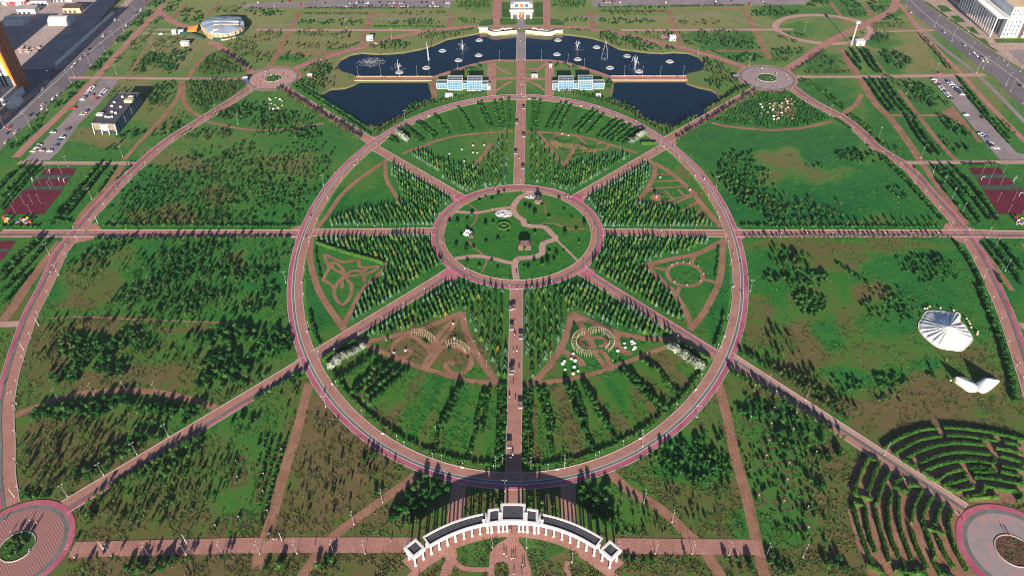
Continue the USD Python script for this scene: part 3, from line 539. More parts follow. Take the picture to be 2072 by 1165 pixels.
# patches of turf seen in the photograph: pixel centre, radii, dryness, hue
PATCH = """1050,235,260,50,.10,.45 1040,300,120,40,.45,.3 730,380,60,70,.2,.5 660,420,50,60,.12,.8 720,350,60,40,.42,.2 1390,380,70,60,.25,.5 1400,345,35,25,.75,.1 1430,400,30,70,.6,.15 1050,480,150,90,.22,.3 1050,420,90,30,.35,.2 1160,450,40,20,.5,.2
640,600,40,90,.14,.9 1470,620,40,100,.16,.9 690,560,70,60,.3,.5 1395,550,60,50,.26,.6 880,690,90,60,.68,.1 830,700,50,25,.75,.1 940,720,40,25,.72,.1 1200,700,110,60,.22,.7
850,830,110,60,.46,.3 790,880,60,40,.42,.3 980,860,60,70,.4,.3 900,800,50,30,.3,.4 690,760,50,40,.45,.2 1120,840,50,70,.62,.15 1280,810,100,60,.58,.15 1200,860,50,60,.6,.2 1360,760,70,50,.62,.15 1240,780,40,60,.35,.4
430,310,120,60,.42,.4 310,370,70,50,.2,.8 320,320,40,25,.6,.15 380,330,40,20,.66,.1 560,340,70,40,.45,.3 480,410,90,40,.35,.4 290,440,30,20,.6,.1 360,435,45,18,.66,.1 440,390,30,25,.6,.1 600,330,50,25,.6,.1 650,270,60,40,.2,.6 540,225,130,40,.25,.6 600,420,50,40,.25,.6
250,540,60,40,.25,.6 170,590,70,40,.5,.3 260,520,40,15,.6,.1 460,540,90,50,.25,.6 470,530,30,18,.6,.1 330,520,70,30,.2,.7 150,610,50,18,.68,.1 540,560,50,40,.15,.9 110,560,40,60,.2,.8 190,560,70,50,.55,.2
250,660,160,20,.7,.1 90,720,60,60,.64,.15 320,760,120,25,.66,.1 190,770,70,20,.7,.1 350,660,80,15,.64,.1 420,640,150,20,.3,.4 280,680,40,30,.35,.5 530,690,70,40,.35,.4 100,900,60,60,.66,.1 200,900,150,60,.62,.1 300,860,80,40,.5,.3
400,850,100,50,.4,.5 540,820,70,50,.45,.4 380,960,150,70,.52,.3 520,880,60,60,.42,.5 250,1080,90,20,.62,.1 500,1000,80,80,.45,.4 700,900,120,120,.74,.05 720,1010,130,60,.72,.05 620,1060,100,30,.64,.1 800,1010,60,60,.6,.15 900,1000,60,90,.55,.3 330,1130,220,40,.72,.1 700,1140,150,30,.66,.1
1200,1000,60,90,.45,.3 1380,930,120,50,.2,.6 1290,930,50,40,.55,.2 1400,1030,130,50,.56,.15 1260,1030,60,60,.4,.3 1340,1140,150,30,.58,.15 1570,850,80,80,.34,.6 1600,960,100,80,.42,.5 1670,1000,50,80,.62,.1 1560,1060,90,50,.36,.5 1700,920,30,30,.68,.1 1650,850,60,50,.32,.5 1460,860,40,90,.5,.3
1450,290,80,50,.12,.9 1600,290,160,40,.12,1 1700,320,130,60,.14,1 1580,320,60,25,.66,.2 1620,350,60,28,.6,.3 1715,360,45,22,.66,.2 1590,410,160,40,.06,1 1750,400,90,60,.14,1 1780,440,60,14,.6,.2 1660,430,120,25,.08,1 1560,390,80,60,.14,.9 1480,330,60,60,.16,.7 1830,430,50,25,.2,.7 1760,310,40,30,.35,.5 1560,355,50,18,.6,.2
1620,500,120,18,.66,.1 1800,495,120,15,.6,.2 1580,560,70,60,.36,.5 1700,530,80,25,.62,.2 1850,550,90,50,.18,.9 1780,560,50,40,.25,.7 1650,610,60,60,.5,.3 1540,640,30,60,.6,.1 1770,590,50,20,.68,.1 1900,600,60,30,.2,.9 1950,560,30,60,.3,.6 1640,700,60,50,.7,.1 1740,660,100,50,.56,.3 1770,710,100,50,.5,.3 1680,670,30,40,.24,.8 1560,560,40,60,.2,.6 1700,770,60,30,.25,.8 1800,770,60,30,.34,.6 1880,800,120,40,.7,.05 1780,830,150,25,.72,.05 2000,780,40,60,.6,.1 1960,700,60,30,.66,.1 1980,640,40,60,.3,.7 1880,740,30,15,.2,.9 1780,650,40,30,.36,.6 1820,640,30,50,.22,.8 1640,800,60,40,.6,.15 1580,770,60,40,.62,.15 1880,855,140,22,.7,.05
1890,1000,150,130,.72,.05 1700,1100,30,60,.66,.1
320,110,90,40,.56,.35 300,120,50,20,.35,.5 390,100,50,30,.66,.2 450,130,60,30,.3,.5 430,190,60,35,.25,.5 360,60,60,25,.35,.5 280,170,70,30,.64,.2 340,200,30,60,.4,.4 310,230,60,40,.55,.3 200,280,60,20,.66,.2 270,280,40,25,.35,.4
620,95,60,25,.7,.2 700,85,40,25,.68,.3 540,80,40,20,.62,.3 580,125,40,12,.25,.6 540,45,60,20,.6,.3 640,45,70,12,.45,.4 800,40,150,12,.55,.4 780,100,70,14,.6,.3 660,140,50,20,.55,.3 720,110,60,12,.66,.2 670,165,60,20,.6,.3 1000,150,30,15,.55,.4 930,190,70,8,.3,.5 620,205,30,30,.3,.5
1150,12,50,14,.35,.5 960,12,50,14,.35,.5 1250,25,100,14,.45,.5 1380,45,100,14,.72,.2 1250,45,120,12,.6,.3 1455,82,90,22,.16,.9 1500,110,50,14,.2,.8 1600,85,60,22,.5,.4 1340,95,70,14,.58,.3 1250,80,50,14,.4,.5 1600,20,70,20,.2,.6 1700,25,60,20,.18,.6 1660,60,55,20,.35,.4 1600,60,50,15,.25,.6 1500,30,60,20,.5,.4 1560,120,40,14,.3,.5 1660,125,50,25,.16,.8 1800,25,40,20,.2,.6
1670,190,70,30,.12,.7 1710,170,30,12,.3,.5 1820,125,60,25,.14,.7 1780,85,40,15,.15,.7 1860,110,45,40,.72,.2 1900,130,30,25,.68,.2 1790,240,50,60,.14,.7 1860,190,50,30,.25,.6 1930,270,60,40,.14,.7 1860,260,60,60,.18,.6 1580,220,110,30,.08,.9 1570,215,25,15,.7,.1 1440,270,60,25,.12,.9 1400,215,40,20,.3,.5 1920,380,40,60,.2,.6 1840,340,50,40,.22,.6 2040,560,40,60,.16,.7 1880,370,30,50,.3,.5 2010,200,30,50,.55,.4 1920,90,40,40,.3,.6 1960,150,40,30,.6,.3 1870,50,40,20,.55,.3
100,350,60,40,.3,.5 60,520,60,60,.4,.4 170,380,40,60,.35,.5 40,640,40,50,.6,.2 10,740,20,60,.5,.2 20,345,40,25,.4,.4"""
for t in PATCH.split():
    a, b, ra, rb, dv, hv = map(float, t.split(","))
    q = ((WX - a) / ra) ** 2 + ((WY - b) / rb) ** 2
    w = np.clip(1.35 - q, 0, 1)
    w = w * w * (3 - 2 * w)
    cover += (dv - cover) * w * 0.92
    hue += (hv - hue) * w * 0.9
ang_s = np.degrees(np.arctan2(XX, -YY)); ang_n = np.degrees(np.arctan2(XX, YY))
el = (XX / (RX - 10)) ** 2 + (YY / (RY - 10)) ** 2
fan_s = (el < 1) & (YY < -118) & (np.abs(ang_s) < 40); fan_n = (el < 1) & (YY > 128) & (np.abs(ang_n) < 40)
strip = np.sign(np.sin(np.radians(ang_s * 46))) * 0.5 + np.sin(np.radians(ang_s * 115 + 40)) * .5
cover = np.where(fan_s, np.clip(cover + 0.17 * strip - .06, 0, 1), cover)
strip = np.sign(np.sin(np.radians(ang_n * 62))) * 0.5 + np.sin(np.radians(ang_n * 150 + 40)) * .5
cover = np.where(fan_n, np.clip(cover - .02 + 0.13 * strip, 0, 1), cover)
hue = np.where(fan_n, .15, hue) * 0.8
spr = np.clip(1 - np.abs(np.hypot(XX / 1.0, YY / 1.2) - 88) / 34, 0, 1)
pale = lerp(PY, [-200, 0, 120, 260, 420], [0.75, 0.7, 0.5, 0.25, 0.0]) * np.clip((cover - 0.12) * 2.2, 0.25, 1)  # turf colour painted paler towards the far rows, standing in for distance haze
far = (np.abs(XX) > 620) | (YY > 470) | (YY < -280)
cover = np.where(far, 0.6, cover)
cover = np.clip(cover, 0, 1)
height = np.zeros_like(XX)
near = LAKE_U.buffer(4)
x0, y0, x1, y1 = near.bounds
ii = (XX > x0) & (XX < x1) & (YY > y0) & (YY < y1)
qp = shapely.points(XX[ii], YY[ii])
inside = shapely.contains(LAKE_U, qp)
dist = shapely.distance(LAKE_U.boundary, qp) * np.where(inside, 1, -1)
bank = np.clip(1 - np.abs(dist + 1.5) / 4.5, 0, 1) * np.clip(meshkit.fbm(np.c_[XX[ii] / 14, YY[ii] / 14, XX[ii] * 0], 3, 31) * 2.4 - .35, 0, 1)
cover[ii] += (0.85 - cover[ii]) * bank
height[ii] = -np.clip((dist + 1.2) * 0.55, 0, 2.6)
WATERZ = -0.66
V = np.stack([XX, YY, height], -1).reshape(-1, 3)
ny, nx = XX.shape
I = np.arange(ny * nx).reshape(ny, nx)
Fq = np.stack([I[:-1, :-1], I[:-1, 1:], I[1:, 1:], I[1:, :-1]], -1).reshape(-1, 4)
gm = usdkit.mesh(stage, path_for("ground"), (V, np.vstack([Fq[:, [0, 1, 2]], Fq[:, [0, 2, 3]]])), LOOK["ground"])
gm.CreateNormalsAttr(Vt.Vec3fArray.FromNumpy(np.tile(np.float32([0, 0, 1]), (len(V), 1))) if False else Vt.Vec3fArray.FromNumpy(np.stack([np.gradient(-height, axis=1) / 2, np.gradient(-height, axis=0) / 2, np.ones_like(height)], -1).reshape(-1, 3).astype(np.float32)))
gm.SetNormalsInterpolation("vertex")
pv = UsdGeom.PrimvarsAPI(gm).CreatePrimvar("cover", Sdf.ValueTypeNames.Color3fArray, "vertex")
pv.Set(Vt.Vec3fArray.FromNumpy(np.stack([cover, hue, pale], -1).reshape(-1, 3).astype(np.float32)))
tagp(gm.GetPrim(), "flat ground of the park, green turf with dry brown patches", kind="structure")
for lk, nm in zip(LAKES, ("dark blue upper lake with the fountains", "dark blue lower lake on the west side", "dark blue lower lake on the east side")):
    f = flat(lk.buffer(2.0), WATERZ)
    obj("lake", f, "water", kind="structure", label=nm)

# ---------------------------------------------------------------- plants: shapes
def conifer(seed, tiers=6, n=9, spread=1.0):
    r = np.random.default_rng(seed)
    ms = []
    for k in range(tiers):
        z0 = 0.10 + 0.78 * k / tiers
        z1 = z0 + 0.32 * (1 - 0.45 * k / tiers)
        R = 0.30 * spread * (1 - 0.86 * k / tiers) * r.uniform(0.92, 1.08)
        a = np.linspace(0, 2 * np.pi, 2 * n, endpoint=False) + r.uniform(0, 6)
        rr = R * np.where(np.arange(2 * n) % 2, 0.58, 1.0) * r.uniform(0.85, 1.12, 2 * n)
        v = np.vstack([np.c_[rr * np.cos(a), rr * np.sin(a), z0 + 0.04 * np.where(np.arange(2 * n) % 2, 1, -1) + r.uniform(-.02, .02, 2 * n)], [[0, 0, min(1.0, z1)]]])
        f = [[i, (i + 1) % (2 * n), 2 * n] for i in range(2 * n)]
        ms.append(trimesh.Trimesh(v, f, process=False))
    return join(ms), cyl(0.022, 0, 0.25, 6)
def leafy(seed, n=90, squash=1.0, core=0.72, leaf=0.26, low=0.18, open_=0.0):
    """crown of height 1 and radius about 0.5: an uneven core wrapped in leaf clumps"""
    r = np.random.default_rng(seed)
    ms = []
    lob = r.normal(size=(7, 3)); lob /= np.linalg.norm(lob, axis=1)[:, None]
    lw = r.uniform(0.55, 1.15, 7)
    def radius(d):
        w = np.exp(5 * (d @ lob.T - 1))
        return 0.62 + 0.38 * (w * lw).sum(1) / (w.sum(1) + 0.25)
    if core > 0:
        ico = trimesh.creation.icosphere(1, 1.0)
        d = np.array(ico.vertices)
        v = d * (radius(d) * r.uniform(0.85, 1.1, len(d)))[:, None] * core
        ms.append(trimesh.Trimesh(v, ico.faces, process=False))
    d = r.normal(size=(n, 3)); d /= np.linalg.norm(d, axis=1)[:, None]
    c = d * (radius(d) * r.uniform(0.70 - open_, 1.08, n))[:, None]
    V_, F_ = [], []
    for k in range(n):
        t = r.normal(size=3); t -= t @ d[k] * d[k] * 0.6; t /= np.linalg.norm(t)
        b = np.cross(d[k], t); b += d[k] * r.uniform(-.7, .7); b /= np.linalg.norm(b)
        s = leaf * r.uniform(0.6, 1.3)
        V_ += [c[k] - t * s, c[k] + t * s * 0.9 - b * s * .5, c[k] + b * s, c[k] + t * s * 0.2 - b * s]
        F_ += [[4 * k, 4 * k + 1, 4 * k + 2], [4 * k, 4 * k + 3, 4 * k + 1]]
    ms.append(trimesh.Trimesh(V_, F_, process=False))
    m = join(ms)
    v = np.array(m.vertices) * [0.5, 0.5, 0.5 * (1 - low)]
    v[:, 2] += 0.5 * (1 + low)
    return trimesh.Trimesh(v, m.faces, process=False), None
def trunked(seed, low, **k):
    crown, _ = leafy(seed, low=low, **k)
    r = np.random.default_rng(seed + 50)
    t = [bar((0, 0, 0), (r.uniform(-.03, .03), r.uniform(-.03, .03), 0.62), 0.032, 6, 0.016)]
    for q in range(3):
        a = r.uniform(0, 6.28)
        t.append(bar((0, 0, 0.3 + 0.1 * q), (0.24 * math.cos(a), 0.24 * math.sin(a), 0.6 + 0.1 * q), 0.014, 4, 0.006))
    return crown, join(t)
foliage("spruce_needles", (0.016, 0.075, 0.018), (0.036, 0.125, 0.028), (0.095, 0.170, 0.036), (0.24, 0.14, 0.015), 0.1)
foliage("blue_needles", (0.040, 0.110, 0.058), (0.066, 0.155, 0.082), (0.105, 0.205, 0.125), None, 0.1)
foliage("bush_leaves", (0.014, 0.075, 0.016), (0.026, 0.135, 0.030), (0.075, 0.19, 0.045), None, 0.3)
foliage("young_leaves", (0.030, 0.090, 0.020), (0.065, 0.135, 0.030), (0.13, 0.17, 0.055), (0.2, 0.11, 0.03), 0.35)
foliage("shrub_leaves", (0.016, 0.085, 0.018), (0.030, 0.145, 0.028), (0.075, 0.195, 0.042), None, 0.25)
foliage("hedge_leaves", (0.034, 0.115, 0.020), (0.05, 0.145, 0.026), (0.075, 0.165, 0.03), None, 0.25)
foliage("silver_leaves", (0.22, 0.28, 0.20), (0.30, 0.36, 0.27), (0.40, 0.45, 0.36), None, 0.3)
mat("bark", (0.06, 0.045, 0.032), (0.11, 0.08, 0.06), 2.0)
mat("white_bark", (0.45, 0.42, 0.38), (0.55, 0.52, 0.48), 2.0)
KIND = {  # kind: (shapes, leaves, bark, height, width per height, name, category, description)
    "spruce": ([conifer(k) for k in (1, 2, 3)], "spruce_needles", "bark", 3.7, 1.36, "spruce_tree", "spruce tree", "dark green conical spruce"),
    "blue": ([conifer(k, spread=0.95) for k in (5, 6)], "blue_needles", "bark", 3.9, 1.3, "blue_spruce_tree", "spruce tree", "pale blue-green conical spruce"),
    "bush": ([trunked(k, .12, n=110, leaf=.27, core=.55, open_=.15) for k in (11, 12, 13, 14)], "bush_leaves", "bark", 3.9, 0.86, "broadleaf_tree", "tree", "bushy green broadleaf tree"),
    "young": ([trunked(k, .3, n=46, core=.45, leaf=.27, open_=.3) for k in (21, 22, 23)], "young_leaves", "bark", 3.6, 0.62, "young_tree", "tree", "thin young broadleaf tree"),
    "shrub": ([leafy(k, n=60, low=.0, leaf=.3) for k in (31, 32, 33)], "shrub_leaves", "bark", 1.9, 1.25, "shrub", "shrub", "low rounded green shrub"),
    "willow": ([trunked(k, .08, n=110, leaf=.25) for k in (41, 42)], "silver_leaves", "bark", 5.5, 1.05, "willow_tree", "tree", "silvery grey-green willow"),
}
PLANTS = {k: [] for k in KIND}          # (x, y, size factor, label)
BLOCK2 = [unary_union([BLOCK_U, LAKE_U.buffer(-0.5)])]
def free(p, margin=0.6):
    shapely.prepare(BLOCK2[0])
    ok = ~shapely.contains_xy(BLOCK2[0], p[:, 0], p[:, 1])
    if margin:
        for dx, dy in ((margin, 0), (-margin, 0), (0, margin), (0, -margin)):
            ok &= ~shapely.contains_xy(BLOCK2[0], p[:, 0] + dx, p[:, 1] + dy)
    return ok
def put(kind, p, label, size=1.0, var=0.2, margin=0.7):
    p = np.asarray(p, float).reshape(-1, 2)
    if not len(p):
        return
    p = p[free(p, margin)]
    for x, y in p:
        PLANTS[kind].append((x, y, size * RNG.uniform(1 - var, 1 + var), label))
def grid(poly, ang, row, sp, jit=0.15, keep=1.0, stagger=True):
    """planted rows that run in direction ang (radians) inside a polygon"""
    poly = Polygon(poly) if not hasattr(poly, "area") else poly
    poly = poly if poly.is_valid else poly.buffer(0)
    c = np.array(poly.centroid.coords[0])
    R = math.sqrt(poly.area) * 3 + 30
    u, v = np.array([math.cos(ang), math.sin(ang)]), np.array([-math.sin(ang), math.cos(ang)])
    A, B = np.meshgrid(np.arange(-R, R, sp), np.arange(-R, R, row))
    if stagger:
        A = A + (np.arange(A.shape[0]) % 2)[:, None] * sp / 2
    q = (c + A[..., None] * u + B[..., None] * v).reshape(-1, 2)
    q = q[shapely.contains_xy(poly, q[:, 0], q[:, 1])]
    q = q + RNG.normal(0, jit, q.shape)
    return q[RNG.random(len(q)) < keep]
def along(line, sp, jit=0.2, off=0.0, step=1.0):
    l = spline(line, step)
    s = np.r_[0, np.cumsum(np.linalg.norm(np.diff(l, axis=0), axis=1))]
    t = np.arange(sp / 2, s[-1], sp)
    q = np.stack([np.interp(t, s, l[:, 0]), np.interp(t, s, l[:, 1])], -1)
    if off:
        n = normals2(l)
        q = q + off * np.stack([np.interp(t, s, n[:, 0]), np.interp(t, s, n[:, 1])], -1)
    return q + RNG.normal(0, jit, q.shape)
def clump(c, r, x, y, rx, ry, dens, thr=0.0, rows=False):
    """a loose thicket: centre and radii traced in the photograph, trees per square metre"""
    ctr = Z(c, r, f"{x},{y}")[0]
    ex, ey = Z(c, r, f"{x + rx},{y}")[0], Z(c, r, f"{x},{y - ry}")[0]
    a, b = np.linalg.norm(ex - ctr), np.linalg.norm(ey - ctr)
    n = RNG.poisson(4 * a * b * dens)
    q = RNG.uniform(-1, 1, (n, 2))
    q = q[(q ** 2).sum(1) < RNG.uniform(0.5, 1.15, len(q))]
    return ctr + q * [a, b]

# ---- spruce wedges of the star
def wedge(poly, la, lb, label):
    """rows follow the nearer of the two spokes (directions la, lb in degrees); blue spruces stand along the edges"""
    pg = Polygon(poly).buffer(0)
    for ang, other in ((la, lb), (lb, la)):
        u, o = np.array([math.cos(math.radians(ang)), math.sin(math.radians(ang))]), np.array([math.cos(math.radians(other)), math.sin(math.radians(other))])
        q = grid(pg.buffer(-1.0), math.radians(ang), 3.5, 3.1, 0.22, 0.93)
        nu = np.abs(q[:, 0] * u[1] - q[:, 1] * u[0]); no = np.abs(q[:, 0] * o[1] - q[:, 1] * o[0])
        q = q[nu <= no]
        nu = nu[nu <= no]
        edge = shapely.distance(pg.boundary, shapely.points(q))
        blue = (edge < 3.6) & (RNG.random(len(q)) < 0.75)
        put("blue", q[blue], "in an outer star row " + label, 1.0, 0.16)
        put("spruce", q[~blue], "in the star rows " + label, 1.0, 0.3)
wedge(P("1028,580 1026,772 1008,770 975,700 938,636 850,672 785,694 730,682 905,574 960,582"), 90, 45, "between the south and south-west paths")
wedge(cat(Z(2, 2, "100,-10 100,760 190,738 360,490 470,195"), Z(2, 2, "500,185 840,318 1080,388 1310,385 1275,335 730,25 560,-50 300,-20")), 90, 135, "between the south and south-east paths")
wedge(cat(Z(1, 1, "480,750 1425,735 1440,790 1480,880 1545,970 1250,1150"), Z(1, 2, "735,305 725,270 800,150 880,0"), Z(1, 1, "900,1130 1060,970 1030,955 480,785")), 180, 45, "between the west and south-west paths")
wedge(Z(1, 1, "530,662 1425,670 1450,610 1500,530 1590,450 1085,145 1070,180 1080,240 1200,465 860,520 600,615"), 180, 135, "between the west and north-west paths")
wedge(cat(Z(1, 1, "1230,85 1690,405 1800,360 2040,330 2060,0"), P("1038,262 1020,272 985,318 965,338 930,334 850,307")), 90, 135, "between the north and north-west paths")
wedge(P("1066,265 1066,372 1110,376 1155,392 1288,316 1270,311 1215,320 1145,340 1113,307 1085,272"), 90, 45, "between the north and north-east paths")
wedge(Z(2, 1, "1105,145 580,432 660,520 730,668 1650,668 1640,640 1500,580 1300,500 1000,472 1090,330 1130,220"), 0, 45, "between the east and north-east paths")
wedge(cat(Z(2, 1, "745,755 1680,755 1600,805 1400,875 1090,950 1130,1025 1250,1150"), Z(2, 2, "1290,20 1395,180 1405,305 1380,310 850,0"), Z(2, 1, "620,985 640,950 720,860")), 0, 135, "between the east and south-east paths")

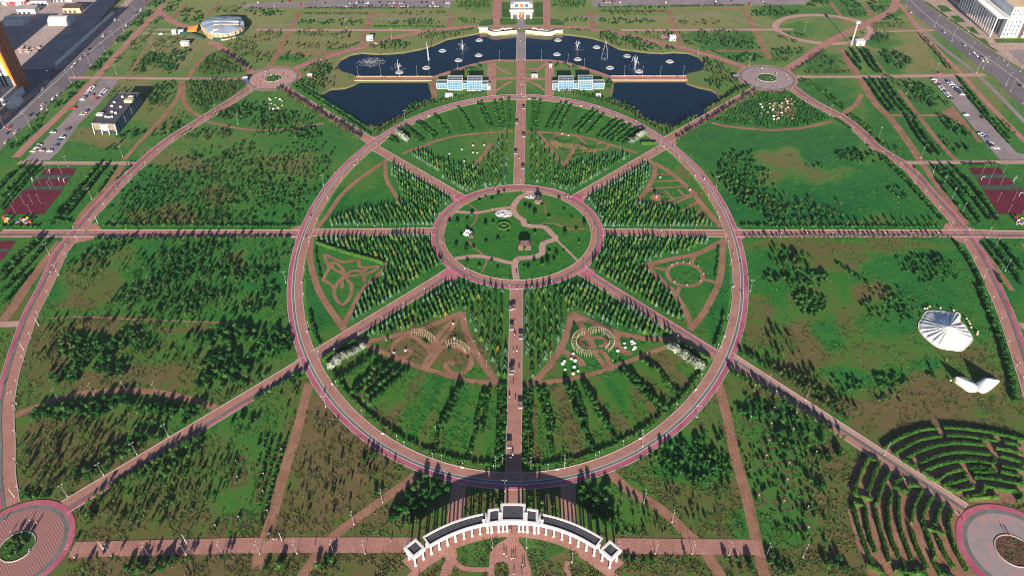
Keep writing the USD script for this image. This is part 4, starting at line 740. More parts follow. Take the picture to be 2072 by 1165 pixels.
# ---- loose thickets in the fields: kind, density, size, field, list of (col, row, x, y, rx, ry)
FIELD = [
 ("bush", .028, .62, "in the wide field north of the west path", "0,1,1250,400,230,110 0,1,1700,500,220,160 0,1,1850,430,180,90 0,1,1750,230,200,70 0,1,1900,590,160,60 0,1,1080,500,110,60 0,1,1650,110,200,90 0,1,1900,60,200,90 1,1,290,90,50,40 1,1,560,130,60,60 1,1,430,230,140,60 1,1,150,420,150,90 1,1,350,400,90,90 1,1,300,590,120,70 1,1,80,580,120,60 1,1,650,60,90,40 1,1,120,200,150,80"),
 ("young", .03, .9, "in the wide field north of the west path", "0,1,1500,450,600,250 0,1,1900,200,300,150 1,1,300,300,300,250 0,1,1150,590,250,60 1,0,200,1080,300,50 0,1,1700,620,400,40"),
 ("shrub", .035, .9, "in the wide field north of the west path", "0,1,1600,350,700,280 1,1,250,250,350,300"),
 ("bush", .075, .78, "in the field south of the west path", "0,1,770,920,110,80 0,1,900,830,150,60 0,1,1500,960,200,120 0,1,1750,810,180,60 0,1,1350,1080,160,90 0,1,1850,1050,220,110 0,2,1100,60,200,80 0,2,1500,90,220,70 0,2,1350,210,350,50 0,2,1650,40,200,60 0,2,1950,190,160,50 1,1,60,1050,110,90 1,2,80,60,130,80 1,2,60,160,150,60"),
 ("young", .05, 1.0, "in the field south of the west path", "0,1,1500,1000,550,200 0,2,1400,130,650,120 1,1,100,950,150,200 0,1,700,1000,200,120"),
 ("bush", .085, 1.05, "north of the curved dirt path", "0,2,560,450,100,80 0,2,690,520,150,110 0,2,980,430,150,90 0,2,860,630,180,70 0,2,600,660,90,40 0,2,520,735,120,40 0,2,930,700,120,40 0,2,1620,440,150,60 0,2,1900,390,200,80 0,2,1850,620,260,130 0,2,1750,770,170,80 0,2,1900,330,180,50 1,2,120,400,160,80 1,2,230,480,90,90 1,2,100,500,120,90"),
 ("young", .05, 1.05, "north of the curved dirt path", "0,2,420,370,130,60 0,2,720,300,350,40 0,2,1300,550,350,80 0,2,1050,520,200,80 0,2,1550,650,150,100 0,2,1150,400,200,80 0,2,1400,290,400,40 0,2,500,550,200,150"),
 ("bush", .09, 1.1, "south of the curved dirt path", "0,2,600,990,350,60 0,2,420,1030,180,50 0,2,950,930,180,60 0,2,1250,970,200,60 0,2,1450,1040,270,90 0,3,900,180,180,80 0,3,750,340,180,50 0,3,1150,100,150,80"),
 ("young", .06, 1.0, "south of the curved dirt path", "0,2,800,1110,500,70 0,3,550,150,420,160 0,3,300,380,220,120 0,3,600,440,300,60"),
 ("shrub", .25, .9, "beside the south-west plaza", "0,3,300,520,180,28 0,3,640,660,40,120 0,3,620,850,25,60 0,3,520,1010,40,50"),
 ("bush", .05, .9, "in the field south of the south-west path", "0,3,750,680,70,90 0,3,1350,270,160,130 0,3,1550,200,120,150 0,3,1150,330,150,60 0,2,1950,1100,150,70 1,2,100,760,250,90 1,2,300,680,120,60"),
 ("young", .035, .9, "in the field south of the south-west path", "0,3,1050,520,450,200 0,3,1600,400,300,250 0,3,1100,700,400,80 0,3,1000,800,200,30 1,2,200,850,200,150"),
 ("shrub", .03, .7, "in the field south of the south-west path", "0,3,1200,600,500,200 0,3,1700,300,250,200"),
 ("young", .028, .75, "on the brown field west of the arcade", "1,3,700,250,380,220 1,3,500,550,350,150 1,3,700,450,300,200 1,2,600,1080,180,100 1,3,1000,250,180,100 1,2,300,950,90,150"),
 ("bush", .05, .9, "on the brown field west of the arcade", "1,3,920,230,60,60 1,3,1150,290,40,60 1,3,1000,520,60,60"),
 ("bush", .11, .95, "in the grove west of the arcade", "1,3,1380,520,190,150 1,3,1250,640,150,90 1,3,1180,720,110,70"),
 ("bush", .11, .95, "in the grove east of the arcade", "2,3,660,500,150,140 2,3,700,640,130,110"),
 ("young", .05, .9, "on the grass east of the arcade", "2,3,1000,700,260,150 2,3,900,520,120,120"),
 ("shrub", .1, .8, "on the grass east of the arcade", "2,3,1200,820,200,40 2,3,900,830,120,40 2,3,1100,1030,250,60 2,3,900,1050,120,60"),
 ("bush", .05, .8, "in the green field south-east of the ring", "2,3,1500,200,330,140 2,3,1350,300,350,80 2,3,1600,60,180,60"),
 ("shrub", .14, .8, "in the green field south-east of the ring", "2,3,1450,250,420,170"),
 ("young", .03, .85, "in the field between the eastern dirt paths", "2,3,1600,600,350,200 2,3,1350,450,200,100 2,3,1700,450,150,150"),
 ("young", .05, 1.0, "in the rows south of the bottom path", "0,3,900,1090,400,60 0,3,1400,1080,500,60 0,3,700,1030,150,40 0,3,1900,1060,150,60 2,3,1450,1000,150,40"),
 ("bush", .08, .95, "in the rows south of the bottom path", "1,3,180,1100,110,50 1,3,560,1060,100,60 2,3,1850,1070,140,80 0,3,1150,1120,200,40 0,3,1380,1050,100,40 3,3,100,1080,160,80 3,3,560,1090,110,70"),
 ("bush", .06, .9, "in the orchard field east of the long dirt path", "3,3,430,130,200,140 3,3,150,80,180,100 3,3,420,430,100,60 3,2,150,1000,200,100 2,2,1950,1000,180,120"),
 ("shrub", .06, .75, "in the orchard field east of the long dirt path", "3,3,250,350,300,250 3,3,300,750,280,150 2,3,1950,300,150,250 2,2,1950,950,150,150"),
 ("bush", .05, .85, "in the big meadow north of the east path", "2,1,1870,110,110,60 2,1,1780,290,140,60 2,1,1950,500,130,90 2,1,1850,430,60,120 3,1,60,560,120,90 3,1,700,110,150,40 3,1,1080,400,60,40"),
 ("young", .02, 1.1, "in the big meadow north of the east path", "2,1,1800,300,200,200 3,1,150,500,200,100 3,1,400,520,250,80 3,1,420,185,100,25"),
 ("shrub", .08, 1.0, "in the big meadow north of the east path", "3,1,420,185,100,22 3,1,300,560,300,60 2,1,1900,300,220,220 3,1,1050,390,80,60 3,1,750,100,200,60"),
 ("bush", .05, .9, "in the meadow south of the east path", "3,1,200,920,150,60 3,1,250,1080,250,80 3,1,1370,950,100,50"),
 ("young", .05, 1.2, "in the meadow south of the east path", "3,2,150,480,120,160 3,2,80,700,140,80 3,1,150,950,120,100 3,2,300,770,180,80 3,2,450,900,200,80"),
 ("shrub", .22, 1.05, "in the round thicket of the eastern meadow", "3,2,350,110,130,120"),
 ("shrub", .10, .9, "in the green strips of the eastern meadow", "3,2,850,770,320,60 3,2,1030,890,180,35 3,2,640,770,130,70 3,2,1020,740,150,60 3,2,1330,690,60,70 3,1,1300,1000,250,120 3,2,1000,150,250,150 3,1,250,1080,300,80"),
 ("bush", .07, .85, "in the green plot beside the north-west plaza", "1,0,150,960,170,60 1,0,50,880,60,40 1,0,250,1060,250,40 1,0,400,1100,150,40 0,0,1900,930,150,60 0,0,2000,860,60,40"),
 ("young", .06, 1.0, "in the green plot beside the north-west plaza", "0,0,1800,930,200,60 0,0,1650,1100,250,50 1,0,200,1000,300,80"),
 ("bush", .06, .9, "on the banks of the lakes", "1,0,430,690,120,50 1,0,560,580,80,60 1,0,1300,830,110,40 1,0,1240,880,60,40 1,0,1100,370,120,30 1,0,1700,560,170,40 2,0,450,540,120,30 2,0,970,340,80,40 2,0,780,290,90,35 2,0,1130,390,200,30 2,0,1600,520,40,50 2,0,950,860,60,60 2,0,1100,970,150,30 2,0,1400,990,200,25 2,0,1650,690,80,40 2,0,790,690,30,60 1,0,1020,1000,150,20"),
 ("young", .06, .95, "on the banks of the lakes", "1,0,500,560,130,60 1,0,1080,380,180,40 1,0,500,690,160,60 2,0,1650,560,130,60 2,0,1700,670,130,50 2,0,900,330,250,60 1,0,1500,300,200,40"),
 ("bush", .06, .85, "in the verge of the western road", "0,0,850,490,110,50 0,0,800,540,90,40 0,0,1000,310,50,40 0,0,1120,190,90,30 0,0,1170,130,60,30 0,0,1250,40,60,30 0,0,600,710,90,30 0,0,540,790,60,30 0,0,460,850,60,25 0,0,340,970,60,30 0,0,290,1060,60,30 0,0,200,1140,60,30 0,1,110,20,60,25"),
 ("bush", .06, .8, "in the western fields by the office block", "0,0,1120,580,60,25 0,0,1380,570,50,30 0,0,1400,480,100,90 0,0,1550,160,90,60 0,0,1480,100,60,40 0,0,1380,60,60,50 0,0,1200,490,130,50 0,0,1280,760,120,90 0,0,1350,1060,160,60 0,0,1050,1090,120,40 0,1,900,40,70,50 0,0,1260,170,60,30"),
 ("young", .05, .9, "in the western fields by the office block", "0,0,1200,520,200,80 0,0,1350,360,150,60 0,0,1100,350,80,100 0,0,1250,830,150,100 0,0,1450,1000,150,60 0,0,1780,560,200,60 0,0,1720,760,200,110 0,0,1950,360,150,60 0,0,1950,430,150,50 0,0,950,760,90,60 0,0,1900,90,200,30"),
 ("bush", .05, .8, "in the far fields north of the lake", "1,0,700,190,170,30 1,0,460,190,130,25 1,0,1250,190,250,25 1,0,780,75,200,12 1,0,250,470,120,40 1,0,1700,180,120,25 1,0,100,110,150,30 1,0,1750,50,130,40 2,0,450,40,130,40 2,0,1000,80,300,15 2,0,900,180,250,30 2,0,520,170,100,30 2,0,1850,380,200,40 2,0,1900,480,150,40 2,0,2000,120,90,30 3,0,120,120,160,40 3,0,400,30,120,30 3,0,900,60,90,50 3,0,680,40,90,40 3,0,1000,150,90,40 3,0,200,420,180,30 3,0,750,110,60,30"),
 ("young", .05, .9, "in the far fields north of the lake", "1,0,500,380,250,30 1,0,450,280,150,30 1,0,1300,120,250,15 1,0,700,300,100,40 1,0,100,300,120,50 1,0,60,480,100,50 1,0,450,490,150,30 2,0,900,120,250,20 2,0,1250,300,200,40 2,0,1700,300,250,60 2,0,1700,360,300,25 2,0,1500,190,200,25 3,0,200,320,180,40 3,0,100,480,120,40 3,0,650,130,100,40 3,0,60,80,100,30 2,0,1480,60,300,12"),
 ("bush", .07, .9, "in the plots beside the eastern car park", "3,0,1050,490,110,70 3,0,1250,760,110,100 3,0,1450,980,60,50 3,0,1530,1040,100,60 3,1,1600,30,60,30 3,0,1090,270,100,0 3,0,880,300,120,30"),
 ("young", .05, .9, "in the plots beside the eastern car park", "3,0,450,510,180,60 3,0,500,590,200,20 3,0,900,300,140,60 3,0,1100,750,130,120 3,1,1450,30,100,60 3,1,1000,60,120,80 3,0,1400,680,60,60"),
]
for kind, dens, size, lab, items in FIELD:
    for t in items.split():
        c, r, x, y, rx, ry = map(int, t.split(","))
        if rx and ry:
            put(kind, clump(c, r, x, y, rx, ry, dens * (1.5 if kind == "bush" else 1.25)), lab, size * (0.70 if kind == "bush" else .85), 0.4)
# ---- planted lines: kind, spacing, size, label, lines
LINES = [
 ("shrub", 2.2, 1.2, "in the row along the north side of the west path", [Z(0, 1, "830,662 2072,668"), Z(1, 1, "0,668 330,668")]),
 ("shrub", 2.6, 1.1, "in the row along the south side of the west path", [Z(0, 1, "690,770 2072,762"), Z(1, 1, "0,762 310,762")]),
 ("young", 5.5, 1.2, "in the row along the west path", [Z(0, 1, "900,650 2072,655"), Z(0, 1, "760,790 2072,780")]),
 ("shrub", 2.6, 1.1, "in the row along the north side of the east path", [Z(2, 1, "1840,668 2072,668"), Z(3, 1, "0,672 1400,672")]),
 ("young", 3.2, 1.0, "in the row along the south side of the east path", [Z(2, 1, "1870,768 2072,768"), Z(3, 1, "0,768 1480,768")]),
 ("young", 5.0, 1.2, "in the row along the north side of the east path", [Z(3, 1, "0,655 1400,660")]),
 ("shrub", 1.5, 1.15, "in the dense row lining the east boundary path", [Z(3, 1, "800,0 900,80 1010,190 1130,310 1270,460 1420,625"), Z(3, 1, "1510,790 1640,960 1740,1160"), Z(3, 2, "1705,0 1800,230 1880,450 1950,700 1990,930")]),
 ("shrub", 1.6, 1.15, "in the dense row lining the east boundary path", [Z(3, 1, "820,0 920,80 1030,190 1150,310 1290,460"), Z(3, 2, "1725,0 1820,230 1900,450 1970,700 2010,930")]),
 ("shrub", 1.7, .9, "in the row outside the east boundary path", [Z(3, 1, "1140,175 1240,290 1390,450 1550,640"), Z(3, 1, "1710,830 1900,1130"), Z(3, 2, "1890,0 2010,260")]),
 ("bush", 4.0, .8, "in the row along the south-east path", [Z(2, 2, "1745,670 2072,850"), Z(3, 2, "0,830 250,990 480,1130"), Z(3, 2, "60,690 330,860 520,980 700,1090"), Z(2, 2, "1830,510 2072,670")]),
 ("young", 3.0, 1.15, "in the row along the south-east path", [Z(2, 2, "1750,690 2072,870"), Z(3, 2, "0,850 250,1010 480,1150"), Z(3, 2, "0,640 330,840 520,960 700,1070"), Z(3, 3, "440,0 640,90"), Z(3, 2, "150,660 420,860 760,1050")]),
 ("shrub", 2.2, 1.1, "in the row along the south-west path", [Z(0, 2, "2072,890 1560,1164"), Z(0, 3, "1600,40 1100,330 700,560"), Z(1, 2, "400,680 0,890")]),
 ("young", 3.0, 1.1, "in the row along the south-west path", [Z(0, 2, "2072,780 1700,980 1420,1150"), Z(0, 3, "1300,30 900,270 560,480"), Z(0, 3, "1600,60 1100,350 700,590")]),
 ("shrub", 2.4, 1.1, "in the row along the north-west path", [Z(1, 0, "290,690 600,880 930,1100"), Z(1, 0, "320,680 620,860 900,1040")]),
 ("young", 2.6, 1.5, "in the row along the north-west path", [Z(1, 0, "130,710 400,880 840,1150"), Z(0, 0, "1760,440 1900,530 1990,600")]),
 ("young", 2.4, 1.2, "in the row along the north-east path", [Z(2, 0, "1330,1150 1700,930 1990,750"), Z(2, 0, "1240,1100 1600,880 1930,700")]),
 ("shrub", 2.4, 1.2, "in the row along the north-east path", [Z(2, 0, "1250,1090 1600,870 1920,700")]),
 ("young", 2.2, .95, "in the row above the ring's northern curve", [Z(1, 0, "960,1110 1200,960 1450,850 1850,760"), Z(1, 0, "940,1090 1180,940 1440,830"), Z(2, 0, "360,750 600,800 900,900 1230,1090"), Z(2, 0, "380,735 620,785 920,885 1190,1040")]),
 ("shrub", 1.3, .85, "in the hedge inside the ring's southern curve", [ellipse(0, 0, RX - 12.5, RY - 12.5, 90, math.radians(205), math.radians(267)), ellipse(0, 0, RX - 12.5, RY - 12.5, 90, math.radians(273), math.radians(335))]),
 ("bush", 2.6, .62, "in the hedge beside the south-west corner of the ring", [Z(1, 2, "530,575 800,405"), Z(1, 2, "560,620 700,540")]),
 ("willow", 2.6, .95, "in the ring's south-west sector", [Z(1, 2, "595,650 700,580 870,480")]),
 ("willow", 2.6, .95, "in the ring's south-east sector", [Z(2, 2, "1240,470 1400,570 1540,665")]),
 ("willow", 2.6, .9, "in the ring's northern sector", [Z(2, 0, "950,1164 1110,1070"), Z(1, 0, "1100,1050 1220,1150")]),
 ("bush", 2.6, .65, "in the hedge beside the south-east corner of the ring", [Z(2, 2, "1330,430 1600,580"), Z(2, 2, "1300,460 1570,625"), Z(2, 2, "1080,440 1200,450")]),
 ("bush", 3.2, .9, "in the ring's leafy southern rows", [Z(1, 2, "640,780 820,640 1000,540"), Z(1, 2, "760,860 900,740 1010,600"), Z(1, 2, "800,880 950,760 1100,620"), Z(1, 2, "860,930 1000,800 1180,650"), Z(1, 2, "900,960 1060,820 1230,660"), Z(1, 2, "1640,810 1570,960 1480,1150"), Z(2, 2, "575,780 680,960 800,1150"), Z(2, 2, "890,650 1060,830 1230,980"), Z(2, 2, "1040,580 1150,680"), Z(2, 2, "430,790 500,960 590,1150")]),
 ("shrub", 1.8, 1.1, "in the ring's leafy southern rows", [Z(1, 2, "1660,800 1590,960 1500,1150"), Z(1, 2, "1840,820 1760,1150"), Z(1, 2, "1890,800 1820,1164"), Z(1, 2, "1965,790 1955,1164"), Z(1, 2, "2005,790 2000,1164"), Z(2, 2, "108,790 108,1160"), Z(2, 2, "150,790 152,1160"), Z(2, 2, "205,800 300,1160"), Z(2, 2, "250,800 340,1150"), Z(2, 2, "440,790 590,1160"), Z(2, 2, "500,790 560,950 610,1100"), Z(2, 2, "560,770 770,1150"), Z(2, 2, "900,640 1240,970"), Z(2, 2, "870,670 1200,990"), Z(2, 2, "1130,620 1350,860"), Z(1, 3, "1470,0 1440,200"), Z(1, 3, "1780,0 1700,270"), Z(1, 3, "1960,0 1950,300"), Z(1, 3, "1990,0 1985,320"), Z(2, 3, "100,0 105,320"), Z(2, 3, "150,0 155,310"), Z(2, 3, "300,0 330,200"), Z(2, 3, "590,0 670,180"), Z(2, 3, "770,0 870,100")]),
 ("shrub", 1.6, 1.1, "in the ring's northern crop rows", [Z(2, 0, "175,800 185,1040"), Z(2, 0, "235,800 200,1040"), Z(2, 0, "400,830 280,1050"), Z(2, 0, "440,840 330,1060"), Z(2, 0, "480,850 380,1060"), Z(2, 0, "660,890 490,1070"), Z(2, 0, "700,900 530,1080"), Z(2, 0, "760,920 610,1090"), Z(2, 0, "860,960 690,1120"), Z(2, 0, "900,980 730,1130"), Z(2, 0, "940,1000 770,1140"), Z(2, 0, "980,1010 800,1150"), Z(2, 0, "1030,1030 850,1160"), Z(2, 0, "1060,1050 900,1160"), Z(1, 0, "1630,870 1750,1060"), Z(1, 0, "1780,830 1880,1040"), Z(1, 0, "1810,820 1900,1040"), Z(1, 0, "1920,790 1960,1050"), Z(1, 0, "1975,780 2000,1050"), Z(1, 0, "2035,775 2045,1050"), Z(1, 0, "1440,940 1580,1110"), Z(1, 0, "1270,980 1440,1120"), Z(1, 0, "1300,970 1460,1110"), Z(1, 0, "1180,1030 1330,1160"), Z(1, 0, "1200,1020 1350,1150"), Z(1, 0, "1020,1110 1100,1160"), Z(1, 0, "1060,1090 1150,1164")]),
 ("shrub", 1.2, .6, "in a hedge of a star garden", [Z(1, 1, "485,800 700,875 900,930 1030,968"), Z(1, 1, "480,830 490,950 530,1100"), Z(2, 2, "140,785 440,745 720,680 920,612 1110,535 1230,485"), Z(1, 2, "1020,495 1260,595 1500,665 1700,722 2000,750"), Z(1, 2, "870,470 1000,500"), Z(2, 1, "1130,420 1120,400 1170,390 1210,420 1190,460"), Z(2, 1, "1480,890 1660,830 1640,1080"), Z(1, 2, "1130,430 1180,400 1280,400 1390,440"), Z(1, 2, "1520,490 1650,500 1720,560 1700,640"), Z(1, 2, "1360,620 1400,560"), Z(2, 2, "440,420 490,300 560,260"), Z(2, 2, "510,380 560,350 620,360"), Z(2, 2, "690,360 760,390 800,450 780,500"), Z(2, 2, "810,600 1000,560"), Z(2, 1, "380,40 450,60 560,60 640,60"), Z(2, 1, "420,140 520,100 650,80")]),
 ("young", 3.2, .9, "in the tidy rows beside the western pavement", [Z(0, 0, "1250,120 1050,330 820,570"), Z(0, 0, "1220,170 1080,320 830,600"), Z(0, 1, "440,150 700,160 1080,172"), Z(0, 1, "170,170 400,165")]),
 ("bush", 3.4, .9, "in the tall rows beside the western courts", [Z(0, 1, "250,180 120,330 0,450"), Z(0, 1, "300,190 150,360 0,510"), Z(0, 1, "180,180 50,300 -40,400"), Z(0, 1, "880,160 730,330 500,560 420,660"), Z(0, 1, "800,170 690,310 470,560"), Z(0, 1, "760,300 640,460 520,600"), Z(0, 1, "330,780 150,950 0,1130"), Z(0, 1, "300,770 120,930 -20,1070"), Z(0, 1, "390,790 230,980 60,1160"), Z(0, 1, "440,800 300,980 160,1140"), Z(0, 2, "150,0 20,140"), Z(0, 2, "60,0 0,60")]),
 ("shrub", 2.0, 1.0, "in the low rows beside the western courts", [Z(0, 1, "930,180 800,380 640,580"), Z(0, 1, "1060,190 900,320"), Z(0, 1, "340,200 200,320 20,540"), Z(0, 1, "480,790 330,970 190,1160"), Z(0, 1, "450,620 600,640"), Z(0, 1, "0,665 330,672")]),
 ("bush", 3.2, .85, "in the tall rows beside the eastern courts", [Z(3, 0, "800,650 900,790 1000,920"), Z(3, 0, "850,650 960,800 1040,920"), Z(3, 0, "910,650 1030,830 1170,980"), Z(3, 0, "950,650 1080,830 1210,970"), Z(3, 0, "1020,960 1100,1080 1170,1164"), Z(3, 0, "1170,960 1300,1150"), Z(3, 0, "1130,960 1250,1150"), Z(3, 1, "1150,0 1250,130"), Z(3, 1, "1270,0 1350,110"), Z(3, 1, "1320,0 1400,110"), Z(3, 1, "1340,180 1560,420 1720,640"), Z(3, 1, "1420,180 1640,420 1800,620"), Z(3, 1, "1300,200 1450,400 1650,650"), Z(3, 1, "1500,190 1700,400 1880,650"), Z(3, 1, "1820,830 1960,1000 2060,1150"), Z(3, 1, "1900,810 2072,1040"), Z(3, 0, "640,420 720,530 780,590"), Z(3, 0, "680,400 760,530"), Z(3, 0, "750,410 850,560 900,600"), Z(3, 0, "790,400 880,540 930,600")]),
 ("shrub", 2.2, 1.1, "in the low rows beside the eastern courts", [Z(3, 1, "1380,180 1600,420"), Z(3, 1, "1170,180 1300,330 1420,480"), Z(3, 1, "1760,820 1900,1010"), Z(3, 0, "1480,600 1640,800 1900,1100 2000,1240"), Z(3, 0, "1530,620 1700,820 1960,1130"), Z(3, 1, "1580,170 1880,178"), Z(3, 0, "240,650 450,760 620,900"), Z(3, 0, "280,640 470,740 640,880"), Z(3, 1, "560,970 850,1160"), Z(3, 0, "560,970 850,1160"), Z(3, 0, "650,940 820,1060 920,1150"), Z(3, 0, "680,930 850,1050")]),
 ("young", 3.0, 1.0, "in the rows beside the eastern pavement", [Z(3, 0, "1420,820 1700,1120"), Z(3, 0, "1240,290 1400,470 1480,580"), Z(3, 0, "1820,900 2000,1110"), Z(3, 0, "220,600 480,430"), Z(3, 0, "240,612 740,606"), Z(3, 0, "800,240 1130,238"), Z(3, 0, "800,215 1130,212")]),
 ("shrub", 2.6, 1.0, "in the far rows north of the lake", [Z(1, 0, "390,75 1500,72"), Z(2, 0, "690,68 1880,52"), Z(1, 0, "380,118 900,120"), Z(2, 0, "720,98 1260,102"), Z(1, 0, "940,225 1550,225"), Z(1, 0, "560,405 700,400 840,350"), Z(2, 0, "470,250 640,255"), Z(1, 0, "1380,300 1560,270 1750,245"), Z(2, 0, "1390,340 1640,430 1830,510"), Z(1, 0, "1620,30 1900,20"), Z(1, 0, "1620,60 1900,55"), Z(2, 0, "310,25 600,20"), Z(2, 0, "310,50 600,45"), Z(1, 0, "270,300 220,400")]),
]
for kind, sp, size, lab, lines in LINES:
    for l in lines:
        put(kind, along(l, sp, 0.35), lab, size, 0.22, 0.3)
# rows of bushes in the semicircular plot by the north-west plaza, and other planted blocks
for kind, row, sp, ang, size, lab, poly in [
    ("young", 3.4, 3.0, 0, 1.0, "in the half-round plot west of the north-west plaza", Z(0, 0, "1500,660 1990,660 1980,720 1850,800 1620,910 1540,870 1500,780")),
    ("young", 3.4, 3.0, 0, 1.0, "in the triangular plot west of the north-west plaza", Z(0, 0, "1550,610 1690,450 1980,600")),
    ("shrub", 3.0, 2.6, 0, .72, "in the planted block behind the north-east plaza", Z(2, 0, "1640,985 1990,745 2072,740 2072,1040")),
    ("shrub", 3.0, 2.6, 0, .72, "in the planted block behind the north-east plaza", Z(3, 0, "0,740 160,735 520,965 300,1020 0,1040")),
    ("shrub", 3.4, 2.8, 90, .8, "in the orchard rows west of the lower dirt path", Z(1, 3, "0,40 260,40 60,760 0,800")),
    ("young", 6.0, 6.0, 20, 1.0, "in the planted block by the north gate", Z(2, 0, "310,0 600,0 600,80 320,80")),
    ("young", 5.0, 5.0, 90, 1.1, "in the planted block by the north gate", Z(1, 0, "1610,0 1920,0 1920,80 1620,80")),
    ("young", 6.0, 5.0, 80, .9, "in the strips between the arcade shadows", Z(1, 3, "1700,440 1900,440 1880,640 1720,640")),
    ("shrub", 3.0, 2.0, 90, .9, "in the strips between the arcade shadows", Z(1, 3, "1890,480 1990,470 1985,600 1895,610")),
    ("shrub", 3.0, 2.0, 90, .9, "in the strips between the arcade shadows", Z(2, 3, "100,480 180,480 180,620 110,610")),
    ("shrub", 5.0, 3.5, 90, .9, "in the strips between the arcade shadows", Z(2, 3, "210,500 390,500 390,690 220,640")),
]:
    put(kind, grid(poly, math.radians(ang), row, sp, 0.3, 0.9), lab, size, 0.25)
put("young", csw + RNG.normal(0, .10 * rsw, (14, 2)), "in the round bed of the south-west plaza", .9, .3, 0)
put("shrub", csw + RNG.normal(0, .10 * rsw, (12, 2)), "in the round bed of the south-west plaza", .8, .3, 0)
put("shrub", np.array(PLAZ[0][0]) + RNG.normal(0, 2.5, (9, 2)), "in the round bed of the north-west plaza", .7, .3, 0)
LAWN_TREES = [("bush", .9, Z(2, 1, "110,525 145,540 185,580 185,730 245,990 290,980 340,950 360,910 180,970 380,460 430,740 590,665")), ("bush", .8, Z(1, 1, "1555,650 1620,650 1740,590 1850,670 1910,650 1955,430 2000,400 1610,840 1700,850 1690,880")),
              ("shrub", 1.0, Z(1, 1, "1800,470 1850,440 1900,460 1700,620 1650,740 1750,850 1850,800 1950,780 2030,720 1700,960 1800,1000 1950,1010 1900,960")), ("shrub", 1.0, Z(2, 1, "100,990 130,1010 240,500 420,540 480,600 300,600 520,700 540,800 420,870 300,880 100,850"))]
for k, s, p in LAWN_TREES:
    put(k, p, "on the round central lawn", s, 0.25, 0)

# ---------------------------------------------------------------- buildings
mat("white_paint", (0.74, 0.73, 0.71), (0.82, 0.81, 0.79), 0.4)
mat("white_wall", (0.68, 0.66, 0.62), (0.78, 0.76, 0.72), 0.15)
mat("roof_dark", (0.060, 0.062, 0.080), (0.095, 0.096, 0.115), 0.5, fine=(2.5, 0.25))
mat("roof_grey", (0.26, 0.26, 0.28), (0.34, 0.34, 0.36), 0.2)
mat("roof_blue", (0.25, 0.33, 0.44), (0.33, 0.41, 0.52), 0.06)
mat("window_glass", (0.02, 0.035, 0.05), (0.04, 0.07, 0.095), 0.3, rough=0.12, spec=0.6)
mat("window_blue", (0.035, 0.11, 0.18), (0.06, 0.16, 0.25), 0.3, rough=0.15, spec=0.6)
mat("brown_panel", (0.40, 0.125, 0.045), (0.48, 0.17, 0.065), 0.3)
mat("yellow_panel", (0.62, 0.30, 0.02), (0.70, 0.36, 0.03), 0.3)
mat("beige_stone", (0.62, 0.46, 0.29), (0.72, 0.56, 0.37), 0.2)
mat("sand", (0.50, 0.33, 0.20), (0.62, 0.44, 0.29), 0.25)
mat("orange_cloth", (0.75, 0.17, 0.03), (0.82, 0.23, 0.05), 0.3)
mat("green_fence", (0.012, 0.055, 0.045), (0.02, 0.075, 0.06), 0.3)
mat("dark_metal", (0.035, 0.035, 0.045), (0.06, 0.06, 0.075), 0.5, rough=0.5)
mat("wood", (0.20, 0.12, 0.06), (0.34, 0.22, 0.12), 0.8)
mat("pale_wood", (0.40, 0.32, 0.22), (0.52, 0.44, 0.32), 0.8)
mat("rust_roof", (0.09, 0.05, 0.055), (0.13, 0.08, 0.08), 0.6)
mat("metal_sheet", (0.50, 0.50, 0.48), (0.62, 0.61, 0.58), 0.2, rough=0.5)
mat("yellow_leaf", (0.55, 0.42, 0.05), (0.7, 0.55, 0.08), 0.5)
for nm, c in (("red", (0.5, 0.02, 0.03)), ("white", (0.80, 0.80, 0.80)), ("black", (0.015, 0.015, 0.02)), ("silver", (0.42, 0.43, 0.45)), ("blue", (0.03, 0.07, 0.22)), ("teal", (0.02, 0.10, 0.12)), ("beige", (0.55, 0.48, 0.38)), ("maroon", (0.20, 0.015, 0.05)), ("yellow", (0.75, 0.5, 0.03)), ("skin", (0.45, 0.25, 0.17)), ("denim", (0.04, 0.06, 0.13)), ("pink", (0.75, 0.3, 0.36)), ("grey", (0.2, 0.2, 0.21)), ("hair", (0.02, 0.013, 0.01))):
    mat("paint_" + nm, c, tuple(min(1, v * 1.12) for v in c), 1.0, rough=0.35 if nm not in ("skin", "denim", "hair") else 0.8, spec=0.4)
LOOK["greenhouse_glass"] = usdkit.material(stage, "/World/Looks/greenhouse_glass", {
    "t": ("transparent_bsdf", {"color": (0.55, 0.78, 0.9)}), "d": ("diffuse_bsdf", {"color": (0.16, 0.33, 0.45)}), "g": ("glossy_bsdf", {"roughness": 0.08, "color": (0.9, 0.95, 1.0)}),
    "f": ("fresnel", {"IOR": 1.5}), "x": ("mix_closure", {"fac": 0.5}), "y": ("mix_closure", {})},
    [("t.BSDF", "x.closure1"), ("d.BSDF", "x.closure2"), ("f.fac", "y.fac"), ("x.closure", "y.closure1"), ("g.BSDF", "y.closure2")], surface="y.closure")
LOOK["spray"] = usdkit.material(stage, "/World/Looks/spray", {
    "t": ("transparent_bsdf", {"color": (1, 1, 1)}), "d": ("diffuse_bsdf", {"color": (0.85, 0.88, 0.92)}), "r": ("translucent_bsdf", {"color": (0.8, 0.84, 0.9)}),
    "a": ("mix_closure", {"fac": 0.4}), "x": ("mix_closure", {"fac": 0.42})},
    [("d.BSDF", "a.closure1"), ("r.BSDF", "a.closure2"), ("t.BSDF", "x.closure1"), ("a.closure", "x.closure2")], surface="x.closure")

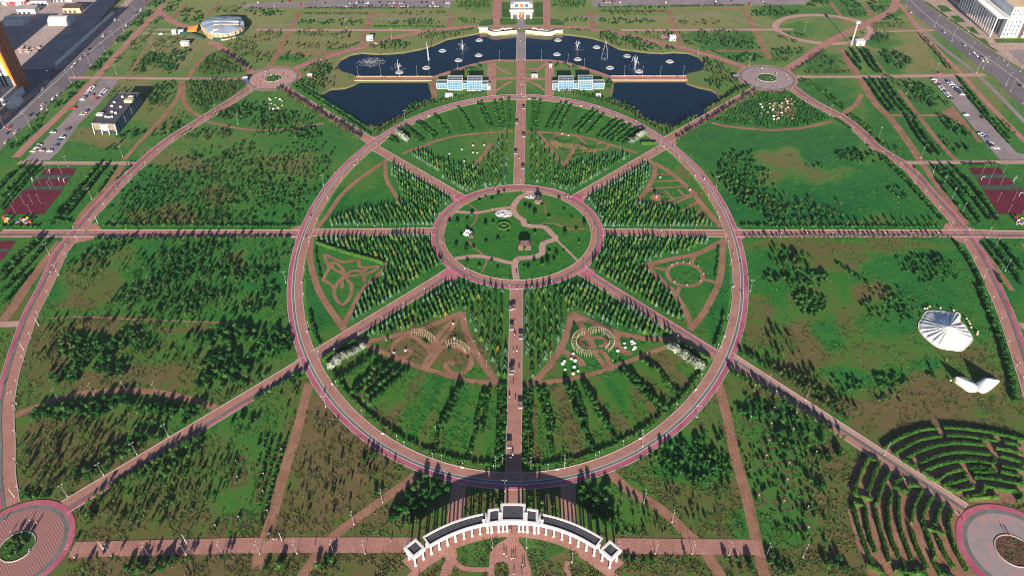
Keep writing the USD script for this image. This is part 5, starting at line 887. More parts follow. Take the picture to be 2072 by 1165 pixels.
def arc_pts(c, r, a0, a1, n):
    a = np.radians(np.linspace(a0, a1, n))
    return c + r * np.stack([np.cos(a), np.sin(a)], -1)
def sector(c, r0, r1, a0, a1, n=24):
    return Polygon(np.vstack([arc_pts(c, r0, a0, a1, n), arc_pts(c, r1, a1, a0, n)]))
def rect(cx, cy, w, d, rz=0.0):
    c, s = math.cos(rz), math.sin(rz)
    q = np.array([[-w, -d], [w, -d], [w, d], [-w, d]]) / 2
    return Polygon(q @ np.array([[c, s], [-s, c]]) + [cx, cy])
def column(x, y, h, r=0.42, z0=0.12):
    return join([xf(cyl(r * 1.55, z0, z0 + 0.35, 8), (x, y, 0)), xf(cyl(r * 1.25, z0 + 0.35, z0 + 0.9, 10, r * 1.02), (x, y, 0)), xf(cyl(r * 1.02, z0 + 0.9, h - 0.45, 10, r * 0.86), (x, y, 0)), xf(cyl(r * 0.95, h - 0.45, h - 0.2, 10, r * 1.4), (x, y, 0)), xf(box(-r * 1.5, r * 1.5, -r * 1.5, r * 1.5, h - 0.2, h), (x, y, 0))])

# --- curved arcade
AR = thing("arcade", "curved white colonnade with dark roof and square end pavilions at the bottom centre", "colonnade")
ac = np.array([0.45, -281.1])
ZW = 6.6
def slab(name, poly, z0, z1, rim=0.75):
    """white entablature with a parapet and a sunk dark roof"""
    inner = poly.buffer(-rim, join_style=2)
    t = obj(name, join([prism(poly, z0, z1 - 0.45), prism(poly.difference(inner), z1 - 0.45, z1), prism(poly.buffer(0.22, join_style=2).difference(poly.buffer(-0.3)), z1 - 0.75, z1 - 0.5)]), "white_paint", AR)
    obj("roof", flat(inner.buffer(-0.02), z1 - 0.38), "roof_dark", AR)
for a0, a1 in ((90 + 10.7, 90 + 37.2), (90 - 37.2, 90 - 10.7)):
    slab("entablature", sector(ac, 58.8, 64.4, a0, a1, 20), ZW, ZW + 1.55)
for x0, x1 in ((-11.0, -5.42), (5.42, 11.0)):
    n = 6
    xs = np.linspace(x0 + .45, x1 + .45, n)
    f = lambda R: np.stack([xs, ac[1] + np.sqrt(R ** 2 - (xs - ac[0]) ** 2)], -1)
    slab("entablature", Polygon(np.vstack([f(58.3), f(65.4)[::-1]])), ZW + .35, ZW + 2.5, 0.95)
xs = np.linspace(-5.4 + .45, 5.4 + .45, 8)
f = lambda R: np.stack([xs, ac[1] + np.sqrt(R ** 2 - (xs - ac[0]) ** 2)], -1)
slab("entablature", Polygon(np.vstack([f(57.9), f(66.9)[::-1]])), ZW + .7, ZW + 3.6, 1.0)
for sx in (-1, 1):
    cx = 0.45 + sx * 41.6
    pav = rect(cx, -235.6, 6.4, 6.4, math.radians(45))
    slab("entablature", pav, ZW + .2, ZW + 2.5, 0.95)
    for q in np.array(pav.buffer(-1.0, join_style=2).exterior.coords)[:4]:
        obj("column", column(q[0], q[1], ZW + .2), "white_paint", AR)
for a in [90 + s * t for s in (-1, 1) for t in (36.3, 32.5, 28.7, 25.0, 21.3, 17.7, 14.2, 10.9)]:
    for R in (59.5, 63.6):
        x, y = ac + R * np.array([math.cos(math.radians(a)), math.sin(math.radians(a))])
        obj("column", column(x, y, ZW), "white_paint", AR)
for x in (-9.0, -5.9, -4.0, -2.2, 3.1, 4.9, 6.8, 9.9):
    for R in (59.2, 64.4):
        obj("column", column(x, ac[1] + math.sqrt(R * R - (x - .45) ** 2), ZW + (.7 if abs(x - .45) < 5.6 else .35), 0.46), "white_paint", AR)
for x, y in ((-12.2, -222.6), (-5.2, -219.2), (6.2, -219.2), (13.2, -222.6)):
    obj("roof_hatch", join([box(x - .5, x + .5, y - .08, y + .08, ZW + 1.2, ZW + 3.9), box(x - .7, x + .7, y - .2, y + .2, ZW + 3.7, ZW + 3.95)]), "white_paint", AR)

# --- greenhouses by the lake
def greenhouse(parts, label):
    t = thing("greenhouse", label, "greenhouse")
    for (xa, ya, xb, yb), h in parts:
        p0 = ZZ(860, 120, 5.4526, f"{xa},{yb}")[0]; p1 = ZZ(860, 120, 5.4526, f"{xb},{yb}")[0]
        back = ZZ(860, 120, 5.4526, f"{(xa + xb) / 2},{ya}", h)[0]
        x0, x1, y0, y1 = p0[0], p1[0], (p0[1] + p1[1]) / 2, back[1]
        if y1 < y0 + 2:
            y1 = y0 + 3
        g = [box(x0, x1, y0, y0 + .06, 0.3, h - .1), box(x0, x1, y1 - .06, y1, 0.3, h - .1), box(x0, x0 + .06, y0 + .1, y1 - .1, .3, h - .1), box(x1 - .06, x1, y0 + .1, y1 - .1, .3, h - .1), box(x0 + .05, x1 - .05, y0 + .05, y1 - .05, h - .08, h - .02)]
        obj("glass", join(g), "greenhouse_glass", t)
        fr = []
        nx_ = max(2, int(round((x1 - x0) / 2.2))); ny_ = max(2, int(round((y1 - y0) / 2.2))); nz = max(2, int(round(h / 2.2))); nx2 = max(2, nx_ // 2)
        for i in range(nx_ + 1):
            x = x0 + (x1 - x0) * i / nx_; w = .14 if i in (0, nx_) else .045
            fr += [box(x - w, x + w, y0 - .1, y0 - .01, 0.05, h), box(x - w, x + w, y1 + .01, y1 + .1, 0.05, h), *([box(x - w, x + w, y0, y1, h, h + .1)] if i % 2 == 0 or i == nx_ else [])]
        for i in range(ny_ + 1):
            y = y0 + (y1 - y0) * i / ny_; w = .14 if i in (0, ny_) else .045
            fr += [*([box(x0, x1, y - w, y + w, h + .1, h + .17)] if i % 2 == 0 or i == ny_ else []), box(x0 - .1, x0 - .01, y - w, y + w, 0.05, h), box(x1 + .01, x1 + .1, y - w, y + w, .05, h)]
        for i in range(nz + 1):
            z = .15 + (h - .15) * i / nz; w = .14 if i in (0, nz) else .045
            fr += [box(x0, x1, y0 - .16, y0 - .1, z - w, z + w), box(x1 + .1, x1 + .16, y0, y1, z - w, z + w), box(x0 - .16, x0 - .1, y0, y1, z - w, z + w)]
        obj("frame", join(fr), "white_paint", t)
        obj("plinth", box(x0 + .2, x1 - .2, y0 + .2, y1 - .2, 0.05, .28), "concrete", t)
        BUILT.append(rect((x0 + x1) / 2, (y0 + y1) / 2, x1 - x0, y1 - y0))
    return t
BUILT = []
greenhouse([((133, 225, 253, 325), 5), ((255, 180, 413, 343), 9.2), ((415, 235, 468, 330), 5), ((470, 186, 628, 351), 9.2), ((630, 235, 694, 338), 5.2), ((697, 268, 718, 340), 3.5)], "long glass greenhouse with two tall bays left of the north axis path")
greenhouse([((1408, 235, 1472, 335), 5.2), ((1474, 185, 1634, 351), 9.2), ((1636, 235, 1686, 330), 5), ((1688, 179, 1846, 341), 9.2), ((1848, 225, 1973, 325), 5)], "long glass greenhouse with two tall bays right of the north axis path")

# --- north gate building
def quad_at(h, ox, oy, k, s):
    return Polygon(ZZ(ox, oy, k, s, h))
GT = thing("gate_building", "white and grey gate house with tall portico at the head of the lake", "building")
gx0, gy0 = ZZ(960, 0, 10.36, "785,392")[0]; gx1 = ZZ(960, 0, 10.36, "1190,392")[0][0]
for i in range(4):
    x = gx0 + (gx1 - gx0) * i / 3
    obj("column", join([box(x - .75, x + .75, gy0 - .75, gy0 + .75, .1, 7.4), box(x - 1, x + 1, gy0 - 1, gy0 + 1, .1, .6)]), "white_paint", GT)
obj("beam", box(gx0 - 2.2, gx1 + 2.2, gy0 - 1.2, gy0 + 1.2, 7.4, 9.0), "white_paint", GT)
obj("deck", box(gx0 - 2, gx1 + 2, gy0 + 1.2, gy0 + 14, 7.6, 8.4), "roof_grey", GT)
obj("wall", box(gx0 - 1.6, gx1 + 1.6, gy0 + 9, gy0 + 13.6, 0.1, 7.6), "roof_grey", GT)
obj("door", box(-2.2 + (gx0 + gx1) / 2, 2.2 + (gx0 + gx1) / 2, gy0 + 8.9, gy0 + 9.1, 0.1, 5.2), "wood", GT)
mx = (gx0 + gx1) / 2
obj("upper_wall", box(mx - 8, mx + 8, gy0 + 6.5, gy0 + 13.8, 8.4, 14.2), "white_paint", GT)
obj("upper_wing", join([box(mx - 11.6, mx - 8, gy0 + 7, gy0 + 13.8, 8.4, 12.6), box(mx + 8, mx + 11.6, gy0 + 7, gy0 + 13.8, 8.4, 12.6)]), "roof_grey", GT)
obj("roof", box(mx - 11.4, mx + 11.4, gy0 + 6.9, gy0 + 13.9, 14.2, 14.7), "roof_grey", GT)
for i, m in ((-1, "window_blue"), (0, "brown_panel"), (1, "window_blue")):
    obj("window", box(mx + i * 5.1 - 1.95, mx + i * 5.1 + 1.95, gy0 + 6.38, gy0 + 6.5, 8.9, 13.2), m, GT)
st = thing("statue", "small beige statue on a brown pedestal inside the gate portico", "statue", (mx, gy0 + 3.5, 0.1))
obj("pedestal", box(-1.3, 1.3, -1.1, 1.1, 0, 1.8), "brown_panel", st)
obj("figure", join([cyl(.8, 1.8, 3.6, 8, .55), xf(trimesh.creation.icosphere(1, .45), (0, 0, 4.0))]), "beige_stone", st)
BUILT.append(rect(mx, gy0 + 6, 26, 18))
obj("plaza", flat(Polygon(ZZ(960, 0, 10.36, "770,398 900,400 920,450 890,520 830,560 830,620 1150,620 1150,560 1060,520 1040,450 1060,400 1205,398 1205,255 770,255")).buffer(0), 0.2), "asphalt_pale", kind="structure", label="grey paved floor of the gate portico")
for s, lab in (("530,395 850,400 900,460 860,520 540,525", "left of"), ("1080,420 1150,400 1440,400 1440,525 1090,525 1060,480", "right of"), ("90,500 180,430 390,415 390,535 90,540", "far left of"), ("1590,405 1750,420 1880,480 1890,535 1590,530", "far right of"), ("575,60 745,60 745,370 575,370", "beside and left of"), ("1245,60 1435,60 1435,370 1245,370", "beside and right of")):
    obj("lawn", flat(Polygon(ZZ(960, 0, 10.36, s)), 0.24), "lawn", kind="structure", label="bright mown lawn " + lab + " the gate house")
# retaining wall of the upper lake
def wall(name, line, w, z0, z1, m, label, cap=None, category="wall"):
    t = thing(name, label, category)
    obj("body", prism(band(spline(line, 2.0), -w / 2, w / 2), z0, z1), m, t)
    if cap:
        obj("cap", prism(band(spline(line, 2.0), -w / 2 - .12, w / 2 + .12), z1 + .003, z1 + .2), cap, t)
    return t
wall("retaining_wall", ZZ(960, 0, 10.36, "105,690 240,680 330,725 430,742 640,725 890,700"), 0.8, -2.4, 3.0, "beige_stone", "beige stone quay wall of the upper lake west of the bridge", "white_wall")
wall("retaining_wall", ZZ(960, 0, 10.36, "1075,700 1300,725 1520,742 1640,730 1700,700 1850,700"), 0.8, -2.4, 3.0, "beige_stone", "beige stone quay wall of the upper lake east of the bridge", "white_wall")
for s, lab in (("105,690 240,680 330,725 430,742 640,725 890,700 890,615 80,600", "western"), ("1075,700 1300,725 1520,742 1640,730 1700,700 1850,700 1890,600 1075,615", "eastern")):
    obj("terrace", prism(Polygon(ZZ(960, 0, 10.36, s)).buffer(-.5), -2.0, 0.22), "brick_pale", kind="structure", label=f"paved {lab} quay terrace above the lake wall")
# flowing white flower ornaments on the terrace
for s, lab in (("380,650 520,640 600,600 640,620 720,600 790,610", "left"), ("1200,600 1280,600 1340,640 1420,620 1460,655 1540,650", "right")):
    obj("flower_bed", prism(band(spline(ZZ(960, 0, 10.36, s), 1.5), -1.0, 1.0), 0.22, 0.6), "white_wall", label=f"white ornamental flower scroll on the {lab} lake terrace", category="flower bed")
wp = thing("pavilion", "white flat-roofed pavilion at the west end of the lake quay", "pavilion", (*ZZ(960, 0, 10.36, "185,650")[0], 0.22))
obj("roof", box(-5, 5, -2.5, 2.5, 2.6, 3.0), "white_paint", wp)
for x in (-4.6, 0, 4.6):
    for y in (-2.2, 2.2):
        obj("post", box(x - .12, x + .12, y - .12, y + .12, 0, 2.6), "dark_metal", wp)
# axis bridge and causeways
def deck(name, line, w, z, label, m="brick_pale", rail="white_paint"):
    t = thing(name, label, "bridge")
    l = straight(line)
    obj("deck", prism(band(l, -w / 2, w / 2), -2.3, z), m, t)
    for o in (-w / 2 + .2, w / 2 - .2):
        obj("parapet", prism(band(l, o - .15, o + .15), z + .003, z + 0.35), rail, t)
    return t
deck("bridge", Z(2, 0, "72,486 75,262"), 8.8, 0.22, "mauve paved bridge carrying the axis path across the upper lake", "asphalt_pale")
deck("causeway", cat(Z(1, 0, "800,636 1420,636")), 8.6, 0.22, "straight brick causeway between the two western lakes", "brick", "beige_stone")
deck("causeway", cat(Z(2, 0, "800,634 1410,634")), 8.6, 0.22, "straight brick causeway between the two eastern lakes", "brick", "beige_stone")

# --- oval construction-site hall with the pale blue roof
OB = thing("oval_hall", "big oval hall under construction with pale blue wavy roof, top left", "building")
rim = ZZ(340, 20, 10.36, "690,290 800,215 880,150 1000,155 1100,155 1180,125 1280,120 1380,160 1520,155 1565,225 1595,290 1560,370 1400,450 1250,490 1080,502 880,470 760,380", 5.6)
rim = spline(np.vstack([rim, rim[:1]]), 2.5)[:-1]
oc = rim.mean(0)
n = len(rim)
zr = 5.6 + 0.7 * np.sin(np.linspace(0, 2 * np.pi * 7, n, endpoint=False))
vs, fs = [], []
for k, (q, hh) in enumerate(((1.0, 0), (0.72, 1.3), (0.42, 2.1), (0.15, 2.5))):
    vs.append(np.c_[oc + (rim - oc) * q, (zr - 5.6) * (1 - k / 3) + 5.6 + hh])
vs = np.vstack(vs + [[[*oc, 8.2]]])
for k in range(3):
    for i in range(n):
        j = (i + 1) % n
        fs += [[k * n + i, k * n + j, (k + 1) * n + j], [k * n + i, (k + 1) * n + j, (k + 1) * n + i]]
fs += [[3 * n + i, 3 * n + (i + 1) % n, 4 * n] for i in range(n)]
vt = np.vstack([vs, vs - [0, 0, .5]]); N1 = len(vs)
fs = np.array(fs)
if np.cross(vs[fs[0, 1]] - vs[fs[0, 0]], vs[fs[0, 2]] - vs[fs[0, 0]])[2] < 0:
    fs = fs[:, ::-1]
edge = [[i, N1 + i, N1 + (i + 1) % n] for i in range(n)] + [[i, N1 + (i + 1) % n, (i + 1) % n] for i in range(n)]
obj("roof", (vt, np.vstack([fs, fs[:, ::-1] + N1, edge])), "roof_blue", OB, smooth=40)
base = Polygon(oc + (rim - oc) * 0.93 + [0, -1.0])
obj("wall", prism(base.difference(base.buffer(-1)), 0.05, 5.0), "sand", OB)
apron = Polygon(oc + (rim - oc) * [1.0, 1.04] + [0, -2.6])
obj("apron", prism(apron, 0.05, 1.2), "sand", OB)
for i in range(0, n, 2):
    x, y = oc + (rim[i] - oc) * [0.985, 1.0] + [0, -2.0]
    obj("post", join([box(x - .3, x + .3, y - .3, y + .3, 1.2, 5.2)]), "sand", OB)
for ya, w, m in ((248, .9, "white_paint"), (300, 1.3, "sand")):
    a, b = ZZ(340, 20, 10.36, f"960,{ya} 1480,{ya}", 7.9)
    obj("skylight", box(a[0], b[0], a[1] - w, a[1] + w, 7.3, 8.2), m, OB)
a, b = ZZ(340, 20, 10.36, "955,420 1085,405", 6.6)
obj("roof_box", box(a[0], b[0], a[1] - 2, a[1] + 2, 5.8, 7.6), "beige_stone", OB)
a, b = ZZ(340, 20, 10.36, "890,480 1040,480", 5)
obj("parapet", box(a[0], b[0], a[1] - .8, a[1] + .8, 4.0, 5.9), "white_paint", OB)
BUILT.append(apron.buffer(3))
tent = thing("tent", "orange canopy beside the oval hall", "canopy", (*ZZ(340, 20, 10.36, "530,480")[0], 0))
obj("cover", trimesh.Trimesh([[-6, -4, 1.2], [5, -4, 2.4], [5.5, 4, 6.5], [-4.5, 3.5, 4.5], [0, 0, 5.2]], [[0, 1, 4], [1, 2, 4], [2, 3, 4], [3, 0, 4]], process=False), "orange_cloth", tent)
for q in ((-5.9, -3.9, 1.2), (4.9, -3.9, 2.4), (5.4, 3.9, 6.4), (-4.4, 3.4, 4.4)):
    obj("pole", bar((q[0], q[1], 0), q, .1), "dark_metal", tent)
fence_l = ZZ(340, 20, 10.36, "940,650 1100,648 1290,620 1440,580 1570,510 1670,420 1715,340 1690,290")
fn = thing("site_fence", "dark green curved hoarding around the oval hall", "fence")
lf = spline(fence_l, 3.0)
for a, b in zip(lf[:-1], lf[1:]):
    obj("panel", prism(band(np.array([a, b]), -.06, .06), 0.05, 2.6), "green_fence", fn)
fn = thing("site_fence", "dark green low hoarding left of the oval hall", "fence")
lf = spline(ZZ(340, 20, 10.36, "250,520 400,520 520,545 640,580 760,620"), 3.0)
for a, b in zip(lf[:-1], lf[1:]):
    obj("panel", prism(band(np.array([a, b]), -.06, .06), 0.05, 2.6), "green_fence", fn)
def hut(label, pix, w, d, h, m="white_wall", roof="white_paint", rz=0.0, door=True, name="cabin"):
    t = thing(name, label, "cabin", (*pix, 0), rz)
    obj("wall", box(-w / 2, w / 2, -d / 2, d / 2, 0, h), m, t)
    obj("roof", join([box(-w / 2 - .25, w / 2 + .25, -d / 2 - .25, d / 2 + .25, h + .003, h + .25)]), roof, t)
    if door:
        obj("door", box(-.5, .5, -d / 2 - .05, -d / 2 - .003, 0.05, 2.1), "window_glass", t)
        obj("window", box(w * .2, w * .4, -d / 2 - .05, -d / 2 - .003, 1.0, 2.1), "window_glass", t)
    BUILT.append(rect(*pix, w + 2, d + 2))
hut("white site cabin with open front below the oval hall", ZZ(340, 20, 10.36, "375,750")[0], 8, 4, 4)
hut("white site cabin at the end of the grey track by the oval hall", ZZ(340, 20, 10.36, "150,510")[0], 4, 4, 4)
hut("white site cabin between the orange canopy and the track", ZZ(340, 20, 10.36, "290,500")[0], 5, 3.5, 3.5)
hut("white square kiosk north-west of the upper lake", Z(1, 0, "922,325")[0], 6, 5, 4.2)
hut("white square kiosk north-east of the upper lake", Z(2, 0, "1292,325")[0], 6, 5, 4.2)
hut("small pink booth beside the north-west plaza", Z(1, 0, "440,625")[0], 4, 3, 3, "paint_pink", "paint_white")
hut("small dark booth beside the north-east plaza", Z(2, 0, "1800,635")[0], 5, 3, 3, "paint_black", "roof_grey")
hut("small blue and white booth at the west edge of the north-west plaza", Z(0, 0, "1985,655")[0], 4, 3, 3.5, "paint_blue", "paint_white")
hut("white cabin at the foot of the tall mast near the east gate", Z(3, 0, "742,360")[0], 8, 6, 4)
hut("white garden hut below the western greenhouse", Z(1, 0, "1558,780")[0], 6, 3, 2.6)
hut("low white hut with two parts below the eastern greenhouse", Z(2, 0, "695,778")[0], 4, 2.4, 2.2)
hut("white stall right of the axis path above the eastern greenhouse", Z(2, 0, "182,625")[0], 5, 2.5, 2.6)
hut("white small kiosk on the west side of the eastern promenade", Z(2, 0, "312,545")[0], 2.2, 2.2, 3)
obj("plaza", flat(Polygon(Z(2, 0, "1195,268 1262,268 1262,315 1195,315")), .2), "brick_pale", kind="structure", label="pale square terrace beside the north-eastern kiosk")
mb = Z(3, 0, "678,368")[0]
MS = thing("mast", "tall white lattice mast beside the oval lawn", "mast", (*mb, 0))
for x, y in ((-.6, -.6), (.6, -.6), (.6, .6), (-.6, .6)):
    obj("leg", bar((x, y, 0), (x * .4, y * .4, 22), .14), "white_paint", MS)
for k in range(10):
    s = .6 * (1 - .06 * k)
    obj("brace", join([bar((-s, -s, 2.2 * k), (s, -s, 2.2 * k + 2), .07, 4), bar((s, s, 2.2 * k), (-s, s, 2.2 * k + 2), .07, 4), bar((-s, s, 2.2 * k), (-s, -s, 2.2 * k + 2), .07, 4), bar((s, -s, 2.2 * k), (s, s, 2.2 * k + 2), .07, 4)]), "white_paint", MS)
obj("platform", box(-1.6, 1.6, -1.6, 1.6, 21.6, 23.4), "white_paint", MS)

# --- black-roofed office block on the west side
OF = thing("office_block", "long low office block with black roof and slatted white front", "building")
oh = 9.0
oq = Z(0, 0, "740,992 930,1000 1130,752 950,752", oh)
op = Polygon(oq)
obj("wall", prism(op.buffer(-.8, join_style=2), 0.05, oh - .6), "window_glass", OF)
obj("roof", join([prism(op, oh - .6, oh), prism(op.difference(op.buffer(-.5, join_style=2)), oh, oh + .5)]), "roof_dark", OF)
a, b = oq[0], oq[1]
dirf = (b - a) / np.linalg.norm(b - a); nf = np.array([dirf[1], -dirf[0]])
Lf = np.linalg.norm(b - a)
for k in range(26):
    p = a + dirf * Lf * (k + .5) / 26 + nf * .25
    if 9 <= k <= 15:
        continue
    obj("fin", xf(box(-.16, .16, -.2, .2, 3.2, oh - .1), (p[0], p[1], 0), math.atan2(dirf[1], dirf[0])), "pale_wood", OF)
for k in range(4):
    p = a + dirf * Lf * (.36 + .08 * k) + nf * .35
    obj("window_frame", xf(box(-.55, .55, -.1, .1, 2.6, oh - .8), (p[0], p[1], 0), math.atan2(dirf[1], dirf[0])), "white_paint", OF)
for k in (0.02, .36, .66, .98):
    p = a + dirf * Lf * k + nf * .6
    q = p + nf * 2.0
    obj("strut", bar((q[0], q[1], 0.1), (p[0], p[1], oh - .3), .28), "white_paint", OF)
e = oq[2] - oq[1]; Le = np.linalg.norm(e); de = e / Le; ne = np.array([de[1], -de[0]])
for k in range(11):
    p = oq[1] + de * Le * (k + .6) / 11.5 - ne * .45
    obj("side_panel", xf(box(-1.1, 1.1, -.12, .12, 1.0, 7.6), (p[0], p[1], 0), math.atan2(de[1], de[0])), ("metal_sheet" if k in (3, 6) else "window_blue"), OF)
for px_, py_, w in ((810, 930, 2.6), (905, 905, 1), (925, 830, 1), (990, 785, 1), (1045, 820, 3.4), (975, 865, 1), (855, 945, .9), (880, 950, .9), (905, 945, .9), (935, 915, 1), (905, 860, 1), (1060, 790, 2)):
    q = Z(0, 0, f"{px_},{py_}", oh)[0]
    obj("roof_unit", box(q[0] - w, q[0] + w, q[1] - w * .7, q[1] + w * .7, oh, oh + .7 + .4 * w), "white_wall" if w < 3 else "beige_stone", OF)
BUILT.append(op.buffer(3))
for k in range(12):
    q = Z(0, 0, f"{905 - k * 9},{800 + k * 12}")[0]
    s = thing("entrance_screen", "dark slatted screen in the row along the office block", "screen", (*q, 0), .3, "dark screens along the west side of the office block")
    obj("slats", join([box(-.9 + .3 * i, -.78 + .3 * i, -.06, .06, 0, 2.4) for i in range(7)] + [box(-1, 1, -.08, .08, 2.4, 2.5)]), "dark_metal", s)

# --- residential towers
def windows(t, face, x0, x1, z0, z1, nx_, nz, y, w, h, m="window_glass", swap=False):
    for i in range(nx_):
        for k in range(nz):
            x, z = x0 + (x1 - x0) * (i + .5) / nx_, z0 + (z1 - z0) * (k + .5) / nz
            b = box(x - w / 2, x + w / 2, y - .06, y + .06, z - h / 2, z + h / 2) if not swap else box(y - .06, y + .06, x - w / 2, x + w / 2, z - h / 2, z + h / 2)
            obj("window", b, m, t)
T1 = thing("residential_tower", "tall apartment tower with brown side and yellow stripe at the left edge", "building")
obj("wall", box(-472, -445.0, 207.7, 222.4, 5.0, 66), "white_wall", T1)
obj("side_cladding", box(-444.98, -444.4, 207.3, 222.6, 0.1, 66), "brown_panel", T1)
obj("corner_cladding", box(-447.4, -445.0, 207.2, 207.66, 0.1, 66), "brown_panel", T1)
obj("yellow_stripe", box(-450.0, -447.45, 207.1, 207.68, 14.0, 66), "yellow_panel", T1)
for x in (-454.2, -457.6, -461.0, -464.4, -467.8):
    obj("dark_stripe", box(x - .9, x + .9, 207.45, 207.69, 6, 64), "roof_dark", T1)
windows(T1, 0, -470, -451.5, 6, 64, 5, 19, 207.4, 1.2, 1.7)
windows(T1, 0, 210, 221, 5, 64, 2, 19, -444.36, 1.5, 1.6, swap=True)
obj("podium", box(-475, -440.5, 183, 206.9, 0.1, 6.0), "white_wall", T1)
obj("podium_roof", box(-474.4, -441.1, 183.6, 206.6, 6.003, 6.3), "roof_grey", T1)
for k in range(9):
    obj("window", box(-472 + 3.5 * k, -470 + 3.5 * k, 182.9, 183.1, 1.2, 4.2), "window_glass", T1)
obj("podium_wing", box(-440.4, -433, 176, 190, 0.1, 4.6), "white_wall", T1)
for x0, x1, y0, y1, h, lab in ((-470, -447, 95, 135, 37, "lower apartment block south of the brown tower, just outside the view"), (-444, -426.5, 95, 135, 82, "slim apartment tower south of the brown tower, just outside the view"), (-548, -495, 120, 150, 72, "wide apartment tower far left, just outside the view")):
    t = thing("residential_tower", lab, "building")
    obj("wall", box(x0, x1, y0, y1, 0.1, h), "white_wall", t)
    obj("roof", box(x0 + .5, x1 - .5, y0 + .5, y1 - .5, h + .003, h + .5), "roof_grey", t)
    for k in range(int(h / 6)):
        obj("window_band", box(x0 + 1, x1 - 1, y0 - .1, y0 - .01, 2 + 6 * k, 4 + 6 * k), "window_glass", t)
# --- hangars, sheds and wall of the yard
def hangar(pa, pb, label):
    (xa, ya), (xb, yb) = pa, pb
    t = thing("hangar", label, "hangar")
    r = 7.6
    a = np.linspace(0, math.pi, 15)
    y, z = ya + r - r * np.cos(a), r * np.sin(a)
    v = np.vstack([np.c_[np.full(15, xa), y, z], np.c_[np.full(15, xb), y, z]])
    f = []
    for i in range(14):
        f += [[i, i + 16, i + 1], [i, i + 15, i + 16]]
    m = trimesh.Trimesh(v, f, process=False)
    obj("roof", (np.vstack([v, v * [1, 1, .98] + [0, 0, -.05]]), np.vstack([f, np.array(f)[:, ::-1] + 30])), "metal_sheet", t)
    for i in range(1, 8):
        x = xa + (xb - xa) * i / 8
        obj("rib", join([bar((x, y[k], z[k]), (x, y[k + 1], z[k + 1]), .14, 4) for k in range(14)]), "metal_sheet", t)
    for x in (xa + .2, xb - .2):
        vv = np.vstack([np.c_[np.full(15, x), y, z * .97], [[x, ya + r, 0]]])
        obj("end_wall", (np.vstack([vv, vv + [.1, 0, 0]]), np.array([[i, i + 1, 15] for i in range(14)] + [[i + 17, i + 16, 31] for i in range(14)])), "metal_sheet", t)
hangar(ZZ(0, 0, 5.065, "47,270")[0], ZZ(0, 0, 5.065, "252,270")[0], "left of two round-roofed metal hangars in the shaded yard")
hangar(ZZ(0, 0, 5.065, "498,268")[0], ZZ(0, 0, 5.065, "718,268")[0], "right of two round-roofed metal hangars in the shaded yard")
def shed(label, pa, w, d, h, roof="roof_grey", wallm="white_wall"):
    x, y = ZZ(0, 0, 5.065, pa)[0]
    t = thing("shed", label, "shed")
    obj("wall", box(x, x + w, y, y + d, 0.05, h), wallm, t)
    obj("roof", trimesh.Trimesh(np.array([[x - .4, y - .4, h], [x + w + .4, y - .4, h], [x + w + .4, y + d + .4, h + 1.4], [x - .4, y + d + .4, h + 1.4], [x - .4, y - .4, h + .25], [x + w + .4, y - .4, h + .25], [x + w + .4, y + d + .4, h + 1.7], [x - .4, y + d + .4, h + 1.7]]), [[4, 5, 6], [4, 6, 7], [0, 1, 5], [0, 5, 4], [1, 2, 6], [1, 6, 5], [2, 3, 7], [2, 7, 6], [3, 0, 4], [3, 4, 7], [0, 2, 1], [0, 3, 2]], process=False), roof, t)
    for k in range(max(1, int(w / 6))):
        obj("door", box(x + 1 + 5 * k, x + 3.5 + 5 * k, y - .06, y - .003, .05, 2.6), "window_glass", t)
shed("long grey-roofed shed above the left hangar", "185,148", 20, 9, 5)
shed("white low shed with brown roof at the top left corner", "45,42", 24, 7, 4, "rust_roof")
shed("grey shed at the top between the yard stores", "330,60", 18, 8, 4.5)
shed("red-brown roofed shed right of the yard centre", "655,135", 19, 9, 5, "rust_roof", "sand")
shed("pale flat shed along the top edge of the yard", "500,20", 26, 12, 4, "metal_sheet")
for k in range(26):
    x, y = ZZ(0, 0, 5.065, f"{180 + RNG.uniform(0, 250)},{485 + RNG.uniform(0, 60)}")[0]
    o = obj("concrete_block", xf(box(-1, 1, -.6, .6, 0.05, .9), (x, y, 0), RNG.uniform(0, 3), RNG.uniform(.6, 1.6)), "gravel", label="pale broken concrete block in the heap behind the brown tower", category="rubble", group="concrete rubble heap behind the brown tower")
for k in range(30):
    x, y = ZZ(0, 0, 5.065, f"{RNG.choice([RNG.uniform(0, 480), RNG.uniform(40, 330)])},{RNG.uniform(0, 55)}")[0]
    obj("container", xf(box(-3, 3, -1.2, 1.2, 0.05, 2.6), (x, y, 0), RNG.choice([0, 1.57, .3])), ["paint_white", "paint_red", "metal_sheet", "paint_beige"][k % 4], label=["white", "dull red", "grey metal", "beige"][k % 4] + " storage container among the yard stores at the top left", category="container", group="storage containers in the yard")
wl = thing("yard_wall", "long pale concrete panel wall between the yard and the western road", "wall")
lw = straight(ZZ(0, 0, 5.065, "575,685 1170,145"))
lw = lw[::1]
for a, b in zip(lw[:-1], lw[1:]):
    obj("panel", prism(band(np.array([a, a + (b - a) * .97]), -.12, .12), 0.05, 3.6), "white_wall", wl)

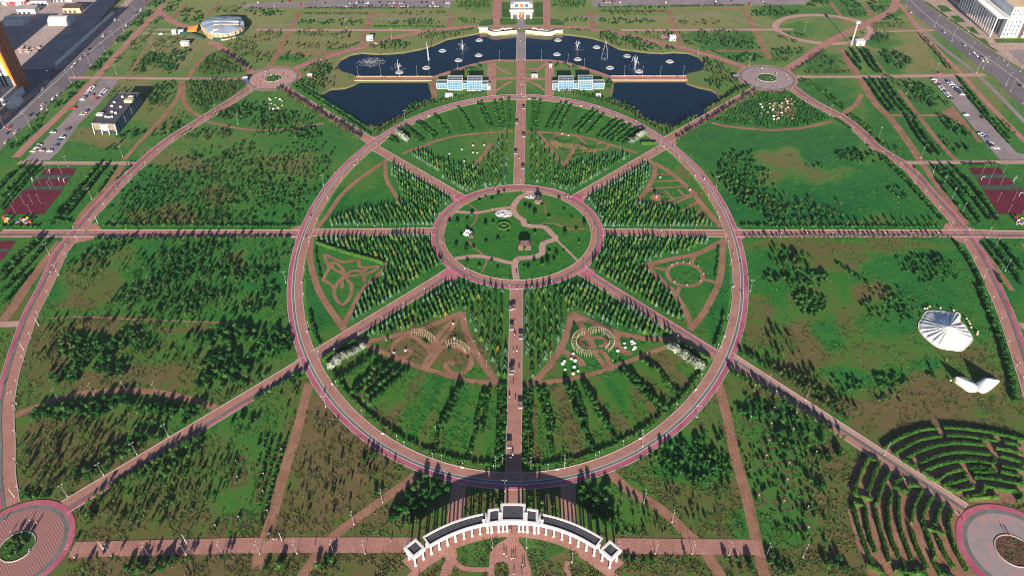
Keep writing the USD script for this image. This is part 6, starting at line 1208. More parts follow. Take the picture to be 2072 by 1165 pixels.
# --- white colonnaded building at the top right
GB = thing("government_building", "large white building with a row of slender tall columns, top right", "building")
K = 10.588
c0, c1 = ZZ(1880, 0, K, "800,328")[0], ZZ(1880, 0, K, "1300,790")[0]
d_ = (c1 - c0) / np.linalg.norm(c1 - c0); inw = np.array([-d_[1], d_[0]])
Lc = np.linalg.norm(c1 - c0)
HB = 18.0
for k in range(-4, 12):
    p = c0 + d_ * Lc * k / 11
    obj("column", box(-.55, .55, -.55, .55, .1, HB) if False else xf(box(-.5, .5, -.5, .5, .1, HB), (p[0], p[1], 0), math.atan2(d_[1], d_[0])), "white_paint", GB)
bs = c0 - d_ * Lc * .5
main = Polygon([bs + inw * 9, c1 + inw * 9 + d_ * 2, c1 + inw * 70 + d_ * 2, bs + inw * 70])
obj("wall", prism(main, .1, HB - .6), "white_wall", GB)
can = Polygon([bs - inw * .8, c1 - inw * .8 + d_ * .8, c1 + inw * 9 + d_ * .8, bs + inw * 9])
obj("canopy_frame", prism(can.difference(can.buffer(-1.2, join_style=2)), HB, HB + 1.0), "white_paint", GB)
for k in range(-8, 22):
    p = c0 + d_ * Lc * (k + .5) / 22
    q = np.array([p, p + inw * 8.6])
    obj("louvre", prism(band(q, -.55, .55), HB + .2, HB + .5), "white_paint", GB)
roofp = Polygon([bs + inw * 9.1, c1 + inw * 9.1 + d_ * 2, c1 + inw * 70 + d_ * 2, bs + inw * 70])
obj("roof", prism(roofp, HB - .59, HB + .4), "white_wall", GB)
up = Polygon([bs + inw * 14, c1 + inw * 14 - d_ * 4, c1 + inw * 34 - d_ * 4, bs + inw * 34])
obj("upper_block", prism(up, HB + .4, HB + 9), "white_wall", GB)
obj("upper_roof", prism(up.buffer(-1, join_style=2), HB + 9.003, HB + 9.3), "beige_stone", GB)
sd = inw
for i in range(15):
    for k in range(4):
        if i % 5 == 4:
            continue
        p = c1 + d_ * 2.06 + sd * (11 + 3.6 * i)
        obj("window", xf(box(-.55, .55, -.06, .06, 2.2 + 4.1 * k, 4.6 + 4.1 * k), (p[0], p[1], 0), math.atan2(sd[1], sd[0])), "window_glass", GB)
for i in range(1, 4):
    p = c1 + d_ * 2.1 + sd * (9 + 18 * i)
    obj("portal", xf(box(-1.9, 1.9, -.1, .1, .1, 15.5), (p[0], p[1], 0), math.atan2(sd[1], sd[0])), "rust_roof", GB)
for i in range(6):
    for k in range(2):
        p = c1 - d_ * 3.95 + sd * (16 + 3.2 * i)
        obj("window", xf(box(-.5, .5, -.06, .06, HB + 1.4 + 3.6 * k, HB + 3.4 + 3.6 * k), (p[0], p[1], 0), math.atan2(sd[1], sd[0])), "window_glass", GB)
for i in range(18):
    p = bs + d_ * (3 + 6.2 * i) + inw * 8.94
    if (p - c1) @ d_ > 0:
        break
    obj("curtain_wall", xf(box(-2.2, 2.2, -.06, .06, 1.0, HB - 2), (p[0], p[1], 0), math.atan2(d_[1], d_[0])), "window_glass", GB)
BUILT.append(main.buffer(12))

# --- white shells in the eastern meadow
def shell(label, outline, apex, H, seed, folds=29, power=1.5):
    t = thing("white_shell", label, "sculpture")
    o = ZZ(1840, 610, 5.823, outline)
    ap = ZZ(1840, 610, 5.823, apex, H)[0]
    o = spline(np.vstack([o, o[:1]]), 1.0)[:-1]
    n = len(o)
    r = np.random.default_rng(seed)
    ph = np.linspace(0, 2 * np.pi, n, endpoint=False)
    fold = 0.5 * np.sin(folds * ph + 1.5 * np.sin(3 * ph)) + 0.4 * np.sin((folds - 5) * ph + 2)
    vs = []
    Q = np.linspace(1.0, 0.0, 12)
    for q in Q[:-1]:
        h = H * (1 - q) ** power
        amp = 0.95 * q * (1.15 - q) * 2.2
        edge_h = 0.5 * min(1, (1 - q) * 12)
        vs.append(np.c_[ap + (o - ap) * q, np.maximum(0.05, h + edge_h + fold * amp + (0.1 if q < 1 else -0.1))])
    v = np.vstack(vs + [[[*ap, H + .6]]])
    f = []
    for k in range(len(Q) - 2):
        for i in range(n):
            j = (i + 1) % n
            f += [[k * n + i, k * n + j, (k + 1) * n + j], [k * n + i, (k + 1) * n + j, (k + 1) * n + i]]
    k = len(Q) - 2
    f += [[k * n + i, k * n + (i + 1) % n, (k + 1) * n] for i in range(n)]
    f = np.array(f)
    if np.cross(v[f[0, 1]] - v[f[0, 0]], v[f[0, 2]] - v[f[0, 0]])[2] < 0:
        f = f[:, ::-1]
    obj("skin", (v, f), "white_paint", t, smooth=50)
    obj("rim", kerb(np.vstack([o, o[:1]]), 0, .5, .35, 0.0), "white_wall", t)
    BUILT.append(Polygon(o))
shell("broad white pleated shell roof with low peak in the eastern meadow", "105,260 150,200 195,125 300,112 440,125 590,145 595,230 650,280 680,330 745,435 710,500 690,520 620,575 500,572 340,540 200,440 115,340", "470,300", 5.2, 3)
shell("left white petal-shaped shell of the pair in the eastern meadow", "520,905 600,892 680,910 760,965 805,1010 795,1055 700,1060 620,1010 540,950", "548,893", 4.6, 4, 5, 1.15)
shell("right white petal-shaped shell of the pair in the eastern meadow", "800,1030 770,965 800,960 900,905 1050,930 1040,960 960,1030 880,1075 820,1060", "905,915", 6.0, 5, 5, 1.15)

# --- pergolas in the star-shaped gardens
def pergola(label, outer, w, m="pale_wood", h=2.7, sp=1.15):
    t = thing("pergola", label, "pergola")
    l = spline(outer, 0.6)
    s = np.r_[0, np.cumsum(np.linalg.norm(np.diff(l, axis=0), axis=1))]
    k = np.arange(0, s[-1], sp)
    q = np.stack([np.interp(k, s, l[:, 0]), np.interp(k, s, l[:, 1])], -1)
    nn = normals2(q)
    for o in (-w / 2, w / 2):
        e = q + nn * o
        obj("beam", join([bar((*a, h), (*b, h), .07, 4) for a, b in zip(e[:-1], e[1:])]), m, t)
        for i in range(0, len(q), 1):
            obj("post", box(e[i, 0] - .07, e[i, 0] + .07, e[i, 1] - .07, e[i, 1] + .07, 0, h), m, t)
    for i in range(len(q)):
        a, b = q[i] - nn[i] * (w / 2 + .35), q[i] + nn[i] * (w / 2 + .35)
        obj("slat", bar((*a, h + .12), (*b, h + .12), .06, 4), m, t)
PZ = lambda s: ZZ(770, 620, 6.852, s)
pergola("left white curved pergola in the south-west star garden", PZ("435,385 520,378 600,395 680,440 740,490"), 2.6, "pale_wood", sp=1.5)
pergola("right white curved pergola in the south-west star garden", PZ("918,545 1000,525 1080,535 1160,580 1225,650"), 2.6, "pale_wood", sp=1.5)
PZ = lambda s: ZZ(1130, 620, 6.852, s)
pergola("long pale wooden pergola curving round the right of the south-east star garden", PZ("425,370 520,345 620,370 700,420 740,490 720,570 660,625"), 2.6)
pergola("pale wooden pergola curving round the left of the south-east star garden", PZ("345,375 260,410 215,490 230,570 290,640 370,675 470,670"), 2.6)
PZ = lambda s: ZZ(1060, 250, 7.674, s)
pergola("left curved wooden pergola in the north-east star garden", PZ("455,310 530,350 620,370 760,365"), 2.8, "wood")
pergola("right curved wooden pergola in the north-east star garden", PZ("880,400 950,440 1040,460 1135,460"), 2.8, "wood")

# --- gazebos and objects on the central lawn
def gazebo(label, c, r, h, sides, roofm, postm="wood", base=True):
    t = thing("gazebo", label, "gazebo", (*c, 0))
    a = np.arange(sides) * 2 * math.pi / sides
    if base:
        obj("floor", cyl(r * 1.1, 0, .3, sides), "brick_pale", t)
    for x in a:
        obj("post", cyl(.12, 0, h, 6) if False else xf(cyl(.13, .2, h, 6), (r * .88 * math.cos(x), r * .88 * math.sin(x), 0)), postm, t)
    obj("roof", cyl(r * 1.15, h, h + r * .55, sides, r * .25), roofm, t)
    obj("lantern", join([cyl(r * .26, h + r * .55, h + r * .75, sides), cyl(r * .4, h + r * .75, h + r * 1.1, sides, .03)]), roofm, t)
LW = lambda s: ZZ(880, 380, 5.8235, s)
gh = thing("tea_house", "dark-roofed pavilion on a brick terrace in the central lawn", "pavilion", (*LW("1058,690")[0], 0), 0, None, .72)
obj("terrace", box(-5.6, 5.6, -5, 5, .05, .35), "brick_pale", gh)
for x in (-4.4, -1.5, 1.5, 4.4):
    for y in (-3.4, 3.4):
        obj("post", box(x - .18, x + .18, y - .18, y + .18, .35, 4.2), "wood", gh)
obj("roof", trimesh.Trimesh([[-5.6, -4.6, 4.0], [5.6, -4.6, 4.0], [5.6, 4.6, 4.0], [-5.6, 4.6, 4.0], [-3.2, 0, 6.6], [3.2, 0, 6.6]], [[0, 1, 5], [0, 5, 4], [1, 2, 5], [2, 3, 4], [2, 4, 5], [3, 0, 4], [0, 2, 1], [0, 3, 2]], process=False), "rust_roof", gh)
obj("ridge", bar((-3.3, 0, 6.65), (3.3, 0, 6.65), .16), "dark_metal", gh)
gazebo("dark wooden gazebo near the northern edge of the central lawn", LW("1218,165")[0], 2.6, 3.0, 8, "dark_metal")
gazebo("small dark gazebo on the round patch of the north-east star garden", Z(2, 1, "1165,428")[0], 1.5, 2.6, 6, "dark_metal")
sm = thing("rock_fountain", "white rock sculpture with a little brown hut on the western lawn", "sculpture", (*LW("410,560")[0], 0))
for k in range(9):
    a = k * .7
    obj("rock", xf(trimesh.creation.icosphere(1, .9 + .5 * RNG.random()), (-1.2 + 2.2 * math.cos(a), 1.5 + 1.8 * math.sin(a), .5), a, (1, .7, .8 + RNG.random())), "white_wall", sm)
obj("hut", join([box(-.2, 2.6, -3.4, -1.2, 0, 1.7), trimesh.Trimesh([[-.5, -3.7, 1.7], [2.9, -3.7, 1.7], [2.9, -.9, 1.7], [-.5, -.9, 1.7], [1.2, -2.3, 3]], [[0, 1, 4], [1, 2, 4], [2, 3, 4], [3, 0, 4], [0, 2, 1], [0, 3, 2]], process=False)]), "rust_roof", sm)
pp = LW("812,455")[0]
rp = thing("round_planter", "round dark-rimmed planted bed west of the tea house", "flower bed", (*pp, 0))
obj("rim", join([xf(trimesh.creation.icosphere(1, .8), (4.2 * math.cos(a), 4.2 * math.sin(a), .45), a) for a in np.linspace(0, 6.28, 22)]), "shrub_leaves", rp)
obj("mound", cyl(3.6, 0.02, .5, 20, 2.2), "lawn", rp)
obj("plant", xf(leafy(77, 60, low=0)[0], (0, 0, 0), 0, 1.8), "young_leaves", rp)
for k in range(10):
    q = LW(f"{745 + 15 * k},{305 + 35 * RNG.random()}")[0]
    obj("white_rock", xf(trimesh.creation.icosphere(1, .7), (*q, .2), k, (1 + .5 * RNG.random(), .8, .6)), "white_paint", label="white rock in the rockery beside the winding lawn path", category="rock", group="white rocks beside the winding lawn path")
for k in range(12):
    q = LW(f"{1060 + 130 * RNG.random()},{75 + 60 * RNG.random()}")[0]
    obj("white_rock", xf(trimesh.creation.icosphere(1, .55), (*q, .2), k, (1.2, .8, .7)), "white_wall", label="white rock on the gravel patch near the northern gazebo", category="rock", group="white rocks near the northern gazebo")
# rock gardens beside the northern plazas
for k in range(46):
    x, y = (RNG.uniform(40, 250), RNG.uniform(800, 970)) if k % 2 else (RNG.uniform(-60, 120), RNG.uniform(840, 980))
    q = Z(3, 0, f"{x},{y}")[0]
    obj("garden_rock", xf(trimesh.creation.icosphere(1, RNG.uniform(.6, 1.3)), (*q, .3), k, (1.2, .9, .7)), ["white_wall", "sand", "gravel"][k % 3], label=["white", "sandy", "pinkish grey"][k % 3] + " rock in the rock garden below the north-east plaza", category="rock", group="rocks in the rock garden below the north-east plaza")
for k in range(18):
    q = Z(1, 0, f"{RNG.uniform(90, 270)},{RNG.uniform(790, 890)}")[0]
    obj("garden_rock", xf(trimesh.creation.icosphere(1, RNG.uniform(.5, 1.2)), (*q, .3), k, (1.2, .9, .7)), ["white_wall", "sand", "gravel"][k % 3], label=["white", "sandy", "pinkish grey"][k % 3] + " rock in the rock garden below the north-west plaza", category="rock", group="rocks in the rock garden below the north-west plaza")
obj("flower_bed", flat(Polygon(Z(3, 0, "60,930 130,800 190,795 240,890 200,950")), .05), "dirt", label="bare earth patch of the north-east rock garden", category="flower bed")
# white topiary yurts in the south-east star garden, lumps elsewhere
PZ = lambda s: ZZ(1130, 620, 6.852, s)
dome = lambda r: trimesh.util.concatenate([cyl(r, 0, r * .55, 10), cyl(r * 1.05, r * .55, r * .95, 10, r * .25), cyl(r * .25, r * .95, r * 1.15, 8, r * .1)])
for i, (q, yl) in enumerate(((PZ("915,512")[0], 0), (PZ("925,570")[0], 0), (PZ("1018,488")[0], 0), (PZ("1022,522")[0], 1), (PZ("1052,512")[0], 0), (PZ("1058,570")[0], 0), (PZ("1036,598")[0], 0), (PZ("82,760")[0], 0), (PZ("58,792")[0], 0), (PZ("92,875")[0], 0), (PZ("218,838")[0], 0), (PZ("205,930")[0], 1), (PZ("272,895")[0], 0), (PZ("178,725")[0], 1), (PZ("230,752")[0], 0), (PZ("205,655")[0], 0), (PZ("820,615")[0], 0))):
    t = thing("model_yurt", ("yellow" if yl else "white") + " little model yurt on the grass of the south-east star garden", "model yurt", (*q, 0.02), i, ("yellow" if yl else "white") + " model yurts in the south-east star garden")
    obj("tent", dome(.72 + .15 * (i % 3)), "beige_stone" if yl else "white_paint", t)
YM = lambda s: ZZ(1840, 610, 5.823, s)
for i, s in enumerate(("175,95", "205,92", "232,70", "360,88", "515,115", "668,215", "690,245", "705,270", "722,315", "800,370", "793,395", "480,940")):
    t = thing("pedestal_lamp", "small cream ball-shaped post beside the broad white shell", "post", (*YM(s)[0], 0), 0, "cream posts round the broad white shell")
    obj("ball", xf(trimesh.creation.icosphere(1, .6), (0, 0, .9)), "beige_stone", t)
    obj("stem", cyl(.3, 0, .5, 8, .2), "dark_metal", t)
for c, r, s, lab in ((1, 1, "1750,12 1660,45 1560,80 1750,70 1785,72 1680,140 1840,10", "north-west"), (2, 0, "405,1082 455,1096", "north-east"), (1, 2, "1590,285 1205,500 1110,520 1600,400", "south-west"), (2, 1, "1195,270 1435,370 1165,420 1000,1000", "north-east")):
    for q in Z(c, r, s):
        t = thing("planter", f"small white planter in the {lab} star garden", "planter", (*q, 0), 0, f"white planters in the {lab} star garden")
        obj("pot", cyl(.5, 0, .8, 8, .8), "white_paint", t)
        obj("plant", xf(leafy(71, 14, low=0, core=.6)[0], (0, 0, .6), 0, 1.0), "shrub_leaves", t)

# --- clipped hedges of the maze
def hedge(line, w=1.75, h=1.7, label="", group=None, seed=0):
    l = spline(line, 0.8)
    if len(l) < 4:
        l = spline(line, .4)
    nn = normals2(l)
    m = 9
    a = np.linspace(0, np.pi, m)
    prof = np.stack([np.cos(a) ** 1 * (w / 2) * np.where(np.abs(np.cos(a)) > .2, 1, 1), np.sin(a) ** .45 * h], -1)
    prof[0, 1] = prof[-1, 1] = 0
    nz = meshkit.noise(np.stack([np.repeat(l[:, :1], m, 1) * .9, np.repeat(l[:, 1:], m, 1) * .9, np.tile(np.arange(m) * .8, (len(l), 1)) + seed], -1), 3) - .5
    q = prof[None] * (1 + .35 * nz[..., None])
    v = np.concatenate([l[:, None] + nn[:, None] * q[..., :1], q[..., 1:]], -1)
    v += RNG.normal(0, .09, v.shape); v[:, 0, 2] = v[:, -1, 2] = 0
    k = len(l)
    I = np.arange(k * m).reshape(k, m)
    f = np.vstack([np.stack([I[:-1, :-1], I[1:, :-1], I[1:, 1:]], -1).reshape(-1, 3), np.stack([I[:-1, :-1], I[1:, 1:], I[:-1, 1:]], -1).reshape(-1, 3)])
    f = np.vstack([f, [[I[0, 0], I[0, i], I[0, i + 1]] for i in range(1, m - 1)], [[I[-1, 0], I[-1, i + 1], I[-1, i]] for i in range(1, m - 1)]])
    # tufts of leaves standing out of the clipped surface
    nt = int(k * 7)
    ci, cj = RNG.integers(0, k, nt), RNG.integers(1, m - 1, nt)
    c = v[ci, cj] + RNG.normal(0, .12, (nt, 3))
    d1 = RNG.normal(0, .3, (nt, 3)); d2 = RNG.normal(0, .3, (nt, 3)); d1[:, 2] = np.abs(d1[:, 2])
    tv = np.stack([c - d2 * .6, c + d2 * .6, c + d1 * 1.3], 1).reshape(-1, 3)
    tf = np.arange(nt * 3).reshape(-1, 3)
    o = obj("hedge", (np.vstack([v.reshape(-1, 3), tv]), np.vstack([f, tf + k * m])), "hedge_leaves", label=label, category="hedge", group=group)
    return o
MZ = lambda s: ZZ(1700, 840, 5.548, s)
UPH = ["490,380 620,290 800,210 950,170 1070,160", "1150,150 1350,160 1600,190 1800,230 2064,290", "600,440 720,370 880,290 1130,245", "1180,240 1400,250 1600,280 1760,300", "740,490 880,410 1100,345 1350,325 1620,345", "890,550 1050,480 1250,430 1450,430 1690,460 1725,540",
      "940,620 1100,570 1280,530 1450,520 1720,555", "700,510 860,610", "920,640 1070,740 1200,660 1360,630 1400,690", "1160,790 1280,760 1420,720", "1160,790 1260,860 1370,850 1490,820", "1450,620 1580,600 1720,630 1700,650 1480,650", "1790,640 1900,670 2010,700 2040,760",
      "1490,710 1700,720 1850,750 2040,790", "1590,800 1720,820 1880,850 2020,890 2000,970", "1600,830 1590,890 1420,940 1770,920", "1730,380 1850,400 2030,440", "1840,320 2020,350", "1790,470 1950,510 2050,540", "1800,580 1950,610 2060,620", "2064,300 2150,330", "2040,560 2130,590"]
UPL = ["outermost arc, left of the gap", "outermost arc, right of the gap", "second arc, left of the gap", "second arc, right of the gap", "third arc, ending at the gap", "fourth arc with hooked right end", "fifth arc above the curved walk", "short straight piece beside the path", "long V-shaped piece beside the path", "small upper arc left of the inner walk", "V-shaped piece left of the inner walk", "closed narrow oval right of the inner walk", "hooked piece at the right of the inner walk", "long arc below the narrow oval", "long hooked arc nearest the plaza side path", "lowest hooked piece above the plaza", "upper short arc at the right edge", "topmost short arc at the right edge", "middle short arc at the right edge", "lower short arc at the right edge", "upper stub leaving the frame on the right", "lower stub leaving the frame on the right"]
for i, s in enumerate(UPH):
    hedge(MZ(s), label="clipped hedge of the upper maze: " + UPL[i], group="maze hedges above the south-east path", seed=i)
LO = ["820,220 760,330 720,430 700,510", "700,510 770,535 840,555", "900,250 850,380 810,490", "820,220 900,258", "990,330 920,450 880,590", "1080,370 1020,440 1110,490 1130,470", "1140,430 1240,470 1190,580 1160,700 1165,740", "1000,500 970,620 975,750 1000,880 1060,1020", "690,580 760,600 790,610",
      "690,610 720,720 770,880 820,1010 850,1080", "790,620 800,740 830,870 870,980", "870,625 900,770 950,930 980,1060", "1060,530 1055,640 1070,780 1110,900 1160,1040", "1160,800 1190,900 1240,1020 1290,1110", "1250,780 1330,800 1430,830", "1270,640 1250,700 1270,780 1310,900 1350,1020",
      "1330,530 1290,590 1270,635", "1410,580 1370,680 1350,760", "1490,640 1460,750 1490,880 1540,1010 1610,1130", "1380,870 1420,980 1500,1100", "800,1080 900,1130 960,1180", "1020,1120 1140,1150 1260,1130", "1180,1100 1290,1170", "1400,1150 1500,1180", "1090,1060 1130,1180", "1330,1040 1400,1170"]
LOL = ["upper outermost piece", "short bottom of the upper left cell", "second piece in from the upper left", "short top of the upper left cell", "third long piece in from the upper left", "U-shaped piece by the path", "long piece with bent top by the path", "long inner arc below the U-shaped piece", "short stub at the outer left", "outermost lower arc", "second lower arc from the left", "third lower arc from the left", "middle arc beside the long walk", "short lower arc right of the middle walk", "short cross piece near the plaza", "long arc left of the plaza cells", "short stub above the plaza cells", "short piece inside the plaza cells", "arc nearest the plaza", "arc next to the plaza arc", "bottom left cross piece", "bottom middle cross piece", "bottom stub right of the middle", "bottom stub at the right", "bottom stub at the frame edge", "bottom stub between the right walks"]
for i, s in enumerate(LO):
    hedge(Z(3, 3, s), label="clipped hedge of the lower maze: " + LOL[i], group="maze hedges below the south-east path", seed=40 + i)
for i, (p_, w_, h_, lab) in enumerate(((Z(1, 1, "485,800 700,872 900,928 1030,968"), 1.4, 2.2, "clipped dark hedge along the top of the west star garden"), (Z(1, 2, "800,430 530,585"), 2.2, 2.4, "thick clipped hedge beside the south-west corner of the ring"), (Z(2, 2, "1330,440 1600,585"), 2.2, 2.4, "thick clipped hedge beside the south-east corner of the ring"), (Z(2, 0, "1165,1164 1040,1164"), 2, 2, "clipped hedge beside the north-east corner of the ring"), (Z(1, 0, "1200,1030 1340,1160"), 2.4, 2, "bright clipped hedge beside the north-west corner of the ring"))):
    hedge(p_, w_, h_, lab, None, 90 + i)
obj("maze_floor", flat(Polygon(Z(3, 3, "690,560 660,540 700,250 830,190 1590,680 1530,760 1540,900 1640,1090 1740,1180 830,1180 720,900 650,640")), 0.045), "dirt", kind="structure", label="reddish earth floor of the lower maze quarter")
obj("maze_floor", flat(Polygon(MZ("480,390 700,240 1080,140 1500,160 2064,270 2200,330 2200,960 1990,990 1450,970 1100,770")), 0.045), "dirt", kind="structure", label="reddish earth floor of the upper maze quarter")

for s in ("1400,60 1430,72 1480,92", "1500,140 1550,160 1590,178", "1625,232 1660,245 1700,272", "1735,318 1760,330 1790,358"):
    put("shrub", along(Z(3, 0, s), 2.2, .5), "in a small bed before the white building", .9, .3, 0)
put("bush", along(Z(3, 0, "1420,40 1480,85"), 5, .5), "in a small bed before the white building", .8, .3, 0)

# ---------------------------------------------------------------- fountains
def revolve(prof, n=14):
    p = np.asarray(prof, float)
    a = np.arange(n) * 2 * np.pi / n
    v = np.stack([p[:, None, 0] * np.cos(a), p[:, None, 0] * np.sin(a), np.repeat(p[:, 1:], n, 1)], -1).reshape(-1, 3)
    f = []
    for k in range(len(p) - 1):
        for i in range(n):
            j = (i + 1) % n
            f += [[k * n + i, k * n + j, (k + 1) * n + j], [k * n + i, (k + 1) * n + j, (k + 1) * n + i]]
    return trimesh.Trimesh(v, f, process=False)
bell = None
for i, (c, x, y) in enumerate([(1, 1800, 322), (1, 1503, 407), (1, 1795, 444), (1, 1633, 484), (1, 1372, 544), (1, 1155, 581), (2, 370, 322), (2, 362, 436), (2, 682, 379), (2, 530, 476), (2, 930, 449), (2, 790, 544), (2, 1025, 574), (2, 1272, 494)]):
    q = Z(c, 0, f"{x},{y}")[0]
    lab = "round white water-bell fountain floating on the upper lake"
    side = "west" if c == 1 else "east"
    lab = f"round white water-bell fountain in the {side}ern half of the upper lake"
    if bell is None:
        bell = thing("bell_fountain", lab, "fountain", (*q, WATERZ), 0, f"water-bell fountains in the {side}ern half of the upper lake")
        obj("water_bell", revolve([(1.5, .1), (1.7, .75), (2.1, 1.0), (2.6, .9), (3.0, .5), (3.2, .08)], 18), "spray", bell)
        obj("nozzle", cyl(.5, -.2, .9, 8, .3), "dark_metal", bell)
        obj("foam", revolve([(2.9, .03), (3.2, .12), (3.7, .03)], 18), "white_paint", bell)
    else:
        dup(bell, (*q, WATERZ), i, None, lab, None, f"water-bell fountains in the {side}ern half of the upper lake")
def arcs(n, reach, top, seed, r0=.12):
    r = np.random.default_rng(seed)
    ms = []
    for k in range(n):
        a, R, H = r.uniform(0, 6.28), reach * r.uniform(.5, 1.1), top * r.uniform(.5, 1)
        t = np.linspace(0, .85 * r.uniform(.6, 1.1), 6)
        pt = np.stack([np.cos(a) * R * t, np.sin(a) * R * t, 4 * H * t * (1 - t * .92)], -1)
        ms += [bar(pt[i], pt[i + 1], r0 * (1 + .25 * i), 4, r0 * (1.25 + .25 * i)) for i in range(5)]
    return join(ms)
def drops(n, rad, zmax, seed, s=.16):
    r = np.random.default_rng(seed)
    ico = trimesh.creation.icosphere(0, 1)
    return join([xf(ico, (rad * math.sqrt(r.random()) * math.cos(a), rad * math.sqrt(r.random()) * math.sin(a) * .8, zmax * r.random() ** 2), 0, s * r.uniform(.5, 1.6)) for a in r.uniform(0, 6.28, n)])
def jet(label, q, jets):
    t = thing("fountain", label, "fountain", (*q, WATERZ))
    for m in jets:
        obj("jet", m, "spray", t, kind="stuff" if len(m.faces) > 250 else None)
    obj("foam", revolve([(.1, .05), (.8, .22), (1.5, .04)], 12), "spray", t)
    return t
jet("tallest single straight water jet of the western lake", Z(1, 0, "1392,480")[0], [join([bar((0, 0, 0), (-.3, 0, 9), .75, 8, .6), bar((-.3, 0, 9), (-.6, 0, 18), .6, 8, .15)])])
jet("spreading plume fountain left of the tall western jet", Z(1, 0, "1148,555")[0], [bar((0, 0, 0), (0, 0, 9.5), .5, 6, .2), arcs(10, 5, 5.5, 3, .06), drops(50, 7, 2.2, 4, .11)])
jet("spreading plume fountain near the bridge in the western half", Z(1, 0, "1665,395")[0], [bar((0, 0, 0), (0, 0, 9.5), .5, 6, .2), arcs(10, 5, 5.5, 5, .06), drops(50, 7, 2.2, 6, .11)])
jet("low wide white splashing fountain at the west end of the lake", Z(1, 0, "930,500")[0], [drops(420, 14, 1.0, 8, .13), arcs(22, 11, 1.8, 9, .05)])
jet("spreading plume fountain near the bridge in the eastern half", Z(2, 0, "525,395")[0], [arcs(12, 5, 9.0, 11, .07), drops(50, 7, 3, 12, .11)])
jet("spreading plume fountain at the lower middle of the eastern half", Z(2, 0, "990,555")[0], [arcs(14, 4, 12, 13, .08), drops(80, 6, 6, 14, .1)])
jet("pair of tall leaning crossed jets in the eastern half", Z(2, 0, "747,474")[0], [bar((-3.4, 0, 0), (0, 0, 18), .1, 6, .14), bar((3.0, 0, 0), (.4, 0, 18), .13, 6, .16), drops(40, 3, 16, 15)])

# ---------------------------------------------------------------- lamps
LAMP = {}
def lamp(kind, xy, place_label, rz=0.0):
    names = {"globe": ("park_lamp", "small park lamp with white globe", "small white park lamps"), "mast": ("light_mast", "tall white double-armed light mast", "tall white light masts"), "road": ("street_lamp", "tall pale street lamp with curved arm", "tall street lamps")}
    nm, d, g = names[kind]
    lab, grp = f"{d} {place_label}", f"{g} {place_label}"
    if kind not in LAMP:
        t = LAMP[kind] = thing(nm, lab, "lamp", (*xy, 0), rz, grp)
        if kind == "globe":
            obj("pole", cyl(.09, 0, 3.6, 6, .06), "silverish", t)
            obj("globe", xf(trimesh.creation.icosphere(1, .27), (0, 0, 3.85)), "white_wall", t)
            obj("base", cyl(.2, 0, .4, 8), "silverish", t)
        elif kind == "mast":
            obj("pole", cyl(.10, 0, 8.5, 6, .06), "silverish", t)
            for s in (-1, 1):
                obj("arm", bar((0, 0, 8.4), (1.0 * s, 0, 8.8), .045, 5), "silverish", t)
                obj("lamp_head", box(.85 * s - .3, .85 * s + .3, -.12, .12, 8.75, 8.9), "white_paint", t)
            obj("base", cyl(.25, 0, .6, 8, .2), "white_paint", t)
        else:
            obj("pole", cyl(.13, 0, 10, 8, .08), "silverish", t)
            obj("arm", join([bar((0, 0, 9.9), (.9, 0, 10.8), .07, 5), bar((.9, 0, 10.8), (2.6, 0, 11.0), .06, 5)]), "silverish", t)
            obj("lamp_head", box(2.2, 3.2, -.18, .18, 10.95, 11.12), "white_paint", t)
            obj("base", cyl(.3, 0, .6, 8), "white_paint", t)
        return t
    return dup(LAMP[kind], (*xy, 0), rz, None, lab, None, grp)
mat("silverish", (0.24, 0.24, 0.25), (0.30, 0.30, 0.31), 1.0, rough=0.4)
def ring_pts(rx, ry, d, sp, a0=0, a1=360):
    e = ellipse(0, 0, rx - d, ry - d, 720, math.radians(a0), math.radians(a1))
    return along(e, sp, 0.0)
def lamps(kind, pts_, lab, rz=0.0):
    ok, _ = in_frame(np.asarray(pts_).reshape(-1, 2))
    for q, o in zip(np.asarray(pts_).reshape(-1, 2), ok):
        if o:
            lamp(kind, q, lab, rz)
def in_frame(xy):
    px, d = project(np.c_[xy, np.zeros(len(xy))])
    return (px[:, 0] > -25) & (px[:, 0] < 2097) & (px[:, 1] > -10) & (px[:, 1] < 1200), d
lamps("globe", ring_pts(RX, RY, 10.2, 26), "on the inner edge of the big ring path")
lamps("mast", ring_pts(RX, RY, -1.0, 110), "on the outer edge of the big ring path")
lamps("globe", ring_pts(R1, R1, -1.2, 26), "round the central lawn path")
for q, lab in ((cat(Z(1, 2, "540,590 1400,10")), "along the south-west spoke"), (Z(2, 2, "700,10 1500,520"), "along the south-east spoke"), (Z(1, 1, "1110,160 1610,450"), "along the north-west spoke"), (Z(2, 1, "1120,125 600,420"), "along the north-east spoke"), (Z(1, 1, "520,690 1420,678"), "along the west spoke"), (Z(2, 1, "760,685 1660,690"), "along the east spoke"), (Z(1, 1, "0,755 300,755"), "along the west path"), (Z(3, 1, "0,752 1440,752"), "along the east path")):
    lamps("globe", along(q, 17, 0), lab)
lamps("globe", along(arc_l, 19, 0, 5.3), "along the west boundary path")
lamps("globe", along(arc_r, 19, 0, -5.3), "along the east boundary path")
lamps("mast", along(arc_l, 110, 0, 5.5), "along the west boundary path", .8)
lamps("mast", along(arc_r, 110, 0, -5.5), "along the east boundary path", .8)
lamps("mast", Z(0, 3, "545,520 835,350 1105,185 1357,35"), "along the south-west path", .8)
lamps("mast", cat(Z(0, 3, "600,1015 900,1005 1200,998 1500,990 1795,985"), Z(1, 3, "30,982 330,982 625,977 880,982 1215,987"), Z(2, 3, "855,990 1155,985 1450,985 1750,995 2050,1000")), "along the path beside the arcade", 1.57)
